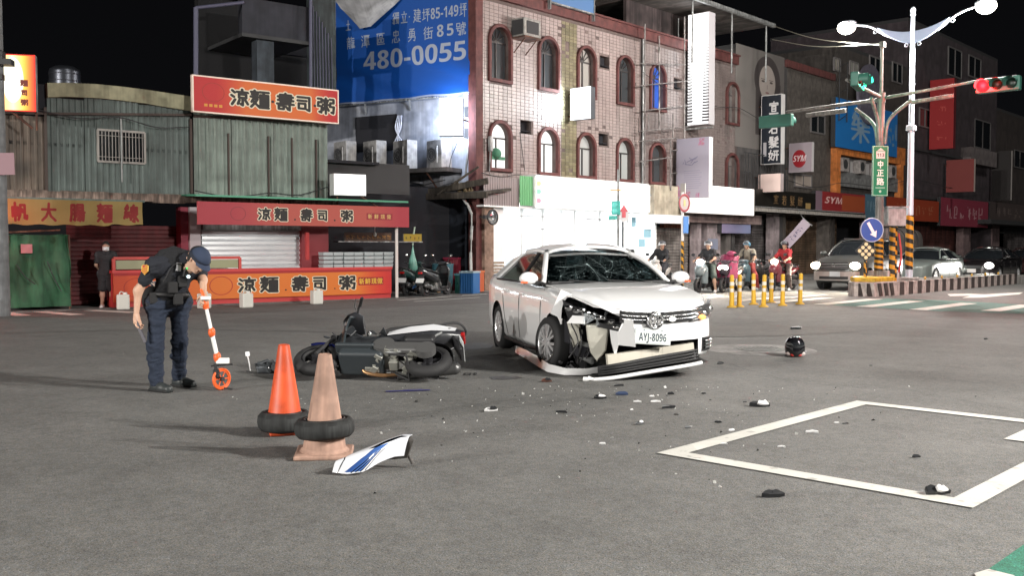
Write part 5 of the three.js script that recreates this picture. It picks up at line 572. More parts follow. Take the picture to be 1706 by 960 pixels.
  { const [t, w, h] = projecting('red_vertical_sign', 'long red vertical sign with faint characters on the grey violet block', 1549, 1589, 132, 248, 0.4, { edge: mat([0.12, 0.01, 0.015], 0.6) }); mesh('print', face(w, h, 0, 0, 0.006), mat([0.95, 0.95, 0.95], 0.55, { map: print(160, 420, (x, W, H) => { x.fillStyle = '#9a1418'; x.fillRect(0, 0, W, H); x.save(); x.translate(W / 2, 0); for (let i = 0; i < 4; i++) { x.save(); x.translate(0, 60 + i * 85); x.scale(1, 0.8); marks(x, 90, 90, 1, -45, 45, '#b8443e', 20 + i, 7); x.restore(); } x.restore(); }) }), t); }
  { const [t, w, h] = projecting('red_square_sign', 'dull red square sign further along under the vertical red sign', 1576, 1622, 266, 320, 0.3, { edge: mat([0.5, 0.4, 0.36], 0.6) }); part('panel', mat([0.22, 0.035, 0.03], 0.6), t, (b) => b.box(w, h, 0.02, 0, 0, 0.006)); }
  { const [t, w, h] = projecting('black_vertical_sign', 'black vertical sign at the right edge above the parked cars', 1652, 1684, 252, 334, 0.3, { edge: mat([0.5, 0.46, 0.44], 0.6) }); part('panel', mat([0.02, 0.015, 0.015], 0.6), t, (b) => b.box(w, h, 0.02, 0, 0, 0.006)); }
  for (const [n, l, a, b, ya, yb, c, c2, sd] of [['orange_fascia', 'orange fascia with faded letters behind the signal pole', 1476, 1563, 332, 368, '#9a3c22', '#b06a4c', 12], ['pink_fascia', 'pinkish red fascia with small white bottles printed on it', 1566, 1645, 333, 378, '#8a3446', '#b88a90', 15], ['teal_fascia', 'small blue grey fascia panel beside the signal pole', 1440, 1474, 325, 365, '#4a6a7c', '#7b93a0', 13], ['grey_fascia', 'grey fascia board at the far right end of the row', 1648, 1720, 340, 372, '#4c4240', '#6c605c', 14]]) fascia(n, l, a, b, ya, yb, 0.5, (x, W, H) => { x.fillStyle = c; x.fillRect(0, 0, W, H); marks(x, W, H, 6, W * 0.1, W * 0.9, c2, sd, 7); }, 384, 160);
  { const [t, s0, s1] = box('low_house', 'low dark house closing the row at the right edge', 1655, 1790, 205, dirty([0.1, 0.075, 0.07], 0.9, 3)); win(t, 1662, 300, 1680, 322); win(t, 1688, 252, 1706, 280); part('canopy', M.dark, t, (b) => { const r = Rw.rect(1640, 366, 1720, 378, 1); b.box(r.w, 0.3, 1.6, r.cs, r.cy, 0.6); }); shutter(t, 1670, 1720, 390, rusty([0.14, 0.12, 0.12], 0.7, 2), -0.9, 'grey roller shutter'); }
  for (const [a, b] of [[1440, 1452], [1500, 1514], [1600, 1612], [1648, 1660]]) { const o = onPlane(Rw, 'arcade_pillar', 'plain concrete arcade pillar ' + ({ 1440: 'behind the round blue sign', 1500: 'just behind the street lamp pole', 1600: 'behind the silver car', 1648: 'at the far right behind the dark cars' })[a], 'pillar', 'arcade pillars'); part('shaft', dirty([0.22, 0.15, 0.15], 0.8, 1.6), o, (g) => { const r = Rw.rect(a, 370, b, 480, -0.2); g.box(r.w, 3.1, 0.5, r.cs, 1.55, -0.3); }); part('base', M.concrete, o, (g) => { const r = Rw.rect(a, 370, b, 480, -0.2); g.box(r.w + 0.1, 0.35, 0.6, r.cs, 0.17, -0.3); }); }
  // overhead wires from the shed to the signal pole
  for (const [a, b, l] of [[[1284, 42], [1468, 76], 'thin overhead wire from the roof shed to the signal pole top'], [[1286, 66], [1474, 73], 'lower thin overhead wire passing beside the street lamp head']]) { const p = AT(...a, 46), q = AT(...b, 30.4); const m = p.clone().add(q).multiplyScalar(0.5); m.y -= 0.2; const w = mesh('overhead_wire', new MB().tube([p, m, q], 0.014, 24, 5).geo(), mat([0.4, 0.38, 0.3], 0.6)); tag(w, l, 'wire'); }
}
{ // slack cables along the fronts
  const cab = (pts, r, label, sag = 0.25) => { const P = []; pts.forEach((p, i) => { P.push(p); if (i + 1 < pts.length) { const m = p.clone().add(pts[i + 1]).multiplyScalar(0.5); m.y -= sag; P.push(m); } }); tag(mesh('slack_cable', new MB().tube(P, r, 40, 5).geo(), mat([0.02, 0.02, 0.022], 0.8)), label, 'cable'); }, P = (F, x, y, d) => { const h = F.hit(x, y, d); return F.at(h[0], h[1], d); };
  cab([P(Sh, 60, 182, -0.9), P(Sh, 200, 196, -0.9), P(Sh, 318, 212, -0.9)], 0.014, 'black cable sagging across the green corrugated wall above the barred window', 0.12);
  cab([P(Sh, 325, 318, -0.7), P(Sh, 450, 322, -0.7), P(Sh, 545, 312, -0.7), P(Sd, 620, 312, 0.9), P(Sd, 742, 300, 0.6)], 0.016, 'black cable running along the eave towards the air conditioner ledge', 0.14);
  cab([P(Sd, 766, 226, 0.9), P(Sd, 752, 262, 0.7), P(Sd, 747, 286, 0.6)], 0.012, 'thin cable dropping from the white lightbox to the air conditioner ledge', 0.02);
  cab([P(Rw, 802, 288, 0.3), P(Rw, 862, 292, 0.35), P(Rw, 900, 290, 0.3)], 0.014, 'black cable above the green fascia panel', 0.1);
  cab([P(Rw, 1070, 120, 0.35), P(Rw, 1150, 150, 0.35), P(Rw, 1230, 180, 0.35), P(Rw, 1310, 200, 0.4)], 0.014, 'black cable strung across the right bays behind the tall lightbox', 0.3);
  cab([P(Rw, 1310, 300, 0.6), P(Rw, 1400, 305, 0.6), P(Rw, 1520, 300, 0.6), P(Rw, 1650, 312, 0.6)], 0.016, 'black cable strung above the fascias on the right', 0.3);
  cab([P(Rw, 866, 220, 0.05), P(Rw, 870, 252, 0.06), P(Rw, 874, 284, 0.1)], 0.01, 'thin black cable hanging from the small vent between the arched windows', 0.01);
}
// ================================================================== cars. Local axes: z forward, x to the car's left, y up, the origin on the ground midway between the axles
const csg = new Evaluator(); csg.useGroups = false; csg.attributes = ['position', 'normal'];
function cut(g, tools) { const prep = (q) => { q = q.clone(); for (const k of Object.keys(q.attributes)) if (!['position', 'normal'].includes(k)) q.deleteAttribute(k); q.clearGroups(); return q; }; let b = new Brush(prep(g)); b.updateMatrixWorld(); for (const t of tools) { const c = new Brush(prep(t)); c.updateMatrixWorld(); b = csg.evaluate(b, c, SUBTRACTION); } return b.geometry; }
const interp = (tab, z, k) => { if (z >= tab[0][0]) return tab[0][k]; for (let i = 1; i < tab.length; i++) if (z >= tab[i][0]) { const t = (z - tab[i][0]) / (tab[i - 1][0] - tab[i][0]), s = t; return lerp(tab[i][k], tab[i - 1][k], s); } return tab.at(-1)[k]; };
const SEC = [[0, 0], [0.8, 0], [0.93, 0.02], [0.975, 0.1], [0.995, 0.3], [1, 0.5], [0.988, 0.78], [0.965, 0.89], [0.92, 0.96], [0.8, 1.0], [0.42, 1.025], [0, 1.035]];
const CAR = { tab: [[2.27, 0.36, 0.69, 0.26], [2.255, 0.5, 0.705, 0.25], [2.2, 0.64, 0.735, 0.24], [2.1, 0.74, 0.785, 0.23], [1.96, 0.805, 0.835, 0.22], [1.78, 0.85, 0.88, 0.2], [1.5, 0.878, 0.925, 0.19], [1.2, 0.888, 0.955, 0.18], [0.95, 0.888, 0.975, 0.18], [0.4, 0.885, 0.975, 0.18], [-0.4, 0.885, 0.99, 0.18], [-1.1, 0.888, 1.01, 0.18], [-1.5, 0.885, 1.035, 0.19], [-1.8, 0.87, 1.06, 0.2], [-2.05, 0.84, 1.06, 0.23], [-2.22, 0.79, 1.03, 0.26], [-2.32, 0.7, 0.95, 0.3], [-2.35, 0.56, 0.86, 0.34]], ax: 1.35, R: 0.316,
  roof: [0.16, -0.78], roofY: 1.42, roofW: 0.59, ws: 0.98, rg: -1.78, cz: -0.86, cb: -1.42, beltY: 0.985, deckY: 1.05 };
function carSurface(P) {
  const W = (z) => interp(P.tab, z, 1), T1 = (z) => interp(P.tab, z, 2), B = (z) => interp(P.tab, z, 3);
  const z0 = P.tab[0][0], z1 = P.tab.at(-1)[0], zs = [...new Set([...P.tab.map((t) => t[0]), ...[...Array(60)].map((_, i) => lerp(z0, z1, i / 59))])].sort((a, b) => b - a);
  const rows = zs.map((z) => { const r = SEC.map(([a, f]) => V(a * W(z), lerp(B(z), T1(z), f), z)); return [...r, ...r.slice(1, -1).reverse().map((p) => V(-p.x, p.y, p.z))]; });
  const front = (x) => { x = Math.abs(x); for (let i = 1; i < P.tab.length; i++) if (P.tab[i][1] >= x) { const a = P.tab[i - 1], b = P.tab[i]; return lerp(a[0], b[0], clamp((x - a[1]) / (b[1] - a[1]), 0, 1)); } return P.ax; };
  const side = (z, y) => { const f = (y - B(z)) / (T1(z) - B(z)); for (let i = 1; i < SEC.length; i++) if (SEC[i][1] >= f && SEC[i][1] > SEC[i - 1][1]) return W(z) * lerp(SEC[i - 1][0], SEC[i][0], clamp((f - SEC[i - 1][1]) / (SEC[i][1] - SEC[i - 1][1]), 0, 1)); return W(z) * 0.8; };
  return { geo: sheet(rows, { closed: true, caps: true }), W, T: T1, B, front, side };
}
// a curved plate on the nose: x0..x1 across, between two heights given as functions of x
const nosePlate = (S, x0, x1, yb, yt, off, n = 16, m = 3, t = 0.012, lean = 0) => shell([...Array(m + 1)].map((_, j) => [...Array(n + 1)].map((_, i) => { const x = lerp(x0, x1, i / n), y = lerp(yb(x), yt(x), j / m); return V(x, y, S.front(x) + off - lean * Math.max(0, y - 0.5)); })), t);
const roundWell = (R, x0, x1, z, y) => new THREE.CylinderGeometry(R, R, x1 - x0, 30).rotateZ(Math.PI / 2).translate((x0 + x1) / 2, y, z);
function makeWheel(R, rimR, w, alloy, o = {}) {   // the disc faces +x
  const g = new THREE.Group(); g.name = 'wheel'; const q = { rz: -Math.PI / 2 };
  part('tyre', M.rubber, g, (b) => b.lathe([[rimR, -w / 2], [R - 0.05, -w / 2 - 0.008], [R - 0.015, -w / 2 + 0.02], [R, -w * 0.25], [R, w * 0.25], [R - 0.015, w / 2 - 0.02], [R - 0.05, w / 2 + 0.008], [rimR, w / 2], [rimR - 0.012, w / 2 - 0.02], [rimR - 0.012, -w / 2], [rimR, -w / 2]], 0, 0, 0, { ...q, seg: 36 }));
  const rim = part('rim', alloy, g, (b) => b.lathe([[rimR + 0.004, w / 2 - 0.004], [rimR - 0.012, w / 2 - 0.006], [rimR - 0.03, w / 2 - 0.04], [rimR - 0.03, -w / 2]], 0, 0, 0, { ...q, seg: 30 }));
  part('brake_disc', mat([0.05, 0.05, 0.052], 0.5, { m: 0.6 }), g, (b) => b.cyl(rimR * 0.8, rimR * 0.8, 0.02, 0, 0, 0, q));
  const n = o.spokes || 5; for (let i = 0; i < n; i++) part('spoke', alloy, g, (b) => { for (const s of [-1, 1]) { const a = (i / n) * Math.PI * 2, c = a + s * 0.2; b.beam(V(w / 2 - 0.02, Math.cos(a) * 0.04, Math.sin(a) * 0.04), V(w / 2 - 0.025, Math.cos(c) * (rimR - 0.015), Math.sin(c) * (rimR - 0.015)), 0.026, 0.03); } });
  part('hub', alloy, g, (b) => b.cyl(0.055, 0.045, 0.03, w / 2 - 0.015, 0, 0, q)); return g;
}
function makeCar(name, label, P, paint, o = {}) {
  const S = carSurface(P), c = thing(name, label, 'car', V(0, 0, 0), 0, o.group), ax = P.ax, R = P.R, wells = [];
  for (const z of [ax, -ax]) for (const s of [-1, 1]) wells.push(roundWell(R + 0.055, s < 0 ? -1.1 : 0.58, s < 0 ? -0.58 : 1.1, z, R));
  mesh('body', uvMetres(flat(cut(S.geo, [...wells, ...(o.cuts || [])]))), paint, c);
  for (const z of [ax, -ax]) for (const s of [-1, 1]) part('wheel_arch', M.black, c, (b) => { b.add(new THREE.CylinderGeometry(R + 0.05, R + 0.05, 0.28, 26, 1, true, Math.PI * 0.5 - 0.2, Math.PI + 0.4).rotateX(0).rotateZ(Math.PI / 2), xf(s * 0.72, R, z)); b.box(0.02, 0.62, 0.72, s * 0.59, R + 0.02, z); });
  const roofZ = P.roof, rw = P.roofW, ry = P.roofY, bx = 0.845 * (P.tab[8][1] / 0.888);
  mesh('roof', uvMetres(shell([...Array(9)].map((_, i) => [...Array(13)].map((_, j) => { const v = i / 8, u = j / 6 - 1, z = lerp(roofZ[1], roofZ[0], v); return V(u * rw * (1 - 0.04 * (2 * v - 1) ** 2), ry + 0.05 * Math.sin(Math.PI * clamp(v * 0.9 + 0.05, 0, 1)) - 0.05 * u * u - 0.03 * u ** 6, z - 0.07 * u * u * (v > 0.5 ? 1 : -1) * Math.abs(2 * v - 1)); })), 0.035)), paint, c);
  const glassOf = (n, rows, m) => mesh(n, flat(sheet(rows)), m, c), dark = o.glass || M.glassDark;
  const wsBase = (u) => V(u * bx * 0.97, P.beltY + 0.0, P.ws - 0.2 * u * u), wsTop = (u) => V(u * rw * 0.97, ry - 0.02 - 0.05 * u * u, roofZ[0] - 0.01 - 0.07 * u * u), bulge = (a, b, v) => a.clone().lerp(b, v).add(V(0, 0.04 * Math.sin(Math.PI * v), 0.02 * Math.sin(Math.PI * v)));
  glassOf('windscreen', [...Array(7)].map((_, i) => [...Array(15)].map((_, j) => bulge(wsBase(j / 7 - 1), wsTop(j / 7 - 1), i / 6))), o.windscreen || dark);
  glassOf('rear_window', [...Array(5)].map((_, i) => [...Array(11)].map((_, j) => { const u = j / 5 - 1; return bulge(V(u * bx * 0.9, P.deckY, P.rg + 0.12 * u * u), V(u * rw * 0.94, ry - 0.02 - 0.05 * u * u, roofZ[1] + 0.01 + 0.07 * u * u), i / 4); })), dark);
  for (const s of [-1, 1]) {
    const at = (z, y) => V(s * lerp(bx + 0.018, rw - 0.005, clamp((y - P.beltY) / (ry - 0.05 - P.beltY), 0, 1)), y, z), topY = (z) => ry - 0.05 - 0.03 * Math.max(0, (z - roofZ[0]) / -1), wz0 = P.ws - 0.16, cz = P.cz ?? roofZ[1] + 0.02, cb = P.cb ?? roofZ[1] - 0.4;
    const lineF = (v) => lerp(wz0, roofZ[0] - 0.06, v), lineR = (v) => lerp(cb, cz, v), pane = (a, b) => [...Array(5)].map((_, i) => { const v = i / 4, y = lerp(P.beltY + 0.012, topY(0) - 0.01, v), f = Math.min(lineF(v) - 0.05, a), r = Math.max(lineR(v) + 0.05, b); return [...Array(5)].map((_, j) => at(lerp(f, r, j / 4), y)); });
    const bz = P.bz ?? -0.18;
    glassOf('side_window', pane(9, bz + 0.03), dark); glassOf('side_window', pane(bz - 0.04, -9), dark);
    part('door_pillar', M.black, c, (b) => b.beam(at(bz, P.beltY).multiplyScalar(1), at(bz, topY(0)), 0.08, 0.03));
    part('front_pillar', paint, c, (b) => { const p = [0, 0.33, 0.66, 1].map((v) => bulge(wsBase(s * 0.985), wsTop(s * 0.985), v).add(V(s * 0.012, 0.004, -0.01))); b.tube(p, 0.034, 12, 8); });
    part('roof_rail', paint, c, (b) => b.tube([at(roofZ[0] - 0.02, topY(0) + 0.015), at((roofZ[0] + roofZ[1]) / 2, topY(0) + 0.035), at(roofZ[1], topY(0) + 0.01)], 0.034, 14, 8));
    mesh('rear_pillar', uvMetres(shell([[at(cb + 0.05, P.beltY + 0.01), V(s * bx * 0.93, P.deckY - 0.01, P.rg + 0.1)], [at((cb + cz) / 2 + 0.05, (P.beltY + ry) / 2), V(s * (bx * 0.9 + rw * 0.96) / 2, (P.deckY + ry) / 2 + 0.03, (P.rg + roofZ[1]) / 2 + 0.1)], [at(cz + 0.06, topY(0) + 0.03), V(s * rw * 0.97, ry - 0.055, roofZ[1] + 0.05)]].map((r) => s > 0 ? r.reverse() : r), 0.03)), paint, c);
    part('window_trim', M.black, c, (b) => b.tube([at(wz0, P.beltY + 0.004), at(0, P.beltY + 0.006), at(cb, P.beltY + 0.01)].map((p) => p.add(V(s * 0.006, 0, 0))), 0.014, 12, 6));
    const doors = P.doors || [0.86, -0.16, -1.02]; doors.forEach((z, i) => part('door_gap', M.black, c, (b) => b.tube([0.26, 0.4, 0.6, 0.8, P.T0 ?? 0.93].map((y) => V(s * (S.side(z, y) + 0.001), y, z - (i === 2 ? Math.max(0, 0.75 - y) * -0.5 : 0))), 0.005, 12, 5)));
    for (const z of [doors[1] + 0.14, doors[2] + 0.2]) part('door_handle', paint, c, (b) => b.box(0.03, 0.035, 0.2, s * (S.side(z, 0.84) + 0.014), 0.84, z, { r: 0.012 }));
    part('sill', M.black, c, (b) => b.tube([V(s * 0.865, 0.2, ax - R - 0.1), V(s * 0.872, 0.19, 0), V(s * 0.865, 0.2, -ax + R + 0.1)], 0.025, 12, 6));
    const mi = new THREE.Group(); mi.name = 'mirror'; c.add(mi); const mz = P.ws - 0.24; mesh('cover', uvMetres(flat(new THREE.SphereGeometry(0.12, 16, 12).applyMatrix4(xf(s * (bx + 0.15), P.beltY + 0.075, mz, 0, 0, 0, V(1.0, 0.68, 0.62))))), paint, mi); part('stalk', M.black, mi, (b) => b.beam(V(s * (bx - 0.02), P.beltY + 0.01, mz + 0.02), V(s * (bx + 0.12), P.beltY + 0.03, mz), 0.07, 0.05)); part('mirror_glass', M.chrome, mi, (b) => b.ball(0.1, s * (bx + 0.15), P.beltY + 0.075, mz - 0.045, 0.95, 0.6, 0.3));
    if (o.blinker) part('turn_lamp', glow([1, 0.12, 0.02], 0.25), mi, (b) => b.box(0.08, 0.02, 0.02, s * (bx + 0.22), P.beltY + 0.03, mz + 0.055));
  }
  const wl = []; for (const z of [ax, -ax]) for (const s of [1, -1]) { const w = makeWheel(R, R * 0.7, 0.205, o.alloy || mat([0.72, 0.72, 0.73], 0.3, { m: 0.7 }), o); w.position.set(s * 0.765, R, z); if (s < 0) w.rotation.y = Math.PI; c.add(w); wl.push(w); }
  return { c, S, wl };
}
function plate(parent, text, x, y, z, o = {}) { const p = mesh('licence_plate', new MB().box(0.38, 0.16, 0.008).geo(), mat([0.7, 0.72, 0.72], 0.4), parent); p.position.set(x, y, z); p.rotation.set(o.rx || 0, o.ry || 0, o.rz || 0); mesh('plate_print', face(0.375, 0.155, 0, 0, 0.0055), mat([0.85, 0.86, 0.86], 0.4, { map: print(380, 160, (x, W, H) => { x.fillStyle = '#e6eae8'; x.fillRect(0, 0, W, H); x.strokeStyle = '#9aa4a4'; x.lineWidth = 4; x.strokeRect(5, 5, W - 10, H - 10); dot(x, 95, 20, 8, '#7c8c98'); dot(x, 285, 20, 8, '#7c8c98'); x.fillStyle = '#1d3340'; x.textAlign = 'center'; x.font = 'bold 98px sans-serif'; x.save(); x.translate(W / 2, 128); x.scale(0.74, 1.12); x.fillText(text, 0, 0, W * 1.26); x.restore(); }) }), p); return p; }
// ------------------------------------------------------------------ the damaged white saloon
const whitePaint = mat([0.74, 0.745, 0.75], 0.32, { clearcoat: 1, clearcoatRoughness: 0.04 });
{
  const crack = (bg, ink) => (x, W, H) => { const rn = rng(41); x.fillStyle = bg; x.fillRect(0, 0, W, H); for (const [cx, cy, n, R] of [[0.36, 0.5, 70, 0.6], [0.62, 0.42, 70, 0.5], [0.12, 0.8, 40, 0.42], [0.82, 0.7, 44, 0.4], [0.5, 0.7, 40, 0.7]]) { for (let i = 0; i < n; i++) { let a = rn() * 6.28, px = cx * W, py = cy * H; x.strokeStyle = `rgba(${ink},${0.06 + rn() * rn() * 0.6})`; x.lineWidth = 0.5 + rn() * 1.4; x.beginPath(); x.moveTo(px, py); for (let k = 0; k < 5; k++) { a += (rn() - 0.5) * 0.8; const l = R * W * 0.1 * (0.4 + rn()); px += Math.cos(a) * l; py += Math.sin(a) * l * 0.8; x.lineTo(px, py); } x.stroke(); } for (let i = 0; i < n * 0.7; i++) { const r = R * W * 0.4 * rn(), a = rn() * 6.28; x.strokeStyle = `rgba(${ink},${0.1 + rn() * 0.35})`; x.lineWidth = 0.5 + rn(); x.beginPath(); x.arc(cx * W, cy * H, r, a, a + 0.3 + rn() * 0.6); x.stroke(); } for (let i = 0; i < n * 1.3; i++) { const r = R * W * 0.36 * Math.sqrt(rn()), a = rn() * 6.28; x.fillStyle = `rgba(${ink},${0.08 + rn() * 0.3})`; const px = cx * W + Math.cos(a) * r, py = cy * H + Math.sin(a) * r * 0.7; x.beginPath(); x.moveTo(px, py); x.lineTo(px + rn() * 16, py + rn() * 9); x.lineTo(px + rn() * 12 - 6, py + rn() * 14); x.fill(); } } };
  const tm = print(1024, 420, crack('#ffffff', '0,0,0')); tm.colorSpace = THREE.NoColorSpace;
  const ws = mat([1, 1, 1], 0.06, { transmission: 1, thickness: 0, map: print(1024, 420, crack('#4a5c5e', '236,246,248')), transmissionMap: tm });
  const tint = mat([0.1, 0.11, 0.11], 0.04, { transmission: 1, thickness: 0 });
  const dent = new THREE.BoxGeometry(0.9, 0.9, 1.0).rotateY(0.3).rotateZ(0.1).translate(-0.88, 0.17, 2.2), low = new THREE.BoxGeometry(1.14, 0.4, 0.9).rotateZ(0.05).translate(-0.02, 0.2, 2.14), corner = new THREE.BoxGeometry(0.6, 0.3, 0.42).translate(-0.8, 0.42, 1.76);
  const lampHole = new THREE.BoxGeometry(0.72, 0.3, 0.62).rotateZ(-0.42).rotateY(-0.25).translate(-0.68, 0.68, 2.0);
  const { c, S, wl } = makeCar('white_saloon_car', 'wrecked white saloon car with a cracked windscreen and its right front corner torn open', CAR, whitePaint, { cuts: [dent, low, corner, lampHole], windscreen: ws, glass: tint, blinker: true, spokes: 7 });
  c.position.set(1.0, 0, -13.25); c.rotation.y = 14.5 * Math.PI / 180; c.scale.setScalar(1.02);
  const [, frontRight] = wl; frontRight.position.z -= 0.2; frontRight.position.x -= 0.04; frontRight.rotation.y += 0.16; frontRight.rotation.z = 0.05;
  // cabin
  part('dashboard', M.black, c, (b) => { b.box(1.52, 0.05, 0.5, 0, 1.005, 0.62, { r: 0.02 }); b.box(1.5, 0.04, 2.5, 0, 1.0, -0.4); });
  part('steering_wheel', M.black, c, (b) => b.torus(0.18, 0.018, 0.36, 1.04, 0.32, { rx: 0.4 }));
  for (const [x, z] of [[0.37, -0.1], [-0.37, -0.1], [0.4, -0.95], [-0.4, -0.95]]) part('seat', mat([0.05, 0.05, 0.055], 0.9), c, (b) => { b.box(0.46, 0.26, 0.14, x, 1.08, z, { r: 0.05, rx: -0.2 }); b.box(0.25, 0.17, 0.1, x, 1.27, z - 0.03, { r: 0.04 }); });
  // bonnet, lifted and buckled at the struck corner
  { const rn = rng(9), rows = [...Array(13)].map((_, i) => [...Array(17)].map((_, j) => { const v = i / 12, u = j / 8 - 1, z0 = S.front(u * 0.8) - 0.05 - 0.02 * Math.abs(u), z = lerp(z0, 0.93 - 0.14 * u * u, v), w = Math.min(0.795, S.W(z) * 0.93), hurt = Math.max(0, -u - 0.35) * Math.max(0, 1 - v * 1.7); return V(u * w, S.T(z) + 0.04 - 0.035 * u * u + 0.012 * Math.sin(v * 3) + hurt * (0.0 + 0.05 * Math.sin(u * 17 + v * 9)) + hurt * 0.02 * (rn() - 0.5), z - hurt * 0.06); })); mesh('bonnet', uvMetres(shell(rows, 0.014)), whitePaint, c); }
  part('wiper', M.black, c, (b) => { for (const [x0, x1] of [[0.55, -0.05], [0.05, -0.55]]) b.tube([V(x0, 1.0, 0.92), V((x0 + x1) / 2, 1.02, 0.97), V(x1, 1.04, 0.94)], 0.01, 8, 5); });
  // grille, emblem, lamps
  const gb = (x) => 0.605 + 0.12 * x * x, gt = (x) => 0.735 + 0.14 * x * x;
  mesh('grille', uvMetres(nosePlate(S, -0.4, 0.62, gb, gt, 0.012, 24)), M.black, c);
  for (const k of [0.32, 0.62, 0.97]) part('grille_bar', M.chrome, c, (b) => { const xs = [...Array(13)].map((_, i) => lerp(-0.38, 0.6, i / 12)); b.tube(xs.map((x) => V(x, lerp(gb(x), gt(x), k), S.front(x) + (k > 0.9 ? 0.02 : 0.026))), k > 0.9 ? 0.009 : 0.006, 30, 6); });
  part('emblem', M.chrome, c, (b) => { const z = S.front(0) + 0.045; b.cyl(0.1, 0.1, 0.02, 0, 0.645, z - 0.02, { rx: Math.PI / 2, seg: 28 }); b.torus(0.085, 0.012, 0, 0.645, z, { sz: 1 }).add(new THREE.TorusGeometry(0.05, 0.009, 8, 24), xf(0, 0.645, z + 0.005, 0, 0, 0, V(0.6, 1.15, 1))).add(new THREE.TorusGeometry(0.05, 0.009, 8, 24), xf(0, 0.68, z + 0.005, 0, 0, 0, V(1.2, 0.55, 1))); });
  { const h = new THREE.Group(); h.name = 'headlight'; c.add(h); const b0 = (x) => 0.615 + 0.14 * (x - 0.4), t0 = (x) => 0.755 + 0.2 * (x - 0.4);
    mesh('housing', uvMetres(nosePlate(S, 0.42, 0.83, b0, t0, 0.018, 14, 3, 0.02)), mat([0.06, 0.06, 0.065], 0.3, { m: 0.5 }), h); mesh('lens', flat(nosePlate(S, 0.42, 0.835, (x) => b0(x) - 0.005, (x) => t0(x) + 0.005, 0.05, 14, 3, 0.004)), mat([1, 1, 1], 0.03, { transmission: 1, thickness: 0 }), h);
    part('reflector', M.chrome, h, (b) => { for (const [x, y, r] of [[0.5, 0.69, 0.04], [0.6, 0.71, 0.05], [0.72, 0.745, 0.045]]) b.ball(r, x, y, S.front(x) + 0.005, 1.2, 0.9, 0.6); b.tube([0.44, 0.55, 0.66, 0.78].map((x) => V(x, b0(x) + 0.02, S.front(x) + 0.035)), 0.008, 12, 5); });
    part('turn_lamp', glow([1, 0.3, 0.06], 0.9), h, (b) => b.ball(0.034, 0.57, 0.668, S.front(0.57) + 0.03, 1.5, 0.8, 0.5)); }
  part('day_lamp', glow([1, 0.95, 0.85], 0.5), c, (b) => b.ball(0.03, 0.2, 0.655, S.front(0.2) + 0.04, 1.4, 0.9, 0.5));
  { const h = new THREE.Group(); h.name = 'broken_headlight'; tag(h, 'smashed headlight hanging in the torn corner'); c.add(h); const rn = rng(17);
    part('housing', mat([0.03, 0.03, 0.032], 0.3), h, (b) => { b.prism([[-0.86, 0.84], [-0.5, 0.66], [-0.3, 0.56], [-0.36, 0.48], [-0.62, 0.52], [-0.8, 0.66]], 0.12, xf(0, 0, 1.84, 0, -0.35, 0), 0.01); b.box(0.34, 0.05, 0.1, -0.42, 0.56, 2.12, { ry: -0.4, rz: -0.2 }); });
    part('reflector', M.chrome, h, (b) => { for (let i = 0; i < 9; i++) { const t = i / 8; b.ball(0.03 + rn() * 0.03, lerp(-0.86, -0.42, t) + rn() * 0.04, lerp(0.74, 0.57, t) + rn() * 0.06, lerp(1.78, 2.08, t) + 0.12, 1 + rn(), 0.7, 0.6, 8); } });
    part('lens', mat([0.9, 0.93, 0.95], 0.05, { transmission: 0.9, thickness: 0 }), h, (b) => { for (let i = 0; i < 7; i++) b.prism([[0, 0], [0.05 + rn() * 0.1, 0.02], [0.04 + rn() * 0.05, 0.06 + rn() * 0.06]], 0.004, xf(-0.85 + rn() * 0.45, 0.55 + rn() * 0.18, 2.0 + rn() * 0.16, rn(), rn() * 2 - 1, rn())); }); }
  // torn corner: dark bay, foam, brackets, wires
  part('engine_bay', M.void, c, (b) => { b.box(1.3, 0.42, 0.5, -0.05, 0.42, 1.6); b.box(0.5, 0.3, 0.3, -0.52, 0.5, 1.62); });
  part('crash_beam', mat([0.5, 0.47, 0.4], 0.6), c, (b) => { const p = [...Array(9)].map((_, i) => { const x = lerp(-0.5, 0.5, i / 8); return V(x, 0.26 + 0.11 * x, S.front(x) - 0.1); }); for (let i = 0; i < 8; i++) b.beam(p[i], p[i + 1].clone().lerp(p[i], -0.04), 0.09, 0.13); });
  part('foam_absorber', mat([0.4, 0.39, 0.34], 0.8), c, (b) => { b.prism([[0, 0.3], [0.22, 0.32], [0.2, 0.05], [0.12, -0.06], [0.06, 0.02], [0.02, 0.16]], 0.12, xf(-0.64, 0.28, 1.9, 0.1, -0.4, 0), 0.015); b.prism([[0, 0.26], [0.12, 0.26], [0.12, 0.06], [0.04, 0]], 0.1, xf(-0.8, 0.34, 1.78, 0, -0.3, 0.1), 0.012); });
  part('bumper_shard', whitePaint, c, (b) => { b.prism([[0, 0.26], [0.1, 0.28], [0.09, 0.08], [0.04, -0.06], [0.01, 0.1]], 0.014, xf(-0.44, 0.3, 2.13, -0.1, -0.5, 0.04), 0.003); b.prism([[0, 0], [0.2, 0.06], [0.18, 0.14], [0.04, 0.1]], 0.012, xf(-0.86, 0.6, 1.86, 0, -0.7, -0.3), 0.003); });
  part('wiring', M.black, c, (b) => { const rn = rng(6); for (let i = 0; i < 9; i++) { const x = -0.84 + rn() * 0.5, z = 1.85 + rn() * 0.2; b.tube([V(x, 0.6, z - 0.1), V(x + 0.06 * (rn() - 0.5), 0.4, z + 0.05), V(x + 0.2 * (rn() - 0.5), 0.14 + rn() * 0.1, z)], 0.006 + rn() * 0.006, 10, 5); } });
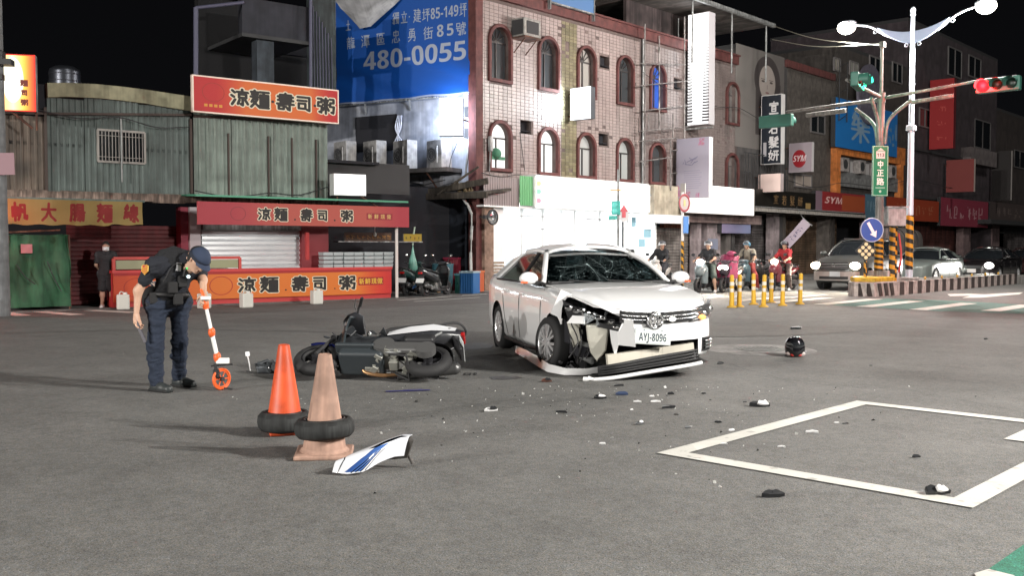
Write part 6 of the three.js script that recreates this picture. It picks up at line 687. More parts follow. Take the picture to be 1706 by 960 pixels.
  part('bracket', M.galv, c, (b) => { b.box(0.06, 0.34, 0.05, -0.5, 0.42, 1.86, { rz: 0.2 }); b.box(0.3, 0.05, 0.05, -0.66, 0.36, 1.84, { rz: -0.3 }); b.box(0.05, 0.05, 0.4, -0.72, 0.5, 1.7); b.cyl(0.05, 0.05, 0.16, -0.6, 0.2, 1.8, { rz: 1.1 }); });
  plate(c, 'AYJ-8096', -0.03, 0.47, S.front(0.1) + 0.036, { rz: -0.075, rx: -0.05, ry: -0.02 }).scale.setScalar(1.1);
  // lower bumper grille hanging down on the struck side, with its white lip
  { const g = new THREE.Group(); g.name = 'lower_bumper'; c.add(g); const yc = (x) => 0.05 + (x + 0.6) * 0.125, zf = (x) => S.front(clamp(x, -0.8, 0.8)) + 0.02 + (x < 0 ? 0.05 * x * x : 0); const P = (x, k) => V(x, yc(x) + k, zf(x) - k * 0.15);
    mesh('grille_backing', uvMetres(shell([0, 0.04, 0.08, 0.12].map((k) => [...Array(17)].map((_, i) => { const x = lerp(-0.62, 0.53, i / 16); return P(x, k * (1 - 0.25 * Math.max(0, -x))).add(V(0, 0, -0.05)); })), 0.02)), M.black, g);
    for (const k of [0.02, 0.05, 0.085, 0.115]) part('grille_slat', mat([0.014, 0.014, 0.015], 0.5), g, (b) => b.tube([...Array(9)].map((_, i) => P(lerp(-0.6, 0.53, i / 8), k * (1 - 0.2 * (1 - i / 8)))), 0.009, 24, 6));
    part('lip', whitePaint, g, (b) => b.tube([...Array(11)].map((_, i) => P(lerp(-0.7, 0.56, i / 10), -0.03).add(V(0, 0, 0.03))), 0.022, 30, 8)); part('undertray', M.black, g, (b) => b.add(sheet([[...Array(9)].map((_, i) => P(lerp(-0.6, 0.7, i / 8), -0.05)), [...Array(9)].map((_, i) => P(lerp(-0.6, 0.7, i / 8), -0.02).add(V(0, 0, -0.35)))]))); }
  { const g = new THREE.Group(); g.name = 'fog_lamp'; c.add(g); mesh('housing', uvMetres(nosePlate(S, 0.6, 0.82, (x) => 0.29, (x) => 0.44, 0.012, 10, 3, 0.02)), M.black, g); for (const y of [0.33, 0.365, 0.4]) part('lamp_bar', mat([0.4, 0.42, 0.42], 0.25, { m: 0.7 }), g, (b) => b.tube([0.62, 0.68, 0.74, 0.79].map((x) => V(x, y, S.front(x) + 0.03)), 0.013, 10, 6)); }
  // smashed screen frame, aerial
  part('screen_seal', M.black, c, (b) => { b.tube([...Array(9)].map((_, i) => V((i / 4 - 1) * 0.815, 0.995, 0.99 - 0.2 * (i / 4 - 1) ** 2)), 0.016, 20, 6); });
}
{ // the skirt torn off the struck corner, still caught under the bumper
  const Pt = (x, y, h) => GP(x, y).setY(h), t = thing('bumper_skirt', 'white bumper skirt torn from the car lying on the road by its front wheel', 'car part', GP(925, 618)), o = t.position, L = (p) => p.sub(o);
  const f = [[858, 589], [876, 600], [896, 613], [912, 622], [940, 627], [975, 627], [1004, 624]], b = [[862, 586], [884, 594], [906, 603], [925, 610], [948, 612], [972, 613], [1000, 613]];
  mesh('panel', uvMetres(shell([f.map(([x, y], i) => L(Pt(x, y, 0.015))), f.map(([x, y], i) => L(Pt(x + 2, y - 1, 0.1 + 0.02 * Math.sin(i))))], 0.012)), whitePaint, t);
  mesh('inner_face', uvMetres(shell([f.map(([x, y]) => L(Pt(x + 1, y - 2, 0.03))), b.map(([x, y]) => L(Pt(x, y, 0.05)))], 0.01)), mat([0.2, 0.21, 0.215], 0.6), t);
  part('clip', M.dark, t, (k) => { const rn = rng(2); for (let i = 0; i < 14; i++) { const a = L(Pt(930 + rn() * 60, 606 + rn() * 16, 0.06 + rn() * 0.08)); k.box(0.03 + rn() * 0.1, 0.03, 0.03 + rn() * 0.05, a.x, a.y, a.z, { ry: rn() * 3, rz: rn() }); } });
}
// ================================================================== street furniture
const hazard = (c1, c2, n, slope) => print(64, 256, (x, W, H) => { x.fillStyle = c1; x.fillRect(0, 0, W, H); x.fillStyle = c2; for (let i = -2; i < n + 2; i++) { const y = i * H / n; x.beginPath(); x.moveTo(0, y); x.lineTo(W, y + slope); x.lineTo(W, y + slope + H / n / 2); x.lineTo(0, y + H / n / 2); x.fill(); } });
const hazTex = hazard('#c98d1c', '#17140f', 6, 30), hazMat = mat([0.85, 0.85, 0.85], 0.6, { map: hazTex }), redWhite = mat([0.85, 0.85, 0.85], 0.6, { map: hazard('#b9b0a8', '#5d2a22', 6, 0) });
const striped = (name, parent, r, x, y0, y1, z, m = hazMat) => { const g = new THREE.CylinderGeometry(r, r, y1 - y0, 18, 1, true).translate(x, (y0 + y1) / 2, z); return mesh(name, flat(g), m, parent); };
const lampWarm = [1, 0.94, 0.8], lampLight = [1, 0.96, 0.9];
function streetLamp(pos, label, lit) {
  const t = thing('street_lamp', label, 'street lamp', pos, Rw.turn), sil = mat([0.5, 0.53, 0.6], 0.45, { m: 0.2 });
  part('pole', sil, t, (b) => { b.lathe([[0.15, 0], [0.15, 0.06], [0.115, 0.1], [0.105, 3], [0.085, 6], [0.07, 8.4], [0.06, 8.9]], 0, 0, 0, { seg: 20 }); });
  part('finial', sil, t, (b) => b.lathe([[0.06, 0], [0.09, 0.04], [0.06, 0.09], [0.085, 0.18], [0.05, 0.27], [0, 0.3]], 0, 8.88, 0));
  part('bracket', sil, t, (b) => { b.box(0.3, 0.18, 0.24, 0, 5.3, 0, { r: 0.02 }); b.bar(V(0, 6.6, 0), V(0.25, 6.75, 0), 0.02); });
  { // crescent plate with round holes, across the street
    const s = new THREE.Shape(), cx = 8.72; s.moveTo(-1.15, 0.3); s.quadraticCurveTo(-0.55, -0.3, 0, -0.34); s.quadraticCurveTo(0.55, -0.3, 1.15, 0.3); s.quadraticCurveTo(0.5, 0.0, 0, 0.02); s.quadraticCurveTo(-0.5, 0.0, -1.15, 0.3);
    for (const [u, v, r] of [[0.24, -0.14, 0.085], [0.44, -0.09, 0.065], [0.61, -0.025, 0.048], [0.75, 0.05, 0.035]]) for (const k of [-1, 1]) { const h = new THREE.Path(); h.absarc(k * u, v, r, 0, 6.283, true); s.holes.push(h); }
    mesh('crescent', uvMetres(flat(new THREE.ExtrudeGeometry(s, { depth: 0.06, bevelEnabled: true, bevelSize: 0.012, bevelThickness: 0.012, bevelSegments: 1, curveSegments: 14 }).applyMatrix4(xf(0, cx - 0.35, 0, 0, -Math.PI / 2, 0)).translate(0.03, 0, 0))), mat([0.36, 0.42, 0.58], 0.45, { m: 0.2 }), t);
  }
  for (const k of [-1, 1]) {
    part('arm', sil, t, (b) => b.tube([V(0, 8.1, k * 0.1), V(0, 8.35, k * 0.8), V(0, 8.75, k * 1.4), V(0, 8.9, k * 2.0)], 0.035, 18, 7));
    part('scroll', sil, t, (b) => { b.torus(0.05, 0.015, 0, 8.55, k * 1.22, { ry: Math.PI / 2, rs: 6, ts: 14 }); b.torus(0.05, 0.015, 0, 7.98, k * 0.2, { ry: Math.PI / 2, rs: 6, ts: 14 }); });
    const h = new THREE.Group(); h.name = 'lamp_head'; t.add(h);
    part('housing', sil, h, (b) => b.ball(0.26, 0, 8.96, k * 2.18, 0.75, 0.42, 1.25)); mesh('lamp_glass', flat(new THREE.SphereGeometry(0.3, 20, 14).applyMatrix4(xf(0, 8.84, k * 2.2, 0, 0, 0, V(0.85, 0.75, 1.0)))), glow(lampWarm, 6), h);  // glass made oversized to stand in for the lamp's glare
    const l = new THREE.PointLight(col(lampLight), lit); l.position.set(0, 8.46, k * 2.2); l.castShadow = true; l.shadow.radius = 6; h.add(l);
  }
  striped('hazard_band', t, 0.122, 0, 0.75, 2.5, 0); part('foot', M.concrete, t, (b) => b.box(0.5, 0.5, 0.5, 0, 0.25, 0, { r: 0.03 }));
  return t;
}
streetLamp(V(12.85, 0.0, -32.1), 'tall silver street lamp with two lit heads on a pierced crescent bracket', 60);
// the same lamps stand on the near corners of the junction, behind the photographer; they light the road in the picture
streetLamp(V(-28, 0, 14), 'double headed street lamp on the near left corner, behind the photographer', 540);
streetLamp(V(14.5, 0, -2.5), 'double headed street lamp on the near right corner, beside the photographer', 215);

function trafficSignal(name, label, pos, turn, lamps, group) { // a horizontal three-lamp head facing +z
  const t = thing(name, label, 'traffic light', pos, turn, group), green = mat([0.03, 0.12, 0.09], 0.5);
  part('housing', green, t, (b) => b.box(1.16, 0.4, 0.22, 0, 0, 0, { r: 0.04 })); ['red', 'amber', 'green'].forEach((k, i) => { const x = (i - 1) * 0.37, c = { red: [1, 0.006, 0.01], amber: [1, 0.5, 0.03], green: [0.05, 1, 0.55] }[k], on = lamps === k;
    part(k + '_lamp', on ? glow(c, k === 'red' ? 0.75 : 0.5) : mat([c[0] * 0.03, c[1] * 0.012, c[2] * 0.012], 0.4), t, (b) => b.ball(on && k === 'red' ? 0.185 : 0.15, x, 0, 0.1, 1, 1, 0.6)); part('visor', green, t, (b) => b.add(new THREE.CylinderGeometry(0.17, 0.165, 0.26, 20, 1, true, Math.PI * 0.55, Math.PI * 1.1).rotateX(Math.PI / 2), xf(x, 0, 0.22, 0, 0, 0)));
    if (on) { const l = new THREE.PointLight(col(c), k === 'red' ? 14 : 2); l.position.set(x, 0, 0.42); l.shadow.radius = 5; t.add(l); } });
  return t;
}
{ // signal pole on the island with its arms
  const base = V(11.2, 0, -30.3), t = thing('signal_pole', 'grey signal pole with branching arms on the striped island', 'signal pole', base, Rw.turn), g = rusty([0.36, 0.34, 0.32], 0.55, 1.6, { m: 0.3 });
  part('pole', g, t, (b) => b.lathe([[0.14, 0.4], [0.125, 1], [0.11, 5.9], [0.1, 6.1], [0.05, 6.12], [0.045, 7.7]], 0, 0, 0, { seg: 18 })); part('cap', g, t, (b) => { b.cyl(0.13, 0.13, 0.3, 0, 6.0, 0); b.box(0.2, 0.16, 0.14, 0, 7.6, 0.02); });
  const arm = (n, a, c, r) => part(n, g, t, (b) => b.bar(a, c, r, r * 0.8)); arm('arm', V(0, 5.95, 0), V(0, 5.85, -3.1), 0.06); arm('arm', V(0, 6.02, 0), V(-3.0, 6.15, 0.2), 0.055); arm('arm', V(0, 5.98, 0), V(0, 6.2, 2.75), 0.05);
  for (const q of [[V(0.02, 4.6, -0.1), V(0.02, 5.2, -0.22), V(0, 5.75, -0.8)], [V(0, 4.6, 0.12), V(0, 5.3, 0.25), V(0, 5.85, 0.9)], [V(-0.12, 4.7, 0), V(-0.25, 5.3, 0), V(-0.9, 5.9, 0.05)]]) part('brace', g, t, (b) => b.tube(q, 0.055, 14, 8));
  part('cross_tube', g, t, (b) => b.bar(V(0.02, 5.78, 0.9), V(0.02, 5.86, 2.1), 0.06)); part('cross_tube', g, t, (b) => b.bar(V(0, 5.72, -1.1), V(0, 5.68, -2.4), 0.075));
  striped('hazard_band', t, 0.135, 0, 0.75, 1.75, 0); part('cabinet', M.galv, t, (b) => b.box(0.2, 0.3, 0.16, 0.16, 1.9, 0.1));
  { const s = thing('street_name_sign', 'green street name sign with white characters on the signal pole', 'street sign', base.clone().setY(3.78).add(V(-0.05, 0, 0.16)), 0.12), w = 0.5, h = 1.52; part('board', mat([0.3, 0.4, 0.36], 0.5), s, (b) => b.box(w, h, 0.05, 0, 0, -0.03, { r: 0.01 })); mesh('print', face(w, h, 0, 0, 0.004), mat([0.85, 0.85, 0.85], 0.4, { map: print(200, 608, (x, W, H) => { x.fillStyle = '#0e7a56'; x.fillRect(0, 0, W, H); x.strokeStyle = '#b8d8c8'; x.lineWidth = 6; x.strokeRect(8, 8, W - 16, H - 16); x.fillStyle = '#c4ccc8'; x.beginPath(); x.moveTo(W / 2, 26); x.lineTo(W * 0.72, 58); x.lineTo(W * 0.28, 58); x.fill(); x.fillRect(W * 0.22, 66, W * 0.56, 90); x.fillStyle = '#3c2430'; x.font = 'bold 58px sans-serif'; x.textAlign = 'center'; x.fillText('113', W / 2, 132); ['中', '正', '路'].forEach((c, i) => han(x, c, W / 2, 225 + i * 104, 92, 88, 12, '#dfe8e2')); x.fillStyle = '#8ab8a2'; x.fillRect(W * 0.2, 500, W * 0.6, 16); dot(x, W / 2, 552, 16, '#b8d8c8'); }) }), s); }
  const L = (s, y, d) => base.clone().addScaledVector(Rw.s, s).addScaledVector(Rw.n, d).setY(y);
  trafficSignal('traffic_light', 'traffic light showing red at the end of the right hand arm', L(-0.12, 6.02, 3.35), Rw.turn - Math.PI / 2, 'red');
  trafficSignal('traffic_light', 'traffic light in green housing with a green lamp on the arm over the road', L(-2.5, 6.15, 0.3), Rw.turn + 0.25, 'green');
  trafficSignal('traffic_light', 'traffic light seen from behind in front of the navy salon sign', L(0.1, 5.6, -3.5), Rw.turn + Math.PI / 2, 'off');
}
{ // traffic island with its striped kerb
  const isl = thing('traffic_island', 'raised traffic island edged with black and white kerb blocks', 'traffic island', V(0, 0, 0)), o = GP(1462, 494.5), Dn = (s, d, y) => o.clone().addScaledVector(Rw.s, s).addScaledVector(Rw.n, d).setY(y);
  const wht = dirty([0.5, 0.42, 0.39], 0.8, 0.7), blk = dirty([0.06, 0.045, 0.042], 0.8, 0.7);
  isl.position.copy(o); isl.rotation.y = Rw.turn; const Wd = 0.85;
  part('bed', M.concrete, isl, (b) => b.box(13, 0.36, Wd - 0.1, 7.2, 0.18, -Wd / 2)); 
  for (let i = 0; i < 34; i++) { const b = new MB(); b.prism([[0.12, 0], [0.02, 0.4], [-0.12, 0.4], [-0.12, 0]], 0.37, xf(1.0 + i * 0.38, 0, 0, 0, Math.PI / 2, 0), 0.005); const k = b.build('kerb_block', i % 2 ? blk : wht, isl); k.position.z = 0; }
  part('kerb', M.concrete, isl, (b) => { b.box(13.3, 0.4, 0.2, 7.4, 0.2, -Wd); b.box(30, 0.3, 0.24, 28.9, 0.15, -0.02); b.box(30, 0.26, Wd, 28.9, 0.13, -Wd / 2); });
  part('nose', wht, isl, (b) => { b.prism([[-0.35, 0], [1.0, 0.14], [1.0, -Wd - 0.14], [-0.1, -Wd], [-0.5, -Wd * 0.6]], 0.42, xf(0, 0, 0, Math.PI / 2, 0, 0).multiply(xf(0, 0, -0.42)), 0.02); });
  part('nose_cap', M.yellow, isl, (b) => b.prism([[-0.3, 0], [0.95, 0.1], [0.95, -Wd - 0.1], [-0.08, -Wd + 0.05], [-0.44, -Wd * 0.6]], 0.1, xf(0, 0, 0, Math.PI / 2, 0, 0).multiply(xf(0, 0, -0.56)), 0.02));
  for (const x of [-0.05, 0.32, 0.68]) part('nose_stripe', blk, isl, (b) => b.prism([[0, 0.02], [0.17, 0.02], [0.05, 0.4], [-0.14, 0.4]], 0.02, xf(x, 0, 0.035 + 0.1 * (x + 0.35), 0, -0.1, 0)));
  for (const [x, z] of [[-0.36, -0.14], [-0.42, -0.4]]) part('nose_stripe', blk, isl, (b) => b.prism([[0, 0.02], [0.16, 0.02], [0.06, 0.4], [-0.12, 0.4]], 0.02, xf(x - 0.05, 0, z, 0, z < -0.7 ? -2.35 : -1.78, 0)));
  part('reflector', glow([1, 0.55, 0.1], 0.05), isl, (b) => { for (let i = 0; i < 6; i++) b.ball(0.06, 4.2 + i * 1.6, 0.45, -0.1, 1, 1, 0.7, 8); });  // reflectors glow on their own, imitating light thrown back
  { const k = thing('lamp_footing', 'pale concrete footing block on the traffic island behind the striped post', 'concrete block', Dn(1.7, -0.5, 0.0), Rw.turn); part('block', dirty([0.5, 0.44, 0.42], 0.85, 0.9), k, (b) => b.prism([[-0.5, 0], [0.5, 0], [0.44, 0.72], [-0.44, 0.72]], 0.6, xf(0, 0, -0.3), 0.02)); part('ring', M.concrete, k, (b) => b.box(0.3, 0.05, 0.3, 0, 0.76, 0)); }
  { const p = AT(1441, 420, 29.6), k = thing('keep_right_sign', 'round blue sign with white arrow and a reflector diamond on a striped post', 'road sign', V(p.x, 0, p.z), 0.1);
    striped('post', k, 0.045, 0, 0.4, 2.3, 0); const y = 1.98; part('disc', mat([0.03, 0.07, 0.3], 0.5), k, (b) => b.cyl(0.36, 0.36, 0.025, 0.16, y, 0.06, { rx: Math.PI / 2, seg: 36 })); part('rim', mat([0.45, 0.46, 0.55], 0.5), k, (b) => b.torus(0.35, 0.014, 0.16, y, 0.07, { rs: 6 })); part('arrow', mat([0.85, 0.72, 0.74], 0.45), k, (b) => b.prism([[-0.045, 0.26], [0.045, 0.26], [0.045, -0.08], [0.12, -0.08], [0, -0.26], [-0.12, -0.08], [-0.045, -0.08]], 0.008, xf(0.16, y, 0.074, 0, 0, 0.52)));
    const d = mat([0.03, 0.03, 0.03], 0.6); part('diamond', d, k, (b) => b.box(0.46, 0.46, 0.02, -0.02, 1.36, 0.06, { rz: Math.PI / 4 })); for (let i = 0; i < 3; i++) for (let j = 0; j < 3; j++) part('reflector', mat([0.72, 0.6, 0.36], 0.25), k, (b) => { const a = (i - 1) * 0.14, c = (j - 1) * 0.14; b.cyl(0.055, 0.055, 0.02, -0.02 + (a - c) * 0.707, 1.36 + (a + c) * 0.707, 0.08, { rx: Math.PI / 2, seg: 16 }); }); }
  { const p = AT(1487, 420, 30.6), k = thing('control_cabinet', 'grey signal control cabinet on a yellow and black striped post', 'cabinet', V(p.x, 0, p.z), 0.2); striped('post', k, 0.12, 0, 0.4, 2.1, 0); part('box', dirty([0.4, 0.38, 0.38], 0.6, 1), k, (b) => b.box(0.62, 0.56, 0.4, 0, 2.4, 0, { r: 0.03 })); part('lid', M.galv, k, (b) => b.box(0.68, 0.04, 0.46, 0, 2.7, 0)); part('cable', mat([0.4, 0.05, 0.05], 0.7), k, (b) => b.tube([V(0.12, 1.9, 0.1), V(0.2, 1.2, 0.12), V(0.14, 0.7, 0.1)], 0.03, 10, 6)); }
}
{ // flexible yellow posts guarding the corner
  const place = [[1218.5, 512.5, 'leftmost yellow post, half hiding the post beside it'], [1231, 511.5, 'second yellow post from the left, overlapping its neighbour'], [1255, 507.5, 'third yellow post from the left'], [1271.5, 511.5, 'fourth yellow post from the left'], [1284, 504.5, 'fifth yellow post from the left, set furthest back'], [1303, 509.5, 'sixth yellow post from the left'], [1332, 507, 'rightmost yellow post in front of the dark off-roader']]; let first;
  place.forEach(([x, y, l], i) => { let o; if (!first) { o = first = thing('flexible_post', '', 'bollard', V(0, 0, 0), 0, 'yellow flexible posts at the corner'); part('tube', mat([0.62, 0.36, 0.02], 0.55), o, (b) => b.lathe([[0.062, 0.03], [0.058, 0.1], [0.052, 0.5], [0.05, 0.76], [0.042, 0.79], [0, 0.8]], 0, 0, 0, { seg: 18 })); part('foot', mat([0.5, 0.3, 0.03], 0.7), o, (b) => b.lathe([[0.12, 0], [0.12, 0.02], [0.075, 0.045], [0.06, 0.05]], 0, 0, 0)); for (const y of [0.42, 0.58]) part('reflective_band', mat([0.66, 0.62, 0.56], 0.3), o, (b) => b.cyl(0.0545, 0.053, 0.09, 0, y, 0)); } else { o = first.clone(); o.name = numbered('flexible_post'); scene.add(o); } tag(o, l + ' at the corner'); o.position.copy(GP(x, y)); o.rotation.set(0.02 * Math.sin(i * 3), i, 0.03 * Math.sin(i * 5)); });
}
{ // signs in front of the store and the shutters
  const p = GP(1136, 478), t = thing('no_parking_sign', 'round red rimmed sign and small blue plate on a yellow and black post', 'road sign', p, 0.75), r = 0.33; part('post', mat([0.6, 0.56, 0.55], 0.5), t, (b) => b.cyl(0.05, 0.05, 1.9, 0, 2.55, 0)); striped('hazard_band', t, 0.055, 0, 0.0, 1.7, 0); part('disc', mat([0.4, 0.34, 0.34], 0.5), t, (b) => b.cyl(r, r, 0.02, 0, 3.1, 0.07, { rx: Math.PI / 2, seg: 32 })); part('rim', mat([0.3, 0.07, 0.08], 0.6), t, (b) => b.torus(r - 0.03, 0.045, 0, 3.1, 0.085, { rs: 8, sz: 0.3 })); part('symbol', mat([0.5, 0.42, 0.2], 0.5), t, (b) => b.box(0.12, 0.24, 0.01, 0, 3.1, 0.088)); part('plate', mat([0.1, 0.22, 0.5], 0.5), t, (b) => b.box(0.3, 0.62, 0.02, 0.12, 2.3, 0.06));
  const q = GP(1029, 479), k = thing('pedestrian_signal', 'grey pole with teal pedestrian signal in front of the glowing store', 'traffic light', q, -0.5); part('pole', M.galv, k, (b) => b.bar(V(0, 0, 0), V(0, 4.3, 0), 0.05)); part('signal_box', mat([0.05, 0.35, 0.3], 0.5), k, (b) => { b.box(0.28, 0.5, 0.2, -0.05, 2.9, 0.08, { r: 0.02 }); b.box(0.3, 0.14, 0.2, -0.16, 2.55, 0.05); }); part('lamp', mat([0.1, 0.5, 0.45], 0.3), k, (b) => { b.ball(0.1, -0.05, 3.0, 0.18, 1, 1, 0.3); b.ball(0.1, -0.05, 2.78, 0.18, 1, 1, 0.3); }); part('bracket', mat([0.5, 0.3, 0.1], 0.5), k, (b) => b.box(0.4, 0.05, 0.1, -0.1, 3.55, 0));
  const u = GP(1038, 478), w = thing('warning_sign', 'small round topped warning sign with a red arrow before the store front', 'road sign', u, 0.1); part('post', M.galv, w, (b) => b.bar(V(0, 0, 0), V(0, 2.8, 0), 0.025)); part('disc', mat([0.55, 0.55, 0.56], 0.5), w, (b) => b.cyl(0.22, 0.22, 0.02, 0, 2.62, 0.04, { rx: Math.PI / 2, seg: 26 })); part('arrow', mat([0.5, 0.08, 0.1], 0.5), w, (b) => b.prism([[0, 0.36], [0.17, 0.1], [0.07, 0.1], [0.07, -0.12], [-0.07, -0.12], [-0.07, 0.1], [-0.17, 0.1]], 0.01, xf(0, 2.68, 0.055)));
}
{ // pole at the left edge with a pink plate and a red lamp, the tarpaulin stall, jugs
  const p = GP(7, 527), t = thing('utility_pole', 'grey pole at the left edge with a dark clamp and pink plate', 'pole', p, 0.2); part('shaft', dirty([0.14, 0.145, 0.15], 0.7, 1.2), t, (b) => b.lathe([[0.14, 0], [0.11, 4], [0.09, 7.9], [0, 7.92]], 0, 0, 0)); part('clamp', M.black, t, (b) => { b.box(0.46, 0.12, 0.3, 0.08, 5.35, 0.1); b.box(0.28, 0.3, 0.3, 0, 5.45, 0.06, { r: 0.04 }); b.box(0.22, 0.12, 0.2, 0, 5.05, 0.05); }); part('plate', mat([0.24, 0.14, 0.16], 0.6), t, (b) => b.box(0.52, 0.46, 0.03, 0.06, 3.22, 0.16, { rz: 0.03 }));
  const q = AT(-5, 380, 21.5), k = thing('warning_lamp', 'glowing red warning lamp at the extreme left edge', 'lamp', q); part('lamp_glass', glow([1, 0.02, 0.03], 1.2), k, (b) => b.ball(0.1, 0, 0, 0)); part('cap', M.black, k, (b) => b.cyl(0.11, 0.11, 0.08, -0.08, 0, 0, { rz: Math.PI / 2 })); part('stalk', M.black, k, (b) => b.bar(V(-0.1, 0, 0), V(-0.5, -1.5, -0.1), 0.03)); const l = new THREE.PointLight(col([1, 0.04, 0.03]), 1.6); l.position.set(0.02, 0, 0.14); l.shadow.radius = 4; k.add(l);
  { const r = Sh.rect(12, 392, 112, 510, -0.4), s = onPlane(Sh, 'tarpaulin_stall', 'market stall wrapped in dark green tarpaulin at the left', 'stall', undefined, r.cs, 0, -0.7), W = r.w, H = r.y1, rows = (f) => [...Array(12)].map((_, i) => [...Array(25)].map((_, j) => f(j / 24, i / 11))); const gm = mat([0.014, 0.085, 0.036], 0.75, { map: scaled(T.grime, 1.4) });
    const fold = (u, v) => 0.05 * Math.sin(u * 15 + v * 2) * (1 - v * 0.6) + 0.035 * Math.sin(u * 6 - v * 8) + 0.03 * Math.sin(u * 27 + v * 5);
    mesh('front_sheet', uvMetres(shell(rows((u, v) => V((u - 0.5) * W, 0.1 + v * (H - 0.1), 0.6 + fold(u, v))), 0.01)), gm, s); for (const k of [-1, 1]) mesh('side_sheet', uvMetres(shell(rows((u, v) => V(k * (W / 2 - 0.02) + fold(u, v) * 0.6, 0.1 + v * (H - 0.1), 0.6 - u * 1.1)), 0.01)), gm, s); mesh('top_sheet', uvMetres(shell(rows((u, v) => V((u - 0.5) * W, H - 0.02 + 0.03 * Math.sin(u * 9), -0.5 + v * 1.1)), 0.01)), gm, s); part('frame', M.rust, s, (b) => { for (const k of [-1, 1]) b.bar(V(k * W / 2, 0, 0.55), V(k * W / 2, H, 0.55), 0.03); b.bar(V(-W / 2 - 0.1, H + 0.05, 0.62), V(W / 2 - 0.2, H + 0.12, 0.62), 0.025); }); part('notice', mat([0.3, 0.13, 0.14], 0.7), s, (b) => { const q = Sh.rect(35, 407, 54, 422, -0.03); b.box(q.w, q.h, 0.012, q.cs - r.cs, q.cy, 0.72); }); part('cord', M.black, s, (b) => { b.tube([V(-W * 0.4, H * 0.62, 0.7), V(-W * 0.25, H * 0.45, 0.69), V(-W * 0.1, H * 0.36, 0.7)], 0.012, 10, 5); b.tube([V(W * 0.1, H * 0.66, 0.7), V(W * 0.22, H * 0.42, 0.69), V(W * 0.33, H * 0.26, 0.7)], 0.012, 10, 5); }); }
  { const s = GP(111, 512), b0 = thing('mop_bucket', 'brown bucket with a mop standing beside the green tarpaulin stall', 'bucket', s); part('pail', rusty([0.26, 0.14, 0.08], 0.7, 0.5), b0, (b) => b.lathe([[0.13, 0], [0.16, 0.3], [0.17, 0.3], [0.15, 0.02], [0, 0.02]], 0, 0, 0)); part('mop', mat([0.4, 0.36, 0.3], 0.8), b0, (b) => { b.bar(V(0, 0.1, 0), V(0.0, 0.72, -0.05), 0.014); b.ball(0.13, 0, 0.3, 0, 1, 0.6, 1, 10); }); }
  let jug; [[411, 513, 'white plastic jug standing in front of the orange banner below the second big character'], [528, 507, 'white plastic jug standing by the right part of the orange banner'], [341, 514, 'white plastic jug half hidden behind the measuring stick'], [206, 516, 'white plastic jug beside the man in black, left of the officer']].forEach(([x, y, l]) => { let o; if (!jug) { o = jug = thing('plastic_jug', l, 'jug', V(0, 0, 0), 0, 'white jugs in front of the counter'); part('body', mat([0.52, 0.52, 0.48], 0.5), o, (b) => b.box(0.28, 0.36, 0.22, 0, 0.18, 0, { r: 0.035 })); part('neck', mat([0.5, 0.5, 0.47], 0.5), o, (b) => b.cyl(0.05, 0.045, 0.05, 0.05, 0.38, 0)); part('handle', mat([0.48, 0.48, 0.45], 0.5), o, (b) => b.tube([V(-0.08, 0.36, 0), V(-0.05, 0.42, 0), V(0.02, 0.4, 0)], 0.014, 8, 6)); } else { o = jug.clone(); o.name = numbered('plastic_jug'); scene.add(o); tag(o, l); } o.position.copy(GP(x, y)); o.rotation.y = Sh.turn + 0.2 * Math.sin(x); });
}
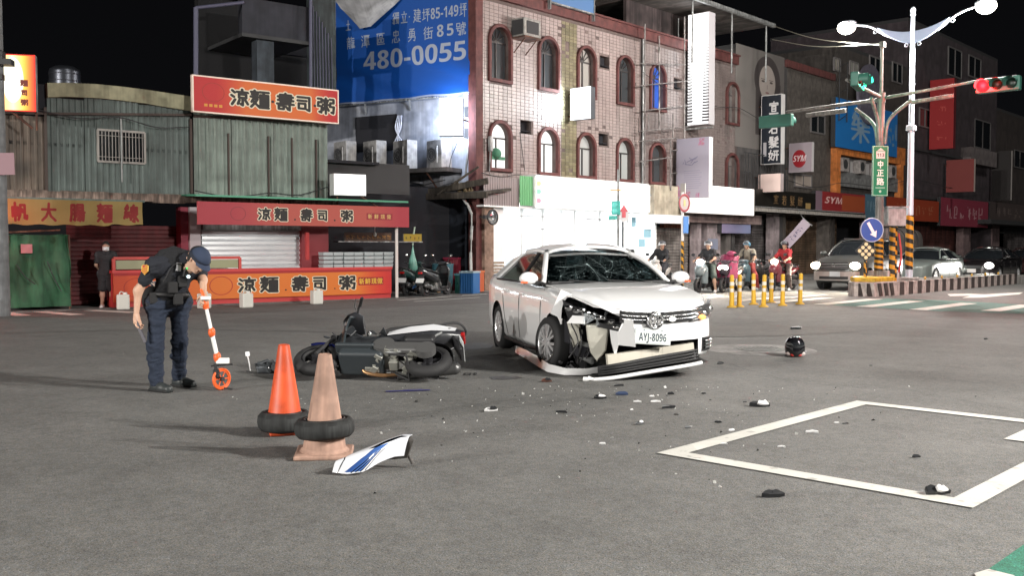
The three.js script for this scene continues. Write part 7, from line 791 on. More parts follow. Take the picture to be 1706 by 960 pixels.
{ // yard clutter
  const at = (x, y) => GP(x, y);
  { const t = thing('plastic_barrel', 'teal plastic barrel in the dark yard', 'barrel', at(738, 487)); part('body', mat([0.03, 0.1, 0.13], 0.6), t, (b) => b.lathe([[0.26, 0], [0.3, 0.05], [0.33, 0.5], [0.35, 0.9], [0.36, 0.93], [0.33, 0.93], [0.3, 0.1], [0, 0.1]], 0, 0, 0)); part('hoop', mat([0.02, 0.08, 0.1], 0.6), t, (b) => { for (const y of [0.3, 0.62]) b.torus(0.325, 0.014, 0, y, 0, { rx: Math.PI / 2, rs: 6 }); }); }
  const crate = (l, x, y, w, h, c, lid) => { const t = thing('plastic_crate', l, 'crate', at(x, y), -0.4); part('side', mat(c, 0.6), t, (b) => { for (const k of [-1, 1]) { b.box(0.03, h, 0.5, k * w / 2, h / 2, 0); b.box(w, h, 0.03, 0, h / 2, k * 0.25); } b.box(w, 0.03, 0.5, 0, 0.03, 0); }); part('rim', mat(lid, 0.5), t, (b) => { for (const k of [-1, 1]) { b.box(0.06, 0.06, 0.56, k * w / 2, h, 0); b.box(w, 0.06, 0.06, 0, h, k * 0.25); } }); part('rib', mat(c, 0.6), t, (b) => { for (let i = -2; i <= 2; i++) b.box(0.03, h * 0.9, 0.02, i * w / 5.2, h / 2, 0.272); }); return t; };
  crate('tall red bin with a pink rim at the back of the yard', 757, 485, 0.5, 1.1, [0.16, 0.012, 0.025], [0.3, 0.03, 0.07]); crate('bright pink crate on the right of the dark yard', 774, 482, 0.36, 0.95, [0.32, 0.05, 0.1], [0.4, 0.08, 0.13]); crate('blue crate with a pale rim beside the brick pier', 783, 489, 0.44, 0.68, [0.02, 0.11, 0.3], [0.3, 0.4, 0.46]); crate('orange crate squeezed between the blue crate and the brick pier', 796, 487.5, 0.2, 0.68, [0.42, 0.09, 0.03], [0.5, 0.14, 0.05]); crate('dark green crate left of the blue crate', 770, 488.5, 0.24, 0.6, [0.01, 0.08, 0.07], [0.1, 0.3, 0.35]);
  { const p = AT(688, 425, 30), t = thing('hanging_bag', 'pale green plastic bag hanging from the shelf in the yard', 'bag', p); part('bag', mat([0.16, 0.4, 0.33], 0.4, { transmission: 0.3 }), t, (b) => b.lathe([[0.01, 0.3], [0.05, 0.05], [0.12, -0.2], [0.15, -0.42], [0.08, -0.5], [0, -0.5]], 0, 0, 0, { seg: 12 })); part('tie', mat([0.4, 0.5, 0.4], 0.5), t, (b) => b.tube([V(0, 0.3, 0), V(0.02, 0.6, 0), V(0.06, 0.85, 0)], 0.03, 8, 6)); }
}
// ================================================================== scooters. z forward, x to the left, origin on the ground midway between the wheels
function loftZ(st, n = 16, pw = 2.4) { return toCreasedNormals(sheet(st.map(([z, w, y0, y1]) => [...Array(n)].map((_, i) => { const a = i / n * Math.PI * 2, c = Math.cos(a), s = Math.sin(a), e = 2 / pw; return V(Math.sign(c) * Math.abs(c) ** e * w, (y0 + y1) / 2 + Math.sign(s) * Math.abs(s) ** e * (y1 - y0) / 2, z); })), { closed: true, caps: true }), 0.9); }
function scooterWheel(R, r, m) { const g = new THREE.Group(); g.name = 'wheel'; part('tyre', M.rubber, g, (b) => b.torus(R - r, r, 0, 0, 0, { ry: Math.PI / 2, rs: 14, ts: 36, sz: 1 })); part('rim', m, g, (b) => { b.lathe([[R - r * 1.7, -0.05], [R - r * 1.5, -0.055], [R - r * 1.8, 0], [R - r * 1.5, 0.055], [R - r * 1.7, 0.05]], 0, 0, 0, { rz: Math.PI / 2, seg: 28 }); b.cyl(0.045, 0.045, 0.13, 0, 0, 0, { rz: Math.PI / 2 }); }); for (let i = 0; i < 5; i++) part('spoke', m, g, (b) => { const a = i * 1.2566; b.beam(V(0, Math.cos(a) * 0.03, Math.sin(a) * 0.03), V(0, Math.cos(a) * (R - r * 1.6), Math.sin(a) * (R - r * 1.6)), 0.03, 0.035); }); part('brake_disc', M.steel, g, (b) => b.cyl(0.09, 0.09, 0.006, -0.05, 0, 0, { rz: Math.PI / 2, seg: 24 })); return g; }
function makeScooter(name, label, o = {}) {
  const t = thing(name, label, 'scooter', V(0, 0, 0), 0, o.group), paint = mat(o.paint || [0.1, 0.1, 0.11], 0.3, { clearcoat: 0.7 }), trim = mat(o.trim || [0.02, 0.02, 0.022], 0.55), R = 0.235, alloy = mat(o.alloy || [0.06, 0.06, 0.065], 0.4, { m: 0.5 });
  for (const z of [0.64, -0.62]) { const w = scooterWheel(R, 0.06, alloy); w.position.set(0, R, z); t.add(w); }
  mesh('tail_body', uvMetres(flat(loftZ([[0.06, 0.1, 0.42, 0.6], [-0.06, 0.15, 0.4, 0.68], [-0.3, 0.175, 0.42, 0.73], [-0.55, 0.165, 0.5, 0.78], [-0.78, 0.12, 0.6, 0.82], [-0.93, 0.06, 0.68, 0.83]]))), paint, t);
  if (o.stripe) for (const s of [-1, 1]) mesh('side_stripe', uvMetres(shell([[-0.12, -0.35, -0.6, -0.85], [-0.12, -0.35, -0.6, -0.85]].map((zs, i) => zs.map((z, j) => V(s * ([0.166, 0.182, 0.172, 0.1][j] + (i ? -0.02 : 0.004)), [0.5, 0.53, 0.6, 0.71][j] + i * [0.1, 0.16, 0.16, 0.09][j], z))).map((r) => s > 0 ? r.reverse() : r), 0.006)), o.stripe, t);
  mesh('seat', uvMetres(flat(loftZ([[0.03, 0.08, 0.66, 0.72], [-0.1, 0.13, 0.68, 0.76], [-0.3, 0.15, 0.7, 0.775], [-0.48, 0.145, 0.74, 0.83], [-0.72, 0.11, 0.78, 0.85], [-0.8, 0.05, 0.79, 0.84]]))), mat([0.015, 0.015, 0.016], 0.75), t);
  part('grab_rail', M.dark, t, (b) => b.tube([V(-0.13, 0.77, -0.62), V(-0.12, 0.85, -0.86), V(0, 0.87, -0.94), V(0.12, 0.85, -0.86), V(0.13, 0.77, -0.62)], 0.014, 20, 7));
  part('floorboard', o.floor ? mat(o.floor, 0.5) : trim, t, (b) => { b.box(0.4, 0.05, 0.44, 0, 0.28, 0.2, { r: 0.02 }); b.box(0.3, 0.14, 0.5, 0, 0.22, 0.12, { r: 0.04 }); b.box(0.26, 0.24, 0.16, 0, 0.4, -0.02, { r: 0.04 }); });
  mesh('leg_shield', uvMetres(shell([...Array(9)].map((_, i) => [...Array(9)].map((_, j) => { const v = i / 8, u = j / 4 - 1, w = lerp(0.2, 0.235, Math.sin(v * 2.4)) * (v > 0.75 ? 1 - (v - 0.75) * 1.6 : 1); return V(u * w, 0.27 + v * 0.68, 0.42 + 0.05 * v - 0.1 * u * u + 0.02 * Math.sin(v * 3)); })), 0.02)), mat(o.shield || o.paint || [0.1, 0.1, 0.11], 0.35, { clearcoat: 0.4 }), t);
  if (!o.broken) mesh('front_fairing', uvMetres(flat(loftZ([[0.4, 0.17, 0.5, 0.93], [0.5, 0.18, 0.52, 0.92], [0.6, 0.14, 0.56, 0.88], [0.69, 0.06, 0.62, 0.78]]))), paint, t);
  part('front_mudguard', mat(o.guard || o.paint || [0.1, 0.1, 0.11], 0.35), t, (b) => b.add(sheet([...Array(11)].map((_, i) => { const a = -0.5 + i * 0.21; return [-1, -0.6, 0, 0.6, 1].map((u) => V(u * 0.075, R + Math.cos(a) * (0.27 - 0.02 * u * u), 0.64 - Math.sin(a) * (0.27 - 0.02 * u * u))); }))));
  part('fork', M.dark, t, (b) => { for (const s of [-1, 1]) b.bar(V(s * 0.085, R, 0.64), V(s * 0.075, 0.58, 0.52), 0.022); b.bar(V(0, 0.55, 0.53), V(0, 1.0, 0.4), 0.03); b.box(0.2, 0.05, 0.07, 0, 0.57, 0.52); });
  mesh('handlebar_cover', uvMetres(flat(loftZ([[0.28, 0.12, 0.95, 1.02], [0.38, 0.17, 0.92, 1.06], [0.46, 0.14, 0.92, 1.04], [0.52, 0.07, 0.95, 1.0]]))), paint, t);
  part('handlebar', M.dark, t, (b) => { b.tube([V(-0.35, 1.0, 0.27), V(-0.18, 1.02, 0.34), V(0, 0.99, 0.38), V(0.18, 1.02, 0.34), V(0.35, 1.0, 0.27)], 0.013, 20, 7); }); for (const s of [-1, 1]) { part('grip', M.rubber, t, (b) => b.bar(V(s * 0.24, 1.015, 0.31), V(s * 0.36, 0.998, 0.265), 0.019)); part('brake_lever', M.steel, t, (b) => b.tube([V(s * 0.19, 1.0, 0.36), V(s * 0.28, 0.98, 0.36), V(s * 0.36, 0.97, 0.33)], 0.007, 8, 5)); if (o.broken && s > 0) continue; const m = new THREE.Group(); m.name = 'mirror'; t.add(m); part('stalk', M.dark, m, (b) => b.tube([V(s * 0.2, 1.02, 0.33), V(s * 0.25, 1.12, 0.34), V(s * 0.3, 1.2, 0.32)], 0.008, 8, 5)); part('shell', trim, m, (b) => b.ball(0.06, s * 0.31, 1.22, 0.32, 1.25, 0.85, 0.4)); part('glass', M.chrome, m, (b) => b.ball(0.053, s * 0.31, 1.22, 0.308, 1.25, 0.85, 0.3)); }
  { const h = o.lamp; part('headlight', h ? glow(o.lampColor || [1, 0.97, 0.9], 5) : mat([0.6, 0.62, 0.64], 0.15, { m: 0.4 }), t, (b) => o.lowLamp ? b.ball(h ? 0.12 : 0.075, 0, 0.8, 0.61, 1.5, 0.8, 0.6) : b.ball(h ? 0.11 : 0.075, 0, 0.98, 0.47, 1.2, 0.9, 0.7)); if (h) { const l = new THREE.SpotLight(col(o.lampColor || [1, 0.95, 0.86]), h, 0, 0.75, 0.9); l.position.set(0, o.lowLamp ? 0.8 : 0.98, o.lowLamp ? 0.72 : 0.6); l.target.position.set(0, 0.1, 6); l.shadow.radius = 3; l.castShadow = true; t.add(l, l.target); } }  // a lit lens is enlarged to imitate its glare
  part('tail_light', mat([0.3, 0.01, 0.01], 0.2), t, (b) => b.box(0.14, 0.06, 0.05, 0, 0.72, -0.93, { r: 0.015 })); part('rear_mudguard', trim, t, (b) => { b.box(0.16, 0.32, 0.03, 0, 0.52, -0.9, { rx: 0.45, r: 0.01 }); b.add(sheet([...Array(9)].map((_, i) => { const a = -0.2 + i * 0.2; return [-1, 0, 1].map((u) => V(u * 0.07, R + Math.cos(a) * 0.275, -0.62 - Math.sin(a) * 0.275)); }))); });
  const pl = mesh('licence_plate', new MB().box(0.26, 0.14, 0.006).geo(), mat([0.6, 0.62, 0.62], 0.4), t); pl.position.set(0, 0.5, -0.955); pl.rotation.x = 0.45;
  part('engine', mat([0.2, 0.2, 0.19], 0.5, { m: 0.6 }), t, (b) => { b.box(0.22, 0.2, 0.26, -0.01, 0.32, -0.12, { r: 0.04 }); b.cyl(0.09, 0.09, 0.2, 0, 0.35, 0.06, { rx: 1.3 }); for (let i = 0; i < 5; i++) b.box(0.24, 0.012, 0.2, 0, 0.27 + i * 0.03, 0.03); b.box(0.1, 0.16, 0.2, 0.06, 0.5, -0.3, { r: 0.03 }); });
  part('transmission_case', mat([0.13, 0.13, 0.13], 0.5, { m: 0.5 }), t, (b) => { b.cyl(0.12, 0.12, 0.08, 0.14, 0.32, -0.12, { rz: Math.PI / 2, seg: 22 }); b.cyl(0.11, 0.11, 0.08, 0.14, R + 0.02, -0.6, { rz: Math.PI / 2, seg: 22 }); b.box(0.075, 0.17, 0.46, 0.14, 0.29, -0.36, { r: 0.03 }); }); part('air_box', trim, t, (b) => b.box(0.1, 0.14, 0.34, 0.15, 0.45, -0.5, { r: 0.04 }));
  part('exhaust_pipe', mat([0.42, 0.24, 0.12], 0.35, { m: 0.8 }), t, (b) => b.tube([V(0, 0.27, 0.08), V(-0.08, 0.16, 0.1), V(-0.12, 0.13, -0.08), V(-0.15, 0.2, -0.3)], 0.022, 24, 9)); part('muffler', mat([0.12, 0.12, 0.12], 0.4, { m: 0.6 }), t, (b) => { b.bar(V(-0.17, 0.22, -0.26), V(-0.17, 0.36, -0.88), 0.062, 0.07, 16); b.ball(0.07, -0.17, 0.36, -0.88); }); part('muffler_shield', M.chrome, t, (b) => b.box(0.012, 0.08, 0.34, -0.236, 0.3, -0.54, { rx: -0.22 }));
  part('shock_absorber', mat([0.4, 0.4, 0.38], 0.4, { m: 0.6 }), t, (b) => { b.bar(V(0.12, 0.3, -0.62), V(0.11, 0.6, -0.5), 0.014); for (let i = 0; i < 8; i++) b.torus(0.035, 0.007, 0.115 + 0.0005 * i, 0.36 + i * 0.028, -0.595 + i * 0.011, { rx: Math.PI / 2 - 0.38, rs: 5, ts: 14 }); }); part('stand', M.dark, t, (b) => { b.bar(V(0.12, 0.2, -0.2), V(0.16, 0.1, -0.42), 0.012); b.bar(V(-0.12, 0.2, -0.2), V(-0.16, 0.1, -0.42), 0.012); b.bar(V(0.16, 0.1, -0.42), V(-0.16, 0.1, -0.42), 0.012); });
  return t;
}
function lowest(o) { o.updateMatrixWorld(true); return new THREE.Box3().setFromObject(o, true).min.y; }
{ // the scooter that was hit, lying on its right side with its wheels towards us
  const t = makeScooter('fallen_scooter', 'white and black scooter lying on its side beside the wrecked car', { paint: [0.025, 0.026, 0.03], stripe: mat([0.72, 0.73, 0.76], 0.35, { clearcoat: 0.8 }), shield: [0.03, 0.04, 0.046], guard: [0.02, 0.03, 0.2], broken: true, floor: [0.03, 0.037, 0.042], alloy: [0.04, 0.04, 0.045] });
  mesh('inner_cover', uvMetres(flat(creased(loftZ([[0.44, 0.15, 0.36, 0.72], [0.34, 0.17, 0.3, 0.7], [0.16, 0.16, 0.28, 0.58], [0.0, 0.15, 0.3, 0.62], [-0.12, 0.14, 0.32, 0.66]], 20), 0.03, 9, 9, 4))), mat([0.022, 0.024, 0.027], 0.4), t); t.children.filter((q) => q.name === 'wheel').forEach((q) => q.scale.setScalar(1.12));
  part('damaged_frame', M.galv, t, (b) => { b.tube([V(-0.1, 0.2, 0.4), V(-0.13, 0.4, 0.5), V(-0.08, 0.7, 0.48), V(0, 0.9, 0.42)], 0.016, 14, 7); b.tube([V(0.12, 0.25, -0.05), V(0.14, 0.2, -0.3), V(0.12, 0.42, -0.52), V(0.15, 0.6, -0.72)], 0.016, 14, 7); b.tube([V(-0.12, 0.25, 0), V(-0.14, 0.2, -0.2), V(-0.2, 0.4, -0.4)], 0.016, 14, 7); });
  part('torn_panel', mat([0.03, 0.035, 0.04], 0.4), t, (b) => { b.prism([[0, 0], [0.14, 0], [0.16, 0.1], [0.02, 0.14]], 0.01, xf(-0.1, 0.6, 0.6, 0.2, 1.1, 0), 0.004); });
  part('broken_plastic', mat([0.02, 0.022, 0.025], 0.4), t, (b) => { const rn = rng(52); for (let i = 0; i < 20; i++) { const s = 0.04 + rn() * 0.09; b.prism([[0, 0], [s, 0.2 * s], [0.9 * s, (0.4 + rn() * 0.6) * s], [0.2 * s, 0.7 * s]], 0.008, xf((rn() - 0.35) * 0.42, 0.28 + rn() * 0.4, 0.5 - rn() * 0.75, rn() * 3, rn() * 3, rn() * 3), 0.002); } });
  part('wiring', M.black, t, (b) => { const rn = rng(14); for (let i = 0; i < 12; i++) { const z = 0.5 - rn() * 1.0, x = (rn() - 0.5) * 0.26; b.tube([V(x, 0.25 + rn() * 0.3, z), V(x + (rn() - 0.5) * 0.1, 0.2 + rn() * 0.3, z - 0.1), V(x + (rn() - 0.5) * 0.2, 0.3 + rn() * 0.3, z - 0.22)], 0.007, 10, 5); } });
  part('carburettor', mat([0.3, 0.3, 0.27], 0.4, { m: 0.5 }), t, (b) => { const rq = rng(23); for (let i = 0; i < 16; i++) { const z = 0.02 - rq() * 0.5; b.box(0.03 + rq() * 0.07, 0.03 + rq() * 0.05, 0.03 + rq() * 0.08, (rq() - 0.4) * 0.26, 0.15 + rq() * 0.1, z, { ry: rq() * 3, r: 0.008 }); } b.box(0.12, 0.09, 0.1, -0.02, 0.2, -0.24, { r: 0.015 }); b.cyl(0.05, 0.05, 0.1, 0.05, 0.2, -0.42, { rz: 1.2 }); b.box(0.07, 0.06, 0.16, -0.06, 0.17, 0.0, { r: 0.012 }); b.cyl(0.035, 0.03, 0.1, 0.06, 0.19, -0.05, { rx: 1 }); });
  const f = V(-0.985, 0.0, -0.12).normalize(), up = V(0, Math.cos(1.1), -Math.sin(1.1)); up.addScaledVector(f, -up.dot(f)).normalize(); const left = up.clone().cross(f); t.quaternion.setFromRotationMatrix(new THREE.Matrix4().makeBasis(left, up, f)); t.scale.setScalar(1.0);
  t.position.copy(GP(614, 638)); t.position.y = 0; t.position.y = -lowest(t) - 0.005;
}
// ------------------------------------------------------------------ traffic waiting at the lights
const TURN = Rw.turn - Math.PI / 2;
const toward = (o, p, dt = 0) => { o.position.copy(p); o.rotation.y = TURN + dt; return o; };
{
  const stretch = (tab, ky, kw, kz) => tab.map(([z, w, t, b]) => [z * kz, w * kw, t * ky, b * ky]);
  const lamps = (c, S, x, y, k, warm, cast) => { for (const s of [-1, 1]) { const h = new THREE.Group(); h.name = 'headlight'; c.add(h); const z = S.front(x); part('housing', M.chrome, h, (b) => b.ball(0.15, s * x, y, z - 0.05, 1.25, 0.8, 0.6)); part('lamp_glass', glow(warm, k), h, (b) => b.ball(0.15, s * x, y, z + 0.01, 1.25, 0.85, 0.6)); const l = new THREE.SpotLight(col(warm), cast, 0, 0.6, 0.9); l.position.set(s * x, y, z + 0.14); l.target.position.set(s * x, 0, z + 7); l.shadow.radius = 4; l.castShadow = true; c.add(l, l.target); } };  // headlight glass oversized, so its shape stands in for glare
  const SUV = { ...CAR, tab: stretch(CAR.tab, 1.2, 1.02, 0.98), R: 0.36, roof: [0.12, -1.75], roofY: 1.72, roofW: 0.66, ws: 0.95, rg: -2.05, beltY: 1.18, deckY: 1.26, cz: -1.5, cb: -1.8, T0: 1.1 };
  const f = (px, py, back) => GP(px, py).addScaledVector(Rw.s, back);
  { const { c, S } = makeCar('off_road_car', 'dark off road car with lit headlights waiting behind the yellow posts', SUV, mat([0.06, 0.063, 0.06], 0.3, { clearcoat: 0.8 }), {}); toward(c, f(1386, 484, 2.2), 0.03);
    lamps(c, S, 0.68, 0.84, 4, [1, 0.86, 0.66], 14); mesh('bumper', uvMetres(nosePlate(S, -0.8, 0.8, (x) => 0.34, (x) => 0.64, 0.06, 24, 3, 0.05)), mat([0.34, 0.3, 0.28], 0.5), c); mesh('grille', uvMetres(nosePlate(S, -0.5, 0.5, (x) => 0.72, (x) => 0.95, 0.03, 14)), M.black, c); for (const k of [0.78, 0.84, 0.9]) part('grille_bar', M.steel, c, (b) => b.tube([-0.48, -0.2, 0.1, 0.48].map((x) => V(x, k, S.front(x) + 0.045)), 0.01, 14, 5)); part('bumper_intake', M.black, c, (b) => b.add(nosePlate(S, -0.5, 0.5, (x) => 0.38, (x) => 0.48, 0.075, 12))); part('emblem', M.chrome, c, (b) => b.torus(0.05, 0.01, 0, 0.86, S.front(0) + 0.06)); const p = mesh('licence_plate', new MB().box(0.36, 0.17, 0.01).geo(), mat([0.5, 0.55, 0.58], 0.4), c); p.position.set(0.05, 0.56, S.front(0) + 0.075); part('roof_bar', M.dark, c, (b) => { for (const s of [-1, 1]) b.bar(V(s * 0.55, 1.77, 0.0), V(s * 0.55, 1.77, -1.6), 0.02); }); }
  { const { c } = makeCar('silver_saloon_car', 'silver green saloon car partly hidden by the striped posts', CAR, mat([0.16, 0.185, 0.175], 0.35, { m: 0.3, clearcoat: 0.6 }), {}); toward(c, f(1386, 484, 8.9)); }
  { const { c, S } = makeCar('black_saloon_car', 'black saloon car with bright headlights behind the silver car', CAR, mat([0.012, 0.01, 0.011], 0.25, { clearcoat: 1 }), {}); toward(c, f(1617, 470, 2.3)); lamps(c, S, 0.66, 0.7, 5, [1, 0.95, 0.88], 20); mesh('grille', uvMetres(nosePlate(S, -0.4, 0.4, (x) => 0.58, (x) => 0.7, 0.02, 12)), M.dark, c); const p = mesh('licence_plate', new MB().box(0.36, 0.16, 0.01).geo(), mat([0.45, 0.42, 0.42], 0.4), c); p.position.set(0, 0.48, S.front(0) + 0.04); }
  { const { c } = makeCar('dark_red_car', 'dark car at the right edge waiting behind the black saloon', CAR, mat([0.03, 0.012, 0.012], 0.25, { clearcoat: 1 }), {}); toward(c, f(1617, 470, 8.8)); }
  { // grey covered van parked by the shops
    const p = Rw.at(27.5, 0, 3.2), t = thing('covered_van', 'grey covered van parked by the shops behind the silver car', 'van', p, TURN), m = dirty([0.2, 0.17, 0.16], 0.85, 2); mesh('cover', uvMetres(flat(loftZ([[2.3, 0.6, 0.4, 1.3], [2.1, 0.82, 0.3, 1.7], [1.3, 0.9, 0.28, 2.35], [-0.5, 0.92, 0.28, 2.5], [-2.0, 0.9, 0.28, 2.4], [-2.3, 0.7, 0.4, 2.1]], 24, 4))), m, t); for (const z of [1.4, -1.4]) for (const s of [-1, 1]) { const w = makeWheel(0.32, 0.2, 0.2, M.dark); w.position.set(s * 0.72, 0.32, z); if (s < 0) w.rotation.y = Math.PI; t.add(w); } part('strap', M.dark, t, (b) => { for (const z of [0.8, -1]) b.tube([V(-0.93, 0.5, z), V(-0.9, 2.2, z), V(0, 2.5, z), V(0.9, 2.2, z), V(0.93, 0.5, z)], 0.02, 24, 5); }); }
}
const scooters = {};
{
  const S = (k, o, x, y, dt, label) => { const s = makeScooter('waiting_scooter', label, o); toward(s, GP(x, y), dt); scooters[k] = s; return s; };
  S('a', { paint: [0.2, 0.24, 0.25], lamp: 10, lampColor: [0.82, 0.92, 1], group: 'scooters waiting at the lights' }, 1176, 487, 0.1, 'grey scooter with a bluish white headlight, leftmost of the waiting scooters');
  S('b', { paint: [0.03, 0.02, 0.03], lamp: 12, lowLamp: true, lampColor: [1, 0.85, 0.7], group: 'scooters waiting at the lights' }, 1216, 486.5, 0.12, 'dark scooter with a glaring low headlight between two riders');
  S('c', { paint: [0.16, 0.03, 0.04], lamp: 12, lampColor: [1, 0.86, 0.62], group: 'scooters waiting at the lights' }, 1302, 484, -0.1, 'red scooter with a yellow headlight carrying the rider in a red shirt');
  S('d', { paint: [0.06, 0.1, 0.12], group: 'scooters waiting at the lights' }, 1243, 483, 0.25, 'dark teal scooter with its lamp off behind the rider in the beige shirt');
  S('e', { paint: [0.48, 0.47, 0.44], group: 'scooters waiting at the lights' }, 1098, 483, 0.2, 'pale cream scooter half hidden behind the bonnet of the white car');
  S('f', { paint: [0.03, 0.03, 0.03], group: 'scooters waiting at the lights' }, 1268, 480, 0.1, 'black scooter parked by the shutter behind the yellow posts');
  const p1 = makeScooter('parked_scooter', 'dark scooter with a pale plate parked in the yard', { paint: [0.012, 0.014, 0.016], group: 'scooters in the yard' }); p1.position.copy(GP(727, 494)); p1.rotation.y = 2.7;
  const p2 = makeScooter('parked_scooter', 'dark scooter deeper in the yard beside the white post', { paint: [0.02, 0.05, 0.045], group: 'scooters in the yard' }); p2.position.copy(GP(688, 493)); p2.rotation.y = 2.9;
  { const b = scooters.b, c = thing('pink_raincoat', 'bright pink raincoat spread over the front of the dark scooter', 'raincoat', b.position.clone(), b.rotation.y), fold = (u, v) => 0.03 * Math.sin(u * 18 + v * 3) * (1 - v * 0.5); mesh('cloth', shell([...Array(10)].map((_, i) => [...Array(17)].map((_, j) => { const v = i / 9, u = j / 8 - 1; return V(u * (0.42 - 0.1 * v), 0.5 + v * 0.75 - 0.06 * u * u, 0.5 - 0.3 * v * v - 0.16 * u * u + fold(u, v)); })), 0.012), mat([0.3, 0.04, 0.1], 0.55), c); part('hood', mat([0.29, 0.04, 0.1], 0.55), c, (k) => k.ball(0.14, 0.1, 1.25, 0.18, 1.2, 0.7, 1)); }
}
// ================================================================== people
const SHOE = mat([0.55, 0.55, 0.54], 0.6), HAIR = mat([0.012, 0.011, 0.011], 0.7);
function handBones(w, dir, palm, side, curl, R = 1) { // wrist, finger direction, palm normal, which side the thumb leaves on (unit vectors), curl in radians per joint
  const B = [], k = R, across = dir.clone().cross(palm).normalize(), at = (a, b, c) => w.clone().addScaledVector(dir, a * k).addScaledVector(across, b * k).addScaledVector(palm, c * k);
  B.push(bone(at(0.0, 0, 0), at(0.085, 0.012, 0), 0.026 * k, 0.026 * k, { k: 0.015 }), bone(at(0.01, -0.012, 0), at(0.085, -0.022, 0), 0.02 * k, 0.019 * k, { k: 0.015 }), bone(at(0.01, 0.014, 0), at(0.08, 0.03, 0), 0.019 * k, 0.018 * k, { k: 0.015 }));
  [[-0.03, 0.036, 0.9], [-0.01, 0.043, 1], [0.011, 0.04, 0.97], [0.031, 0.031, 0.85]].forEach(([o, l, e], i) => { let p = at(0.088 - Math.abs(i - 1.2) * 0.006, side * -o, 0), a = curl * 0.5; for (let j = 0; j < 3; j++) { const d = dir.clone().multiplyScalar(Math.cos(a)).addScaledVector(palm, Math.sin(a)), q = p.clone().addScaledVector(d, l * k * [1, 0.68, 0.55][j]); B.push(bone(p, q, (0.0095 - j * 0.0009) * k, (0.0088 - j * 0.0009) * k, { k: 0.006 })); p = q; a += curl * (0.8 + 0.1 * i); } });
  let p = at(0.022, side * 0.026, 0.006); const t1 = dir.clone().multiplyScalar(0.62).addScaledVector(across, side * 0.66).addScaledVector(palm, 0.4).normalize(); let q = p.clone().addScaledVector(t1, 0.042 * k); B.push(bone(p, q, 0.0125 * k, 0.0105 * k, { k: 0.01 })); const t2 = dir.clone().multiplyScalar(0.85).addScaledVector(across, side * 0.2).addScaledVector(palm, 0.45 * curl).normalize(); B.push(bone(q, q.clone().addScaledVector(t2, 0.034 * k), 0.0102 * k, 0.0088 * k, { k: 0.006 })); return B;
}
function headGeo(c, f, up, detail) { // c: middle of the skull; f: where the face looks
  const r = up.clone().cross(f).normalize(), P = (x, y, z) => c.clone().addScaledVector(r, x).addScaledVector(up, y).addScaledVector(f, z);
  return flesh([bone(P(0, 0.025, -0.018), P(0, 0.03, 0.012), 0.088, 0.086, { fac: 1.15, ax: r }), bone(P(0, -0.02, 0.03), P(0, -0.075, 0.045), 0.062, 0.042, { fac: 1.05, ax: r, k: 0.05 }), bone(P(0, -0.09, 0.068), P(0, -0.09, 0.062), 0.02, 0.02, { k: 0.03 }), bone(P(0, 0.008, 0.092), P(0, -0.028, 0.112), 0.009, 0.0125, { k: 0.014 }), bone(P(-0.011, -0.032, 0.1), P(0.011, -0.032, 0.1), 0.009, 0.009, { k: 0.01 }), bone(P(-0.035, 0.022, 0.082), P(0.035, 0.022, 0.082), 0.009, 0.009, { k: 0.016 }), bone(P(-0.016, -0.06, 0.094), P(0.016, -0.06, 0.094), 0.007, 0.007, { k: 0.01 }), bone(P(-0.085, 0.01, -0.008), P(-0.088, -0.028, -0.002), 0.015, 0.009, { fac: 2, ax: r, k: 0.008 }), bone(P(0.085, 0.01, -0.008), P(0.088, -0.028, -0.002), 0.015, 0.009, { fac: 2, ax: r, k: 0.008 }), bone(P(0, -0.05, -0.02), P(0, -0.15, -0.035), 0.055, 0.058, { k: 0.04 })], detail, 0.03);
}
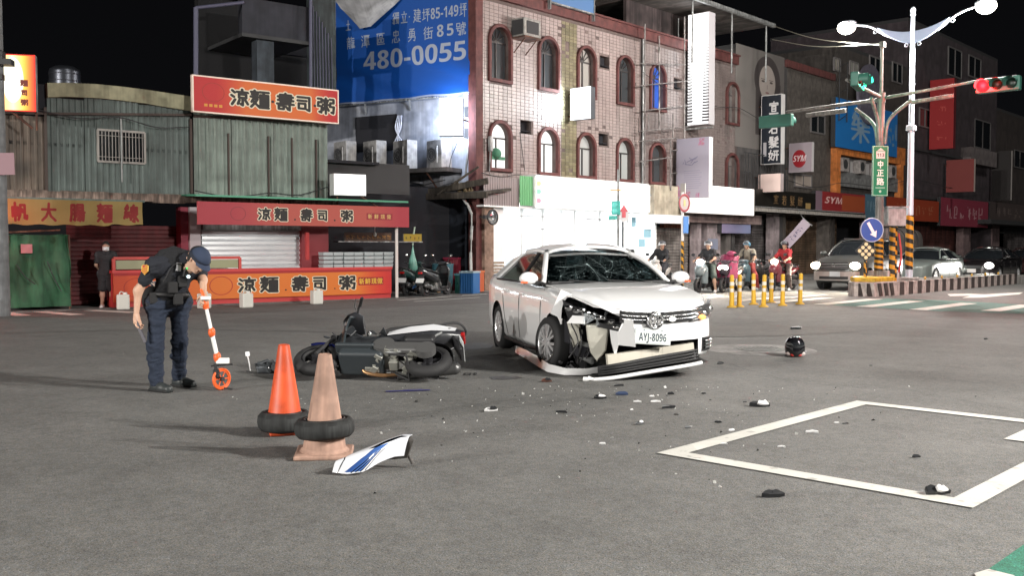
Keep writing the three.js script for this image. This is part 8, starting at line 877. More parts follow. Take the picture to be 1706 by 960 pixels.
// J: joints (Vector3); o: what is worn
function person(name, label, J, o) {
  const t = thing(name, label, 'person', o.pos, o.turn || 0, o.group), skin = mat(o.skin || [0.42, 0.25, 0.17], 0.55), cell = o.cell || 0.02, F = J.front, U = V(0, 1, 0), sw = J.shL.clone().sub(J.shR).normalize();
  const mid = (a, b, k = 0.5) => a.clone().lerp(b, k), fl = { fac: 1.35, ax: F.clone() };
  const torso = [bone(J.pelvis, mid(J.pelvis, J.chest, 0.45), 0.135, 0.125, fl), bone(mid(J.pelvis, J.chest, 0.45), J.chest, 0.125, 0.148, fl), bone(mid(J.shL, J.chest, 0.35), mid(J.shR, J.chest, 0.35), 0.1, 0.1, fl), bone(J.shL, J.shR, 0.062, 0.062), bone(mid(J.hipL, J.hipR, -0.1), mid(J.hipL, J.hipR, 1.1), 0.105, 0.105, fl)];
  const arm = (s) => [bone(J['sh' + s], J['el' + s], 0.052, 0.041), bone(J['el' + s], J['wr' + s], 0.041, 0.027)], leg = (s) => [bone(J['hip' + s], J['knee' + s], 0.086, 0.058), bone(J['knee' + s], mid(J['knee' + s], J['ank' + s], 0.35), 0.056, 0.057), bone(mid(J['knee' + s], J['ank' + s], 0.35), J['ank' + s], 0.057, 0.036)], foot = (s, g = 0) => { const d = J['toe' + s].clone().sub(J['ank' + s]).setY(0).normalize(), h = J['ank' + s]; return [bone(h.clone().add(V(0, -0.045, 0)).addScaledVector(d, -0.035), h.clone().add(V(0, -0.045, 0)).addScaledVector(d, 0.1), 0.036 + g, 0.036 + g), bone(h.clone().add(V(0, -0.05, 0)).addScaledVector(d, 0.09), J['toe' + s], 0.036 + g, 0.03 + g), bone(h, h.clone().add(V(0, -0.04, 0)), 0.036 + g, 0.036 + g)]; };
  const hands = ['L', 'R'].map((s) => { const d = (J['hand' + s] || J['wr' + s].clone().sub(J['el' + s])).clone().normalize(), pn = (J['palm' + s] || F).clone(); pn.addScaledVector(d, -pn.dot(d)).normalize(); const ac = d.clone().cross(pn), th = Math.sign(ac.dot(J['thumb' + s] || F)) || 1; return flesh(handBones(J['wr' + s], d, pn, th, J['curl' + s] ?? 0.5), o.handCell || 0.0055, 0.01); });
  const hb = headGeo(J.head, J.face, J.headUp || U, o.headCell || 0.009), bodyG = flesh([...torso, bone(J.chest, J.neck, 0.08, 0.056), bone(J.neck, J.head, 0.054, 0.05), ...arm('L'), ...arm('R'), ...leg('L'), ...leg('R'), ...foot('L'), ...foot('R')], cell, 0.045);
  mesh('body', uvMetres(mergeGeometries([bodyG, hb, ...hands].map(flat))), skin, t);
  const up = (b, g) => b.map((x) => ({ ...x, ra: x.ra + g, rb: x.rb + g }));
  const cutBone = (b, k) => ({ ...b, b: b.a.clone().lerp(b.b, k), rb: lerp(b.ra, b.rb, k) });
  const sl = o.sleeve ?? 0.62, sleeves = ['L', 'R'].flatMap((s) => { const a = up(arm(s), 0.019); return sl <= 1 ? [cutBone({ ...a[0], rb: a[0].rb + 0.008 }, sl)] : [a[0], cutBone(a[1], sl - 1)]; });
  mesh(o.topName || 'shirt', uvMetres(flat(creased(flesh([...up(torso, 0.022), bone(J.chest, J.neck, 0.1, 0.07), ...sleeves], cell * 0.85, 0.05), 0.011, 8, 16, 3))), o.top, t);
  const lg = (s) => { const l = up(leg(s), o.loose ?? 0.026); return o.shorts ? [cutBone({ ...l[0], rb: l[0].rb + 0.02 }, o.shorts)] : [l[0], { ...l[1], ra: l[1].ra + 0.01 }, cutBone({ ...l[2], rb: l[2].rb + 0.022 }, 0.93)]; };
  mesh(o.shorts ? 'shorts' : 'trousers', uvMetres(flat(creased(flesh([bone(J.pelvis, mid(J.pelvis, J.chest, 0.18), 0.155, 0.15, fl), ...up([torso[4]], 0.024), ...lg('L'), ...lg('R')], cell * 0.85, 0.04), o.crease ?? 0.012, 7, 20, 9))), o.legs, t);
  for (const s of ['L', 'R']) { const sh = mesh(o.boots ? 'boot' : 'shoe', uvMetres(flat(flesh([...foot(s, 0.013), ...(o.boots ? [bone(J['ank' + s], J['ank' + s].clone().lerp(J['knee' + s], 0.25), 0.054, 0.06)] : [])], 0.01, 0.02))), o.shoe || SHOE, t); if (o.sole) { const d = J['toe' + s].clone().sub(J['ank' + s]).setY(0), a = Math.atan2(d.x, d.z), c = J['ank' + s].clone().addScaledVector(d.normalize(), 0.065); part('sole', o.sole, sh, (b) => b.box(0.1, 0.028, 0.29, c.x, Math.max(0.014, J['ank' + s].y - 0.095), c.z, { ry: a, r: 0.012 })); } }
  // face
  const r = (J.headUp || U).clone().cross(J.face).normalize(), hu = J.headUp || U, HP = (x, y, z) => J.head.clone().addScaledVector(r, x).addScaledVector(hu, y).addScaledVector(J.face, z), hm = new THREE.Matrix4().makeBasis(r, hu, J.face).setPosition(J.head);
  for (const k of [-1, 1]) { part('eye', mat([0.05, 0.04, 0.035], 0.3), t, (b) => { const p = HP(k * 0.032, 0.006, 0.082); b.ball(0.0085, p.x, p.y, p.z); }); part('eyebrow', HAIR, t, (b) => b.bar(HP(k * 0.018, 0.026, 0.092), HP(k * 0.05, 0.024, 0.079), 0.0045)); }
  part('mouth', mat([0.28, 0.1, 0.09], 0.6), t, (b) => b.bar(HP(-0.02, -0.058, 0.097), HP(0.02, -0.058, 0.097), 0.0035));
  if (o.mask) mesh('face_mask', uvMetres(shell([...Array(7)].map((_, i) => [...Array(9)].map((_, j) => { const u = j / 4 - 1, v = i / 6; return HP(u * 0.078, -0.1 + v * 0.09, 0.115 - 0.075 * u * u + 0.018 * Math.sin(v * 3.14)); })), 0.003)), mat([0.62, 0.66, 0.68], 0.8), t);
  if (o.hair !== false) { const h = flesh([bone(HP(0, 0.045, -0.03), HP(0, 0.05, 0.005), 0.095, 0.09, { fac: 1.12, ax: r }), bone(HP(0, -0.03, -0.06), HP(0, 0.03, -0.06), 0.07, 0.08)], 0.01, 0.03); mesh('hair', uvMetres(flat(h)), HAIR, t); }
  const dome = (R, th, a0 = 0, yr = 1) => new THREE.SphereGeometry(R, 24, 14, 0, Math.PI * 2, a0, th);
  if (o.cap) { const c = new THREE.Group(); c.name = 'cap'; t.add(c); part('crown', o.cap, c, (b) => b.add(dome(0.112, 1.5).applyMatrix4(xf(0, 0.03, -0.005, 0, 0, 0, V(0.95, 1.05, 1.1))), hm)); part('brim', o.cap, c, (b) => b.add(shell([...Array(5)].map((_, i) => [...Array(11)].map((_, j) => { const u = j / 5 - 1, v = i / 4; return V(u * 0.088, 0.038 + 0.012 * (1 - u * u) - v * 0.022, 0.085 + v * 0.1 * Math.sqrt(1 - u * u * 0.85)  - 0.03 * u * u); })), 0.004), hm)); part('band', mat([0.01, 0.015, 0.03], 0.8), c, (b) => b.add(new THREE.CylinderGeometry(0.113, 0.114, 0.035, 24, 1, true).applyMatrix4(xf(0, 0.045, -0.005, 0, 0, 0, V(0.95, 1, 1.1))), hm)); }
  if (o.helmet) { const c = new THREE.Group(); c.name = 'helmet'; t.add(c); part('shell', o.helmet, c, (b) => b.add(dome(0.135, 1.75).applyMatrix4(xf(0, 0.02, -0.015, -0.18, 0, 0, V(0.95, 1, 1.08))), hm)); part('visor', mat([0.2, 0.22, 0.24], 0.08, { transmission: 0.6, thickness: 0 }), c, (b) => b.add(new THREE.SphereGeometry(0.142, 20, 8, Math.PI * 0.18, Math.PI * 0.64, 1.05, 0.75).applyMatrix4(xf(0, 0.035, 0.0, -0.5, 0, 0, V(0.95, 1, 1.05))), hm)); part('strap', M.black, c, (b) => b.tube([HP(-0.09, 0.0, 0.01), HP(-0.05, -0.095, 0.05), HP(0, -0.118, 0.06), HP(0.05, -0.095, 0.05), HP(0.09, 0.0, 0.01)], 0.006, 16, 5)); }
  return { t, HP, hm };
}
{ // the officer bending over the measuring wheel
  const G = GP(281, 648), F = V(0.8, -0.25, 0.55).normalize();
  const J = { pelvis: V(0.02, 0.9, -0.02), chest: V(0.13, 1.22, 0.02), neck: V(0.26, 1.365, 0.07), head: V(0.375, 1.335, 0.15), face: V(0.55, -0.72, 0.45).normalize(), headUp: V(0.64, 0.66, 0.3).normalize(), front: F,
    shR: V(-0.05, 1.29, 0.2), elR: V(-0.22, 1.03, 0.2), wrR: V(-0.235, 0.79, 0.22), handR: V(0.18, -1, 0.1), palmR: V(0.8, 0.1, 0.5), thumbR: V(0.4, 0, 1), curlR: 0.55,
    shL: V(0.28, 1.26, -0.18), elL: V(0.36, 1.13, -0.04), wrL: V(0.425, 0.985, 0.13), handL: V(0.2, -0.45, 0.6), palmL: V(-0.35, -0.75, -0.3), thumbL: V(-0.5, 0.2, 0.6), curlL: 1.0,
    hipR: V(-0.07, 0.89, 0.06), kneeR: V(-0.07, 0.48, 0.15), ankR: V(-0.06, 0.09, 0.17), toeR: V(0.1, 0.035, 0.28), hipL: V(0.1, 0.89, -0.09), kneeL: V(0.1, 0.48, -0.08), ankL: V(0.05, 0.095, -0.18), toeL: V(0.22, 0.035, -0.1) };
  J.headUp.addScaledVector(J.face, -J.headUp.dot(J.face)).normalize();
  const cloth = mat([0.01, 0.012, 0.019], 0.85, { bumpMap: scaled(T.fine, 0.25), bumpScale: 0.006 }), jeans = mat([0.014, 0.022, 0.042], 0.9, { bumpMap: scaled(T.fine, 0.2), bumpScale: 0.008 });
  const { t, HP } = person('person', 'police officer in dark navy uniform and cap bending over a measuring wheel', J, { pos: G, top: cloth, legs: jeans, boots: true, shoe: mat([0.03, 0.035, 0.036], 0.5), sole: mat([0.012, 0.012, 0.012], 0.8), cap: mat([0.02, 0.032, 0.065], 0.85), cell: 0.013, handCell: 0.0042, headCell: 0.0065, sleeve: 0.6, skin: [0.5, 0.31, 0.22], loose: 0.016, crease: 0.017 });
  // vest, belt, badge, pouches
  const B = F, S = J.shL.clone().sub(J.shR).normalize(), mid = V(0.09, 1.22, 0.02);
  mesh('vest', uvMetres(flat(creased(flesh([bone(V(0.03, 1.0, 0), V(0.1, 1.24, 0.02), 0.165, 0.182, { fac: 1.3, ax: F }), bone(V(-0.02, 1.28, 0.13), V(0.2, 1.26, -0.09), 0.115, 0.115, { fac: 1.2, ax: F }), bone(V(0.03, 1.36, 0.06), V(0.19, 1.36, -0.04), 0.1, 0.085), bone(V(-0.02, 1.2, -0.06), V(0.07, 1.4, -0.02), 0.1, 0.08)], 0.014, 0.05), 0.009, 9, 14, 5))), mat([0.009, 0.0095, 0.012], 0.9, { bumpMap: scaled(T.fine, 0.12), bumpScale: 0.01 }), t);
  mesh('belt', uvMetres(flat(new THREE.TorusGeometry(0.168, 0.026, 8, 32).applyMatrix4(xf(0, 0, 0, Math.PI / 2, 0, 0)).applyMatrix4(new THREE.Matrix4().makeBasis(S.clone().negate(), V(0, 1, 0), S.clone().negate().cross(V(0, 1, 0))).setPosition(0.03, 0.98, 0)).applyMatrix4(xf(0, 0, 0)))), mat([0.008, 0.008, 0.009], 0.6), t);
  part('pouch', mat([0.009, 0.009, 0.01], 0.8), t, (b) => { for (const [x, y, z] of [[0.2, 1.12, 0.12], [0.12, 1.06, 0.17], [-0.08, 0.95, 0.15], [0.16, 0.94, 0.13], [-0.12, 0.93, 0.02]]) b.box(0.09, 0.12, 0.07, x, y, z, { ry: 0.6, r: 0.015 }); }); part('hip_bag', mat([0.009, 0.009, 0.01], 0.9), t, (b) => b.ball(0.13, -0.2, 0.92, -0.12, 0.75, 1.15, 0.9));
  part('radio', mat([0.015, 0.015, 0.016], 0.5), t, (b) => { b.box(0.05, 0.12, 0.04, 0.245, 1.22, 0.13, { ry: 0.8, rz: -0.3, r: 0.01 }); b.tube([V(0.24, 1.27, 0.13), V(0.16, 1.3, 0.2), V(0.05, 1.12, 0.24)], 0.006, 12, 5); }); part('chest_lamp', glow([0.75, 0.95, 1], 0.5), t, (b) => b.ball(0.018, 0.275, 1.17, 0.15)); part('status_light', glow([0.1, 1, 0.2], 0.3), t, (b) => b.ball(0.009, 0.262, 1.255, 0.155)); part('name_tape', mat([0.35, 0.36, 0.38], 0.6), t, (b) => b.box(0.055, 0.085, 0.008, 0.182, 1.27, 0.165, { ry: 0.85, rz: -0.25, rx: 0.2 }));
  { // shoulder badge on the right sleeve
    const n = V(-0.42, 0.12, 0.9).normalize(), u = V(0, 1, 0).addScaledVector(n, -n.y).normalize(), r = u.clone().cross(n), p = J.shR.clone().lerp(J.elR, 0.2).addScaledVector(n, 0.082), s = new THREE.Shape([[-0.045, 0.035], [-0.02, 0.05], [0, 0.042], [0.02, 0.05], [0.045, 0.035], [0.045, -0.02], [0, -0.058], [-0.045, -0.02]].map((q) => new THREE.Vector2(...q)));
    const g = flat(new THREE.ExtrudeGeometry(s, { depth: 0.006, bevelEnabled: false })), q = g.attributes.position, uv = g.attributes.uv; for (let i = 0; i < q.count; i++) uv.setXY(i, q.getX(i) / 0.09 + 0.5, q.getY(i) / 0.11 + 0.52); g.applyMatrix4(new THREE.Matrix4().makeBasis(r, u, n).setPosition(p));
    mesh('shoulder_badge', g, mat([0.85, 0.85, 0.85], 0.7, { map: print(96, 96, (x, W, H) => { x.fillStyle = '#d8a018'; x.fillRect(0, 0, W, H); x.strokeStyle = '#b02a30'; x.lineWidth = 5; for (let i = -2; i < 6; i++) { x.beginPath(); x.moveTo(8, 20 + i * 16); x.quadraticCurveTo(50, 4 + i * 16, 88, 26 + i * 16); x.stroke(); } x.fillStyle = '#c03038'; x.fillRect(20, 10, 24, 18); x.strokeStyle = '#e8c060'; x.lineWidth = 8; x.strokeRect(2, 2, W - 4, H - 4); }) }), t); }
  { const p = J.wrR.clone().add(V(0.02, -0.11, 0.03)), k = thing('clipboard_pen', 'thin dark pen case held in the right hand of the officer', 'pen case', G.clone().add(p), 0); part('case', mat([0.06, 0.055, 0.07], 0.5), k, (b) => b.beam(V(-0.02, 0.06, 0), V(0.09, -0.17, 0.03), 0.012, 0.03)); part('cap', mat([0.05, 0.05, 0.06], 0.4), k, (b) => b.beam(V(-0.028, 0.077, -0.002), V(-0.018, 0.056, 0), 0.014, 0.033)); }
  { // measuring wheel
    const W = GP(370, 650), top = G.clone().add(V(0.445, 0.945, 0.19)), w = thing('measuring_wheel', 'white and orange measuring wheel held by the police officer', 'measuring wheel', W), h = top.clone().sub(W), R = 0.115, hub = V(0, R, 0), P = (k) => hub.clone().add(V(-0.02, 0.12, 0.0)).lerp(h, k), or = mat([0.75, 0.12, 0.025], 0.45), wt = mat([0.78, 0.78, 0.76], 0.4);
    part('tube', wt, w, (b) => { b.bar(P(0.12), P(0.52), 0.022, 0.022, 12); b.bar(P(0.5), P(0.97), 0.018, 0.018, 12); }); for (const [a, c, r] of [[0.1, 0.2, 0.032], [0.47, 0.56, 0.03], [0.86, 0.99, 0.03]]) part('joint', or, w, (b) => { b.bar(P(a), P(c), r, r, 14); const m = P((a + c) / 2); b.ball(r * 1.5, m.x, m.y, m.z, 0.8, 1.2, 0.8); });
    part('grip', or, w, (b) => b.bar(h.clone().add(V(0.01, -0.01, 0)), h.clone().add(V(-0.05, 0.09, -0.05)), 0.017)); part('display', wt, w, (b) => { b.box(0.09, 0.035, 0.06, h.x + 0.02, h.y + 0.01, h.z + 0.02, { r: 0.008 }); b.box(0.13, 0.06, 0.05, 0.02, 2 * R + 0.075, 0.02, { r: 0.01 }); });
    const k = new THREE.Group(); k.name = 'wheel'; k.position.copy(hub); k.rotation.y = 0.95; w.add(k); part('tyre', or, k, (b) => b.torus(R - 0.013, 0.013, 0, 0, 0, { ts: 40 })); part('rim', or, k, (b) => b.torus(R - 0.032, 0.008, 0, 0, 0, { ts: 36 })); for (let i = 0; i < 6; i++) part('spoke', or, k, (b) => b.bar(V(0, 0, 0), V(Math.cos(i * 1.047) * (R - 0.03), Math.sin(i * 1.047) * (R - 0.03), 0), 0.007)); part('hub', M.dark, k, (b) => b.cyl(0.022, 0.022, 0.05, 0, 0, 0, { rx: Math.PI / 2 }));
    part('fork', M.black, w, (b) => { b.beam(V(-0.03, R, 0.035), V(-0.05, R + 0.16, 0.03), 0.02, 0.035); b.box(0.06, 0.09, 0.05, -0.04, R + 0.06, 0.045, { r: 0.01 }); b.bar(V(-0.1, 0.25, 0.02), V(0.12, 0.27, 0.02), 0.009); }); part('stand', M.black, w, (b) => b.bar(V(0.03, 0.02, 0.02), V(0.12, 0.015, 0.03), 0.01)); }
}
const stand = () => ({ pelvis: V(0, 0.93, 0), chest: V(0, 1.27, 0), neck: V(0, 1.45, -0.01), head: V(0, 1.6, 0.02), face: V(0, -0.05, 1).normalize(), front: V(0, 0, 1), shL: V(0.18, 1.39, -0.02), shR: V(-0.18, 1.39, -0.02), elL: V(0.25, 1.12, -0.08), elR: V(-0.25, 1.12, -0.08), wrL: V(0.13, 0.95, -0.16), wrR: V(-0.13, 0.95, -0.16), handL: V(-0.9, -0.3, 0), handR: V(0.9, -0.3, 0), palmL: V(0, 0, -1), palmR: V(0, 0, -1), thumbL: V(0, 1, 0), thumbR: V(0, 1, 0), hipL: V(0.09, 0.9, 0), hipR: V(-0.09, 0.9, 0), kneeL: V(0.12, 0.49, 0.02), kneeR: V(-0.1, 0.49, 0.02), ankL: V(0.14, 0.09, -0.02), ankR: V(-0.11, 0.09, -0.02), toeL: V(0.2, 0.035, 0.13), toeR: V(-0.13, 0.035, 0.15) });
{ const { t } = person('person', 'bystander in black shirt and shorts wearing a white face mask by the red shutter', stand(), { pos: GP(179, 514), turn: 0.35, top: mat([0.016, 0.017, 0.02], 0.85), legs: mat([0.014, 0.015, 0.018], 0.85), shorts: 0.92, mask: true, skin: [0.36, 0.21, 0.15], shoe: mat([0.6, 0.6, 0.6], 0.6), cell: 0.018 }); t.scale.setScalar(0.93); part('collar', mat([0.02, 0.021, 0.025], 0.8), t, (b) => { for (const s of [-1, 1]) b.box(0.07, 0.05, 0.012, s * 0.045, 1.44, 0.085, { rz: s * 0.6, rx: -0.3 }); }); }
const ride = (dx = 0, foot = false) => ({ pelvis: V(0, 0.86, -0.28), chest: V(0, 1.2, -0.2), neck: V(0, 1.38, -0.16), head: V(dx * 0.1, 1.53, -0.11), face: V(dx, -0.05, 1).normalize(), front: V(0, 0, 1), shL: V(0.18, 1.32, -0.17), shR: V(-0.18, 1.32, -0.17), elL: V(0.29, 1.1, 0.0), elR: V(-0.29, 1.1, 0.0), wrL: V(0.3, 1.04, 0.22), wrR: V(-0.3, 1.04, 0.22), handL: V(0, -0.2, 1), handR: V(0, -0.2, 1), palmL: V(0, -1, 0), palmR: V(0, -1, 0), thumbL: V(-1, 0, 0), thumbR: V(1, 0, 0), curlL: 1, curlR: 1, hipL: V(0.1, 0.84, -0.24), hipR: V(-0.1, 0.84, -0.24), kneeL: V(foot ? 0.34 : 0.2, foot ? 0.5 : 0.66, 0.16), kneeR: V(-0.2, 0.66, 0.18), ankL: V(foot ? 0.4 : 0.15, foot ? 0.09 : 0.4, 0.16), ankR: V(-0.15, 0.4, 0.2), toeL: V(foot ? 0.44 : 0.16, foot ? 0.035 : 0.34, 0.32), toeR: V(-0.16, 0.34, 0.36) });
{
  const R = (s, label, o, dx, foot) => { const k = person('person', label, ride(dx, foot), { pos: scooters[s].position.clone(), turn: scooters[s].rotation.y, cell: 0.02, handCell: 0.007, headCell: 0.011, hair: false, ...o }); return k.t; };
  R('a', 'scooter rider in black shirt and white helmet with one foot on the ground', { top: mat([0.02, 0.02, 0.023], 0.8), legs: mat([0.05, 0.07, 0.06], 0.8), shorts: 0.95, helmet: mat([0.55, 0.5, 0.48], 0.25, { clearcoat: 0.6 }) }, 0.1, true);
  const d = R('d', 'scooter rider in beige shirt with dark straps and a blue helmet', { top: mat([0.24, 0.21, 0.17], 0.85), legs: mat([0.26, 0.035, 0.03], 0.8), helmet: mat([0.1, 0.2, 0.28], 0.25, { clearcoat: 0.6 }) }, -0.3, true); part('strap', M.dark, d, (b) => { for (const s of [-1, 1]) b.tube([V(s * 0.12, 1.39, -0.18), V(s * 0.13, 1.3, -0.035), V(s * 0.14, 1.05, -0.09)], 0.018, 10, 6); });
  R('c', 'scooter rider in bright red shirt and dark helmet', { top: mat([0.28, 0.014, 0.02], 0.8), legs: mat([0.05, 0.035, 0.03], 0.8), helmet: mat([0.03, 0.015, 0.02], 0.25, { clearcoat: 0.6 }), sleeve: 0.8 }, 0.2, true);
  R('e', 'rider in black jacket and pale helmet behind the white car bonnet', { top: mat([0.012, 0.013, 0.016], 0.8), legs: mat([0.02, 0.02, 0.025], 0.8), helmet: mat([0.6, 0.57, 0.54], 0.25, { clearcoat: 0.6 }), sleeve: 1.9 }, 0.6);
}
// ================================================================== cones, helmet, wreckage on the road
{
  const tyre = (name, label, p, R, r, o = {}) => { const t = thing(name, label, 'tyre', p, 0, 'old scooter tyres round the cones'); part('tread', rusty([0.026, 0.028, 0.028], 0.8, 0.4), t, (b) => b.lathe([[R - r * 1.1, 0.01], [R - r * 0.4, 0], [R - r * 0.1, r * 0.35], [R, r * 0.9], [R - r * 0.06, r * 1.5], [R - r * 0.45, r * 1.9], [R - r * 1.1, r * 1.86], [R - r * 0.8, r * 1.1], [R - r * 0.9, r * 0.5], [R - r * 1.1, 0.01]], 0, 0, 0, { seg: 44 })); part('bead', M.black, t, (b) => { for (const y of [0.02, r * 1.84]) b.torus(R - r * 1.08, 0.008, 0, y, 0, { rx: Math.PI / 2, rs: 6, ts: 36 }); }); if (o.tilt) t.rotation.z = o.tilt; return t; };
  const a = GP(475, 722), oc = dirty([0.8, 0.105, 0.028], 0.5, 0.9);
  { const t = thing('traffic_cone', 'bright orange traffic cone standing in a tyre, the further cone', 'traffic cone', a); part('body', oc, t, (b) => b.lathe([[0.17, 0.03], [0.155, 0.05], [0.128, 0.18], [0.044, 0.7], [0.036, 0.705], [0.03, 0.69]], 0, 0, 0, { seg: 32 })); part('base', oc, t, (b) => b.box(0.25, 0.03, 0.25, 0, 0.015, 0, { ry: 0.3, r: 0.012 })); part('neck_ring', mat([0.5, 0.06, 0.02], 0.5), t, (b) => b.torus(0.041, 0.005, 0, 0.695, 0, { rx: Math.PI / 2, rs: 6 })); t.scale.set(0.98, 1.0, 0.98); }
  tyre('old_tyre', 'old scooter tyre lying flat round the bright orange cone', a.clone().add(V(0, 0.032, 0)), 0.212, 0.075);
  const c = GP(541, 758), fade = dirty([0.46, 0.285, 0.215], 0.75, 0.8);
  { const t = thing('traffic_cone', 'faded pinkish brown traffic cone with a tyre halfway down, the nearer cone', 'traffic cone', c); part('body', fade, t, (b) => b.lathe([[0.178, 0.03], [0.165, 0.045], [0.15, 0.06], [0.046, 0.715], [0.038, 0.72], [0.03, 0.7]], 0, 0, 0, { seg: 32 })); part('base', fade, t, (b) => b.box(0.4, 0.035, 0.4, 0, 0.0175, 0, { ry: 0.12, r: 0.014 })); t.rotation.z = -0.015; t.rotation.x = 0.01; }
  tyre('old_tyre', 'old scooter tyre stuck halfway down the faded cone', c.clone().add(V(0.004, 0.135, 0)), 0.212, 0.066, { tilt: 0.03 });
}
{ // torn fairing of the scooter, white with blue and black graphics
  const o = GP(615, 784), t = thing('scooter_fairing', 'white scooter fairing panel with blue and black graphics lying before the cones', 'scooter part', o, 0.1);
  const top = [[-0.2, 0.07, 0.02], [-0.1, 0.13, -0.02], [0.02, 0.17, -0.05], [0.14, 0.21, -0.09], [0.25, 0.235, -0.12], [0.31, 0.23, -0.13]], bot = [[-0.25, 0.02, 0.12], [-0.14, 0.015, 0.17], [-0.02, 0.03, 0.16], [0.08, 0.075, 0.08], [0.18, 0.1, 0.02], [0.25, 0.1, 0.0]], mp = (k) => [...Array(17)].map((_, i) => { const u = i / 16 * 5, j = Math.min(4, Math.floor(u)), f = u - j, L = (A) => V(...A[j]).lerp(V(...A[j + 1]), f); return L(bot).lerp(L(top), k).add(V(0, 0.05 * Math.sin(k * Math.PI), 0.03 * Math.sin(k * Math.PI))); });
  mesh('panel', flat(shell([0, 0.17, 0.34, 0.5, 0.67, 0.84, 1].map(mp), 0.006)), mat([0.8, 0.8, 0.8], 0.25, { clearcoat: 0.8, map: print(256, 128, (x, W, H) => { x.fillStyle = '#e9ecf2'; x.fillRect(0, 0, W, H); const g = x.createLinearGradient(50, 60, 130, 128); g.addColorStop(0, '#16306e'); g.addColorStop(1, '#5d86c8'); x.fillStyle = g; x.beginPath(); x.moveTo(40, 122); x.lineTo(120, 56); x.lineTo(170, 66); x.lineTo(90, 126); x.fill(); x.fillStyle = '#14181f'; x.beginPath(); x.moveTo(100, 44); x.lineTo(190, 28); x.lineTo(250, 44); x.lineTo(180, 58); x.lineTo(130, 60); x.fill(); x.strokeStyle = '#14181f'; x.lineWidth = 3; for (let i = 0; i < 4; i++) { x.beginPath(); x.moveTo(60 + i * 14, 126); x.lineTo(120 + i * 14, 84); x.stroke(); } x.lineWidth = 4; x.beginPath(); x.moveTo(22, 0); x.lineTo(30, 70); x.lineTo(18, 128); x.stroke(); }) }), t);
  part('inner_frame', mat([0.05, 0.045, 0.04], 0.6), t, (b) => { b.prism([[0, 0], [0.16, 0.02], [0.2, 0.14], [0.12, 0.16], [0.0, 0.1]], 0.03, xf(0.12, 0.06, -0.1, 0, -0.2, 0), 0.004); b.tube([V(0.3, 0.22, -0.13), V(0.27, 0.13, -0.08), V(0.31, 0.03, -0.05)], 0.012, 10, 6); });
  t.scale.setScalar(0.92);
}
{ // open face helmet
  const o = GP(1323, 594), t = thing('crash_helmet', 'black full face helmet with white and red markings lying on the road', 'helmet', o, -0.1), blk = mat([0.01, 0.01, 0.012], 0.12, { clearcoat: 1 });
  mesh('shell', flat(flesh([bone(V(0, 0.15, -0.01), V(0, 0.155, 0.01), 0.125, 0.125), bone(V(-0.04, 0.08, 0.03), V(0.04, 0.08, 0.03), 0.085, 0.085), bone(V(0, 0.06, 0.09), V(0, 0.06, 0.08), 0.05, 0.05)], 0.007, 0.06)), blk, t);
  part('visor', mat([0.02, 0.022, 0.025], 0.05, { clearcoat: 1 }), t, (b) => b.add(new THREE.SphereGeometry(0.131, 26, 10, Math.PI * 0.12, Math.PI * 0.76, 1.2, 0.62), xf(0, 0.15, 0.012))); part('chin_guard', mat([0.5, 0.42, 0.4], 0.3), t, (b) => { for (const s of [-1, 1]) { b.ball(0.04, s * 0.075, 0.045, 0.09, 1.3, 0.8, 0.5); } }); part('red_marking', mat([0.45, 0.04, 0.03], 0.3), t, (b) => { for (const s of [-1, 1]) { b.ball(0.026, s * 0.045, 0.03, 0.118, 1.2, 0.7, 0.5); b.ball(0.03, s * 0.11, 0.045, 0.055, 0.5, 0.8, 1); } }); part('crown_marking', mat([0.6, 0.6, 0.62], 0.3), t, (b) => { for (const [x, y] of [[-0.05, 0.255], [-0.018, 0.266], [0.016, 0.264], [0.05, 0.25], [-0.075, 0.22], [0.08, 0.222]]) b.ball(0.016, x, y, 0.058 - Math.abs(x) * 0.2, 1.2, 0.5, 0.9); }); part('strap', M.dark, t, (b) => b.tube([V(-0.11, 0.02, 0.02), V(-0.14, 0.012, 0.08), V(-0.1, 0.01, 0.11)], 0.008, 8, 5)); part('vent', mat([0.35, 0.36, 0.38], 0.3), t, (b) => b.box(0.03, 0.018, 0.03, 0.135, 0.07, 0.03, { r: 0.006 }));
}
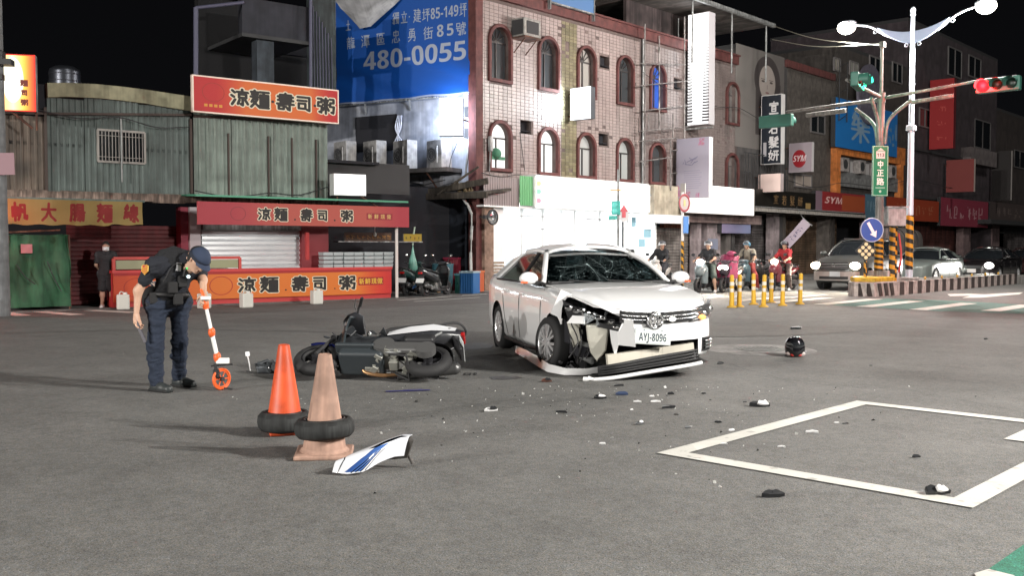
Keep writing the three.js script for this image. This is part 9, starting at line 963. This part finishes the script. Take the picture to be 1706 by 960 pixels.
{ // headlight cluster and mirror torn from the scooter, left of the cones
  const o = GP(440, 622), t = thing('scooter_wreckage', 'torn scooter front with a white mirror on a bent stalk beside the orange cone', 'scooter part', o), rn = rng(31);
  part('housing', mat([0.045, 0.05, 0.055], 0.45), t, (b) => { for (let i = 0; i < 11; i++) b.prism([[0, 0], [0.08 + rn() * 0.1, 0.01], [0.06 + rn() * 0.08, 0.05 + rn() * 0.05], [0.01, 0.04 + rn() * 0.05]], 0.03, xf(-0.1 + rn() * 0.22, rn() * 0.08, (rn() - 0.5) * 0.14, rn() * 0.6, rn() * 2 - 1, rn() * 0.8 - 0.4), 0.004); b.box(0.22, 0.06, 0.1, 0.04, 0.035, 0.02, { r: 0.02, ry: 0.2 }); }); part('lamp_lens', mat([0.7, 0.75, 0.8], 0.05, { transmission: 0.85, thickness: 0 }), t, (b) => b.ball(0.06, 0.0, 0.07, 0.03, 1.4, 0.7, 0.6)); part('reflector', M.chrome, t, (b) => b.ball(0.035, 0.06, 0.06, 0.05)); part('stalk', mat([0.6, 0.6, 0.6], 0.3), t, (b) => b.tube([V(-0.15, 0.03, 0.02), V(-0.165, 0.13, 0.02), V(-0.185, 0.2, 0.0)], 0.007, 12, 6)); part('mirror', mat([0.8, 0.82, 0.84], 0.2), t, (b) => b.box(0.05, 0.055, 0.015, -0.187, 0.225, 0, { r: 0.01, rz: 0.1 })); part('wire', M.black, t, (b) => { b.tube([V(-0.15, 0.02, 0), V(-0.2, 0.03, 0.05), V(-0.12, 0.01, 0.08)], 0.006, 10, 5); b.tube([V(0.12, 0.04, 0), V(0.2, 0.02, 0.03), V(0.26, 0.02, 0.0)], 0.01, 10, 5); });
}
{ // pieces of trim and glass on the road, each where the photograph shows it
  const dk = mat([0.018, 0.019, 0.021], 0.35), wt = mat([0.66, 0.66, 0.66], 0.35), gy = mat([0.12, 0.125, 0.13], 0.4), bl = mat([0.04, 0.06, 0.12], 0.4), br = mat([0.12, 0.05, 0.035], 0.6);
  const bits = [ // px, py, length in px, material, second material, label
    [1000, 665, 20, dk, wt, 'black and white broken lamp piece below the licence plate'], [1036, 659, 20, bl, null, 'dark bluish plastic shard right of the broken lamp piece'], [818, 686, 22, wt, dk, 'white and black bracket piece nearest the fallen scooter'], [936, 689, 18, dk, null, 'flat dark sliver left of the broken lamp piece'], [979, 635, 20, wt, null, 'white oblong trim piece under the torn bumper lip'], [911, 637, 17, br, dk, 'brown scrap under the white bumper skirt'], [1265, 678, 32, dk, wt, 'black and white mirror cap left above the turn box'], [1199, 607, 12, dk, null, 'small black scrap right of the car'], [1325, 549, 17, dk, null, 'bent dark shard of plastic behind the helmet'], [1112, 681, 24, dk, null, 'thin curved black strip in the middle of the debris'], [1196, 705, 11, dk, null, 'small black lump left of the box corner'], [1218, 719, 11, wt, null, 'white cube shaped scrap on the line of the turn box'], [1525, 763, 14, dk, null, 'small black clip inside the turn box'], [1560, 825, 42, dk, wt, 'black and chrome part lying on the lower line of the turn box'], [1287, 829, 37, dk, null, 'curved black shard below the turn box'], [1352, 722, 20, wt, null, 'white splinter inside the turn box'], [1641, 566, 7, dk, null, 'tiny black speck far right on the empty road'], [1450, 610, 5, dk, null, 'tiny dark crumb on the open road right of the helmet'], [1086, 662, 9, wt, null, 'small bright white crumb right below the bumper'], [1065, 708, 15, gy, wt, 'small ring shaped grey fragment in the debris field'], [1145, 714, 11, gy, null, 'square grey fragment right of the ring shaped one'], [1004, 741, 11, wt, null, 'pale looped fragment lowest in the debris field'], [1407, 707, 10, dk, null, 'thin dark splinter near the far side of the turn box'], [1240, 671, 7, dk, null, 'dark crumb left of the mirror cap'], [1052, 684, 6, wt, null, 'white crumb above the ring shaped fragment'], [1030, 644, 16, dk, null, 'dark streak of plastic just under the hanging lip'], [1117, 658, 11, dk, null, 'short dark scrap right of the white crumb'], [1172, 657, 7, dk, null, 'little dark scrap far right of the car debris'], [1092, 671, 16, wt, null, 'pale long splinter over the curved black strip'], [1062, 671, 13, wt, null, 'pale flat splinter left of the long one'], [1126, 692, 8, dk, null, 'small dark flake under the curved black strip'], [1393, 706, 8, wt, null, 'white flake inside the top of the turn box'], [1301, 746, 12, wt, null, 'cream sliver just inside the left part of the turn box'], [1205, 741, 11, wt, null, 'cream sliver just inside the left corner of the turn box']];
  bits.forEach(([x, y, n, m, m2, label], i) => { const rn = rng(100 + i), p = GP(x, y), L = n / (F / -p.z), t = thing('debris_piece', label, 'debris', p, rn() * 0.8 - 0.4), thin = /strip|sliver|splinter|streak/.test(label);
    const g = new MB(), k = Math.min(0.5, thin ? 0.16 : 0.42); const prof = thin ? [[-0.5, 0], [-0.2, 0.06 * rn()], [0.1, 0.12 * rn()], [0.35, 0.02], [0.5, -0.16 * rn()], [0.46, k * 0.5], [0.3, k * (0.6 + rn() * 0.5)], [0.05, k + 0.1 * rn()], [-0.25, k * (0.5 + 0.5 * rn())], [-0.47, k * 0.3]] : [[-0.5, 0.02], [-0.2, -0.04 * rn()], [0.16, 0.03 * rn()], [0.5, 0.1 * rn()], [0.38 + 0.1 * rn(), k * (0.3 + rn() * 0.3)], [0.2, k * (0.7 + rn() * 0.4)], [0.04, k * (0.4 + rn() * 0.4)], [-0.16, k * (0.6 + rn() * 0.5)], [-0.34 - 0.1 * rn(), k * (0.4 + rn() * 0.4)]];
    g.prism(prof.map(([a, b]) => [a * L, b * L]), L * 0.16, xf(0, 0.004, L * 0.1, thin ? -1.35 : -0.85 - rn() * 0.5, 0, 0), L * 0.02); g.build('shard', m, t); if (m2) part('facing', m2, t, (b) => b.prism(prof.map(([a, c]) => [a * L * 0.6, c * L * 0.7]), L * 0.1, xf(L * 0.16, 0.02, L * 0.16, -0.9, 0.3, 0.1), L * 0.015)); else if (!thin) part('edge', m, t, (b) => b.prism([[0, 0], [L * 0.3, 0.01 * L], [L * 0.2, L * 0.2]], L * 0.12, xf(-L * 0.2, 0.004, L * 0.05, -0.2, rn(), 0.2)));
    t.updateMatrixWorld(true); const lo = new THREE.Box3().setFromObject(t, true).min.y; t.position.y -= lo - 0.003; });
  // the finest splinters: one scatter of countless crumbs
  const rn = rng(77), N = 260, im = new THREE.InstancedMesh(new THREE.TetrahedronGeometry(0.5), mat([1, 1, 1], 0.4), N), c = new THREE.Color(); im.name = 'glass_crumbs'; im.userData.kind = 'stuff'; tag(im, 'fine white and grey splinters of glass and plastic scattered over the road', 'debris'); scene.add(im);
  for (let i = 0; i < N; i++) { const x = 980 + (rn() + rn() + rn() - 1.5) * 470, y = 632 + rn() * rn() * 190 + 12, p = GP(x, y), s = (rn() < 0.12 ? 0.03 : 0.012) * (0.5 + rn()); im.setMatrixAt(i, xf(p.x, 0.004, p.z, rn() * 6, rn() * 6, 0, V(s * (1 + rn()), s * 0.4, s))); const v = rn() < 0.7 ? 0.4 + rn() * 0.3 : 0.03; im.setColorAt(i, c.setRGB(v, v, v * 0.97)); }
}
scene.traverse((o) => { if (o.isMesh) o.castShadow = o.receiveShadow = true; if (o.isPointLight || o.isSpotLight) o.castShadow = true; });
renderer.render(scene, camera);
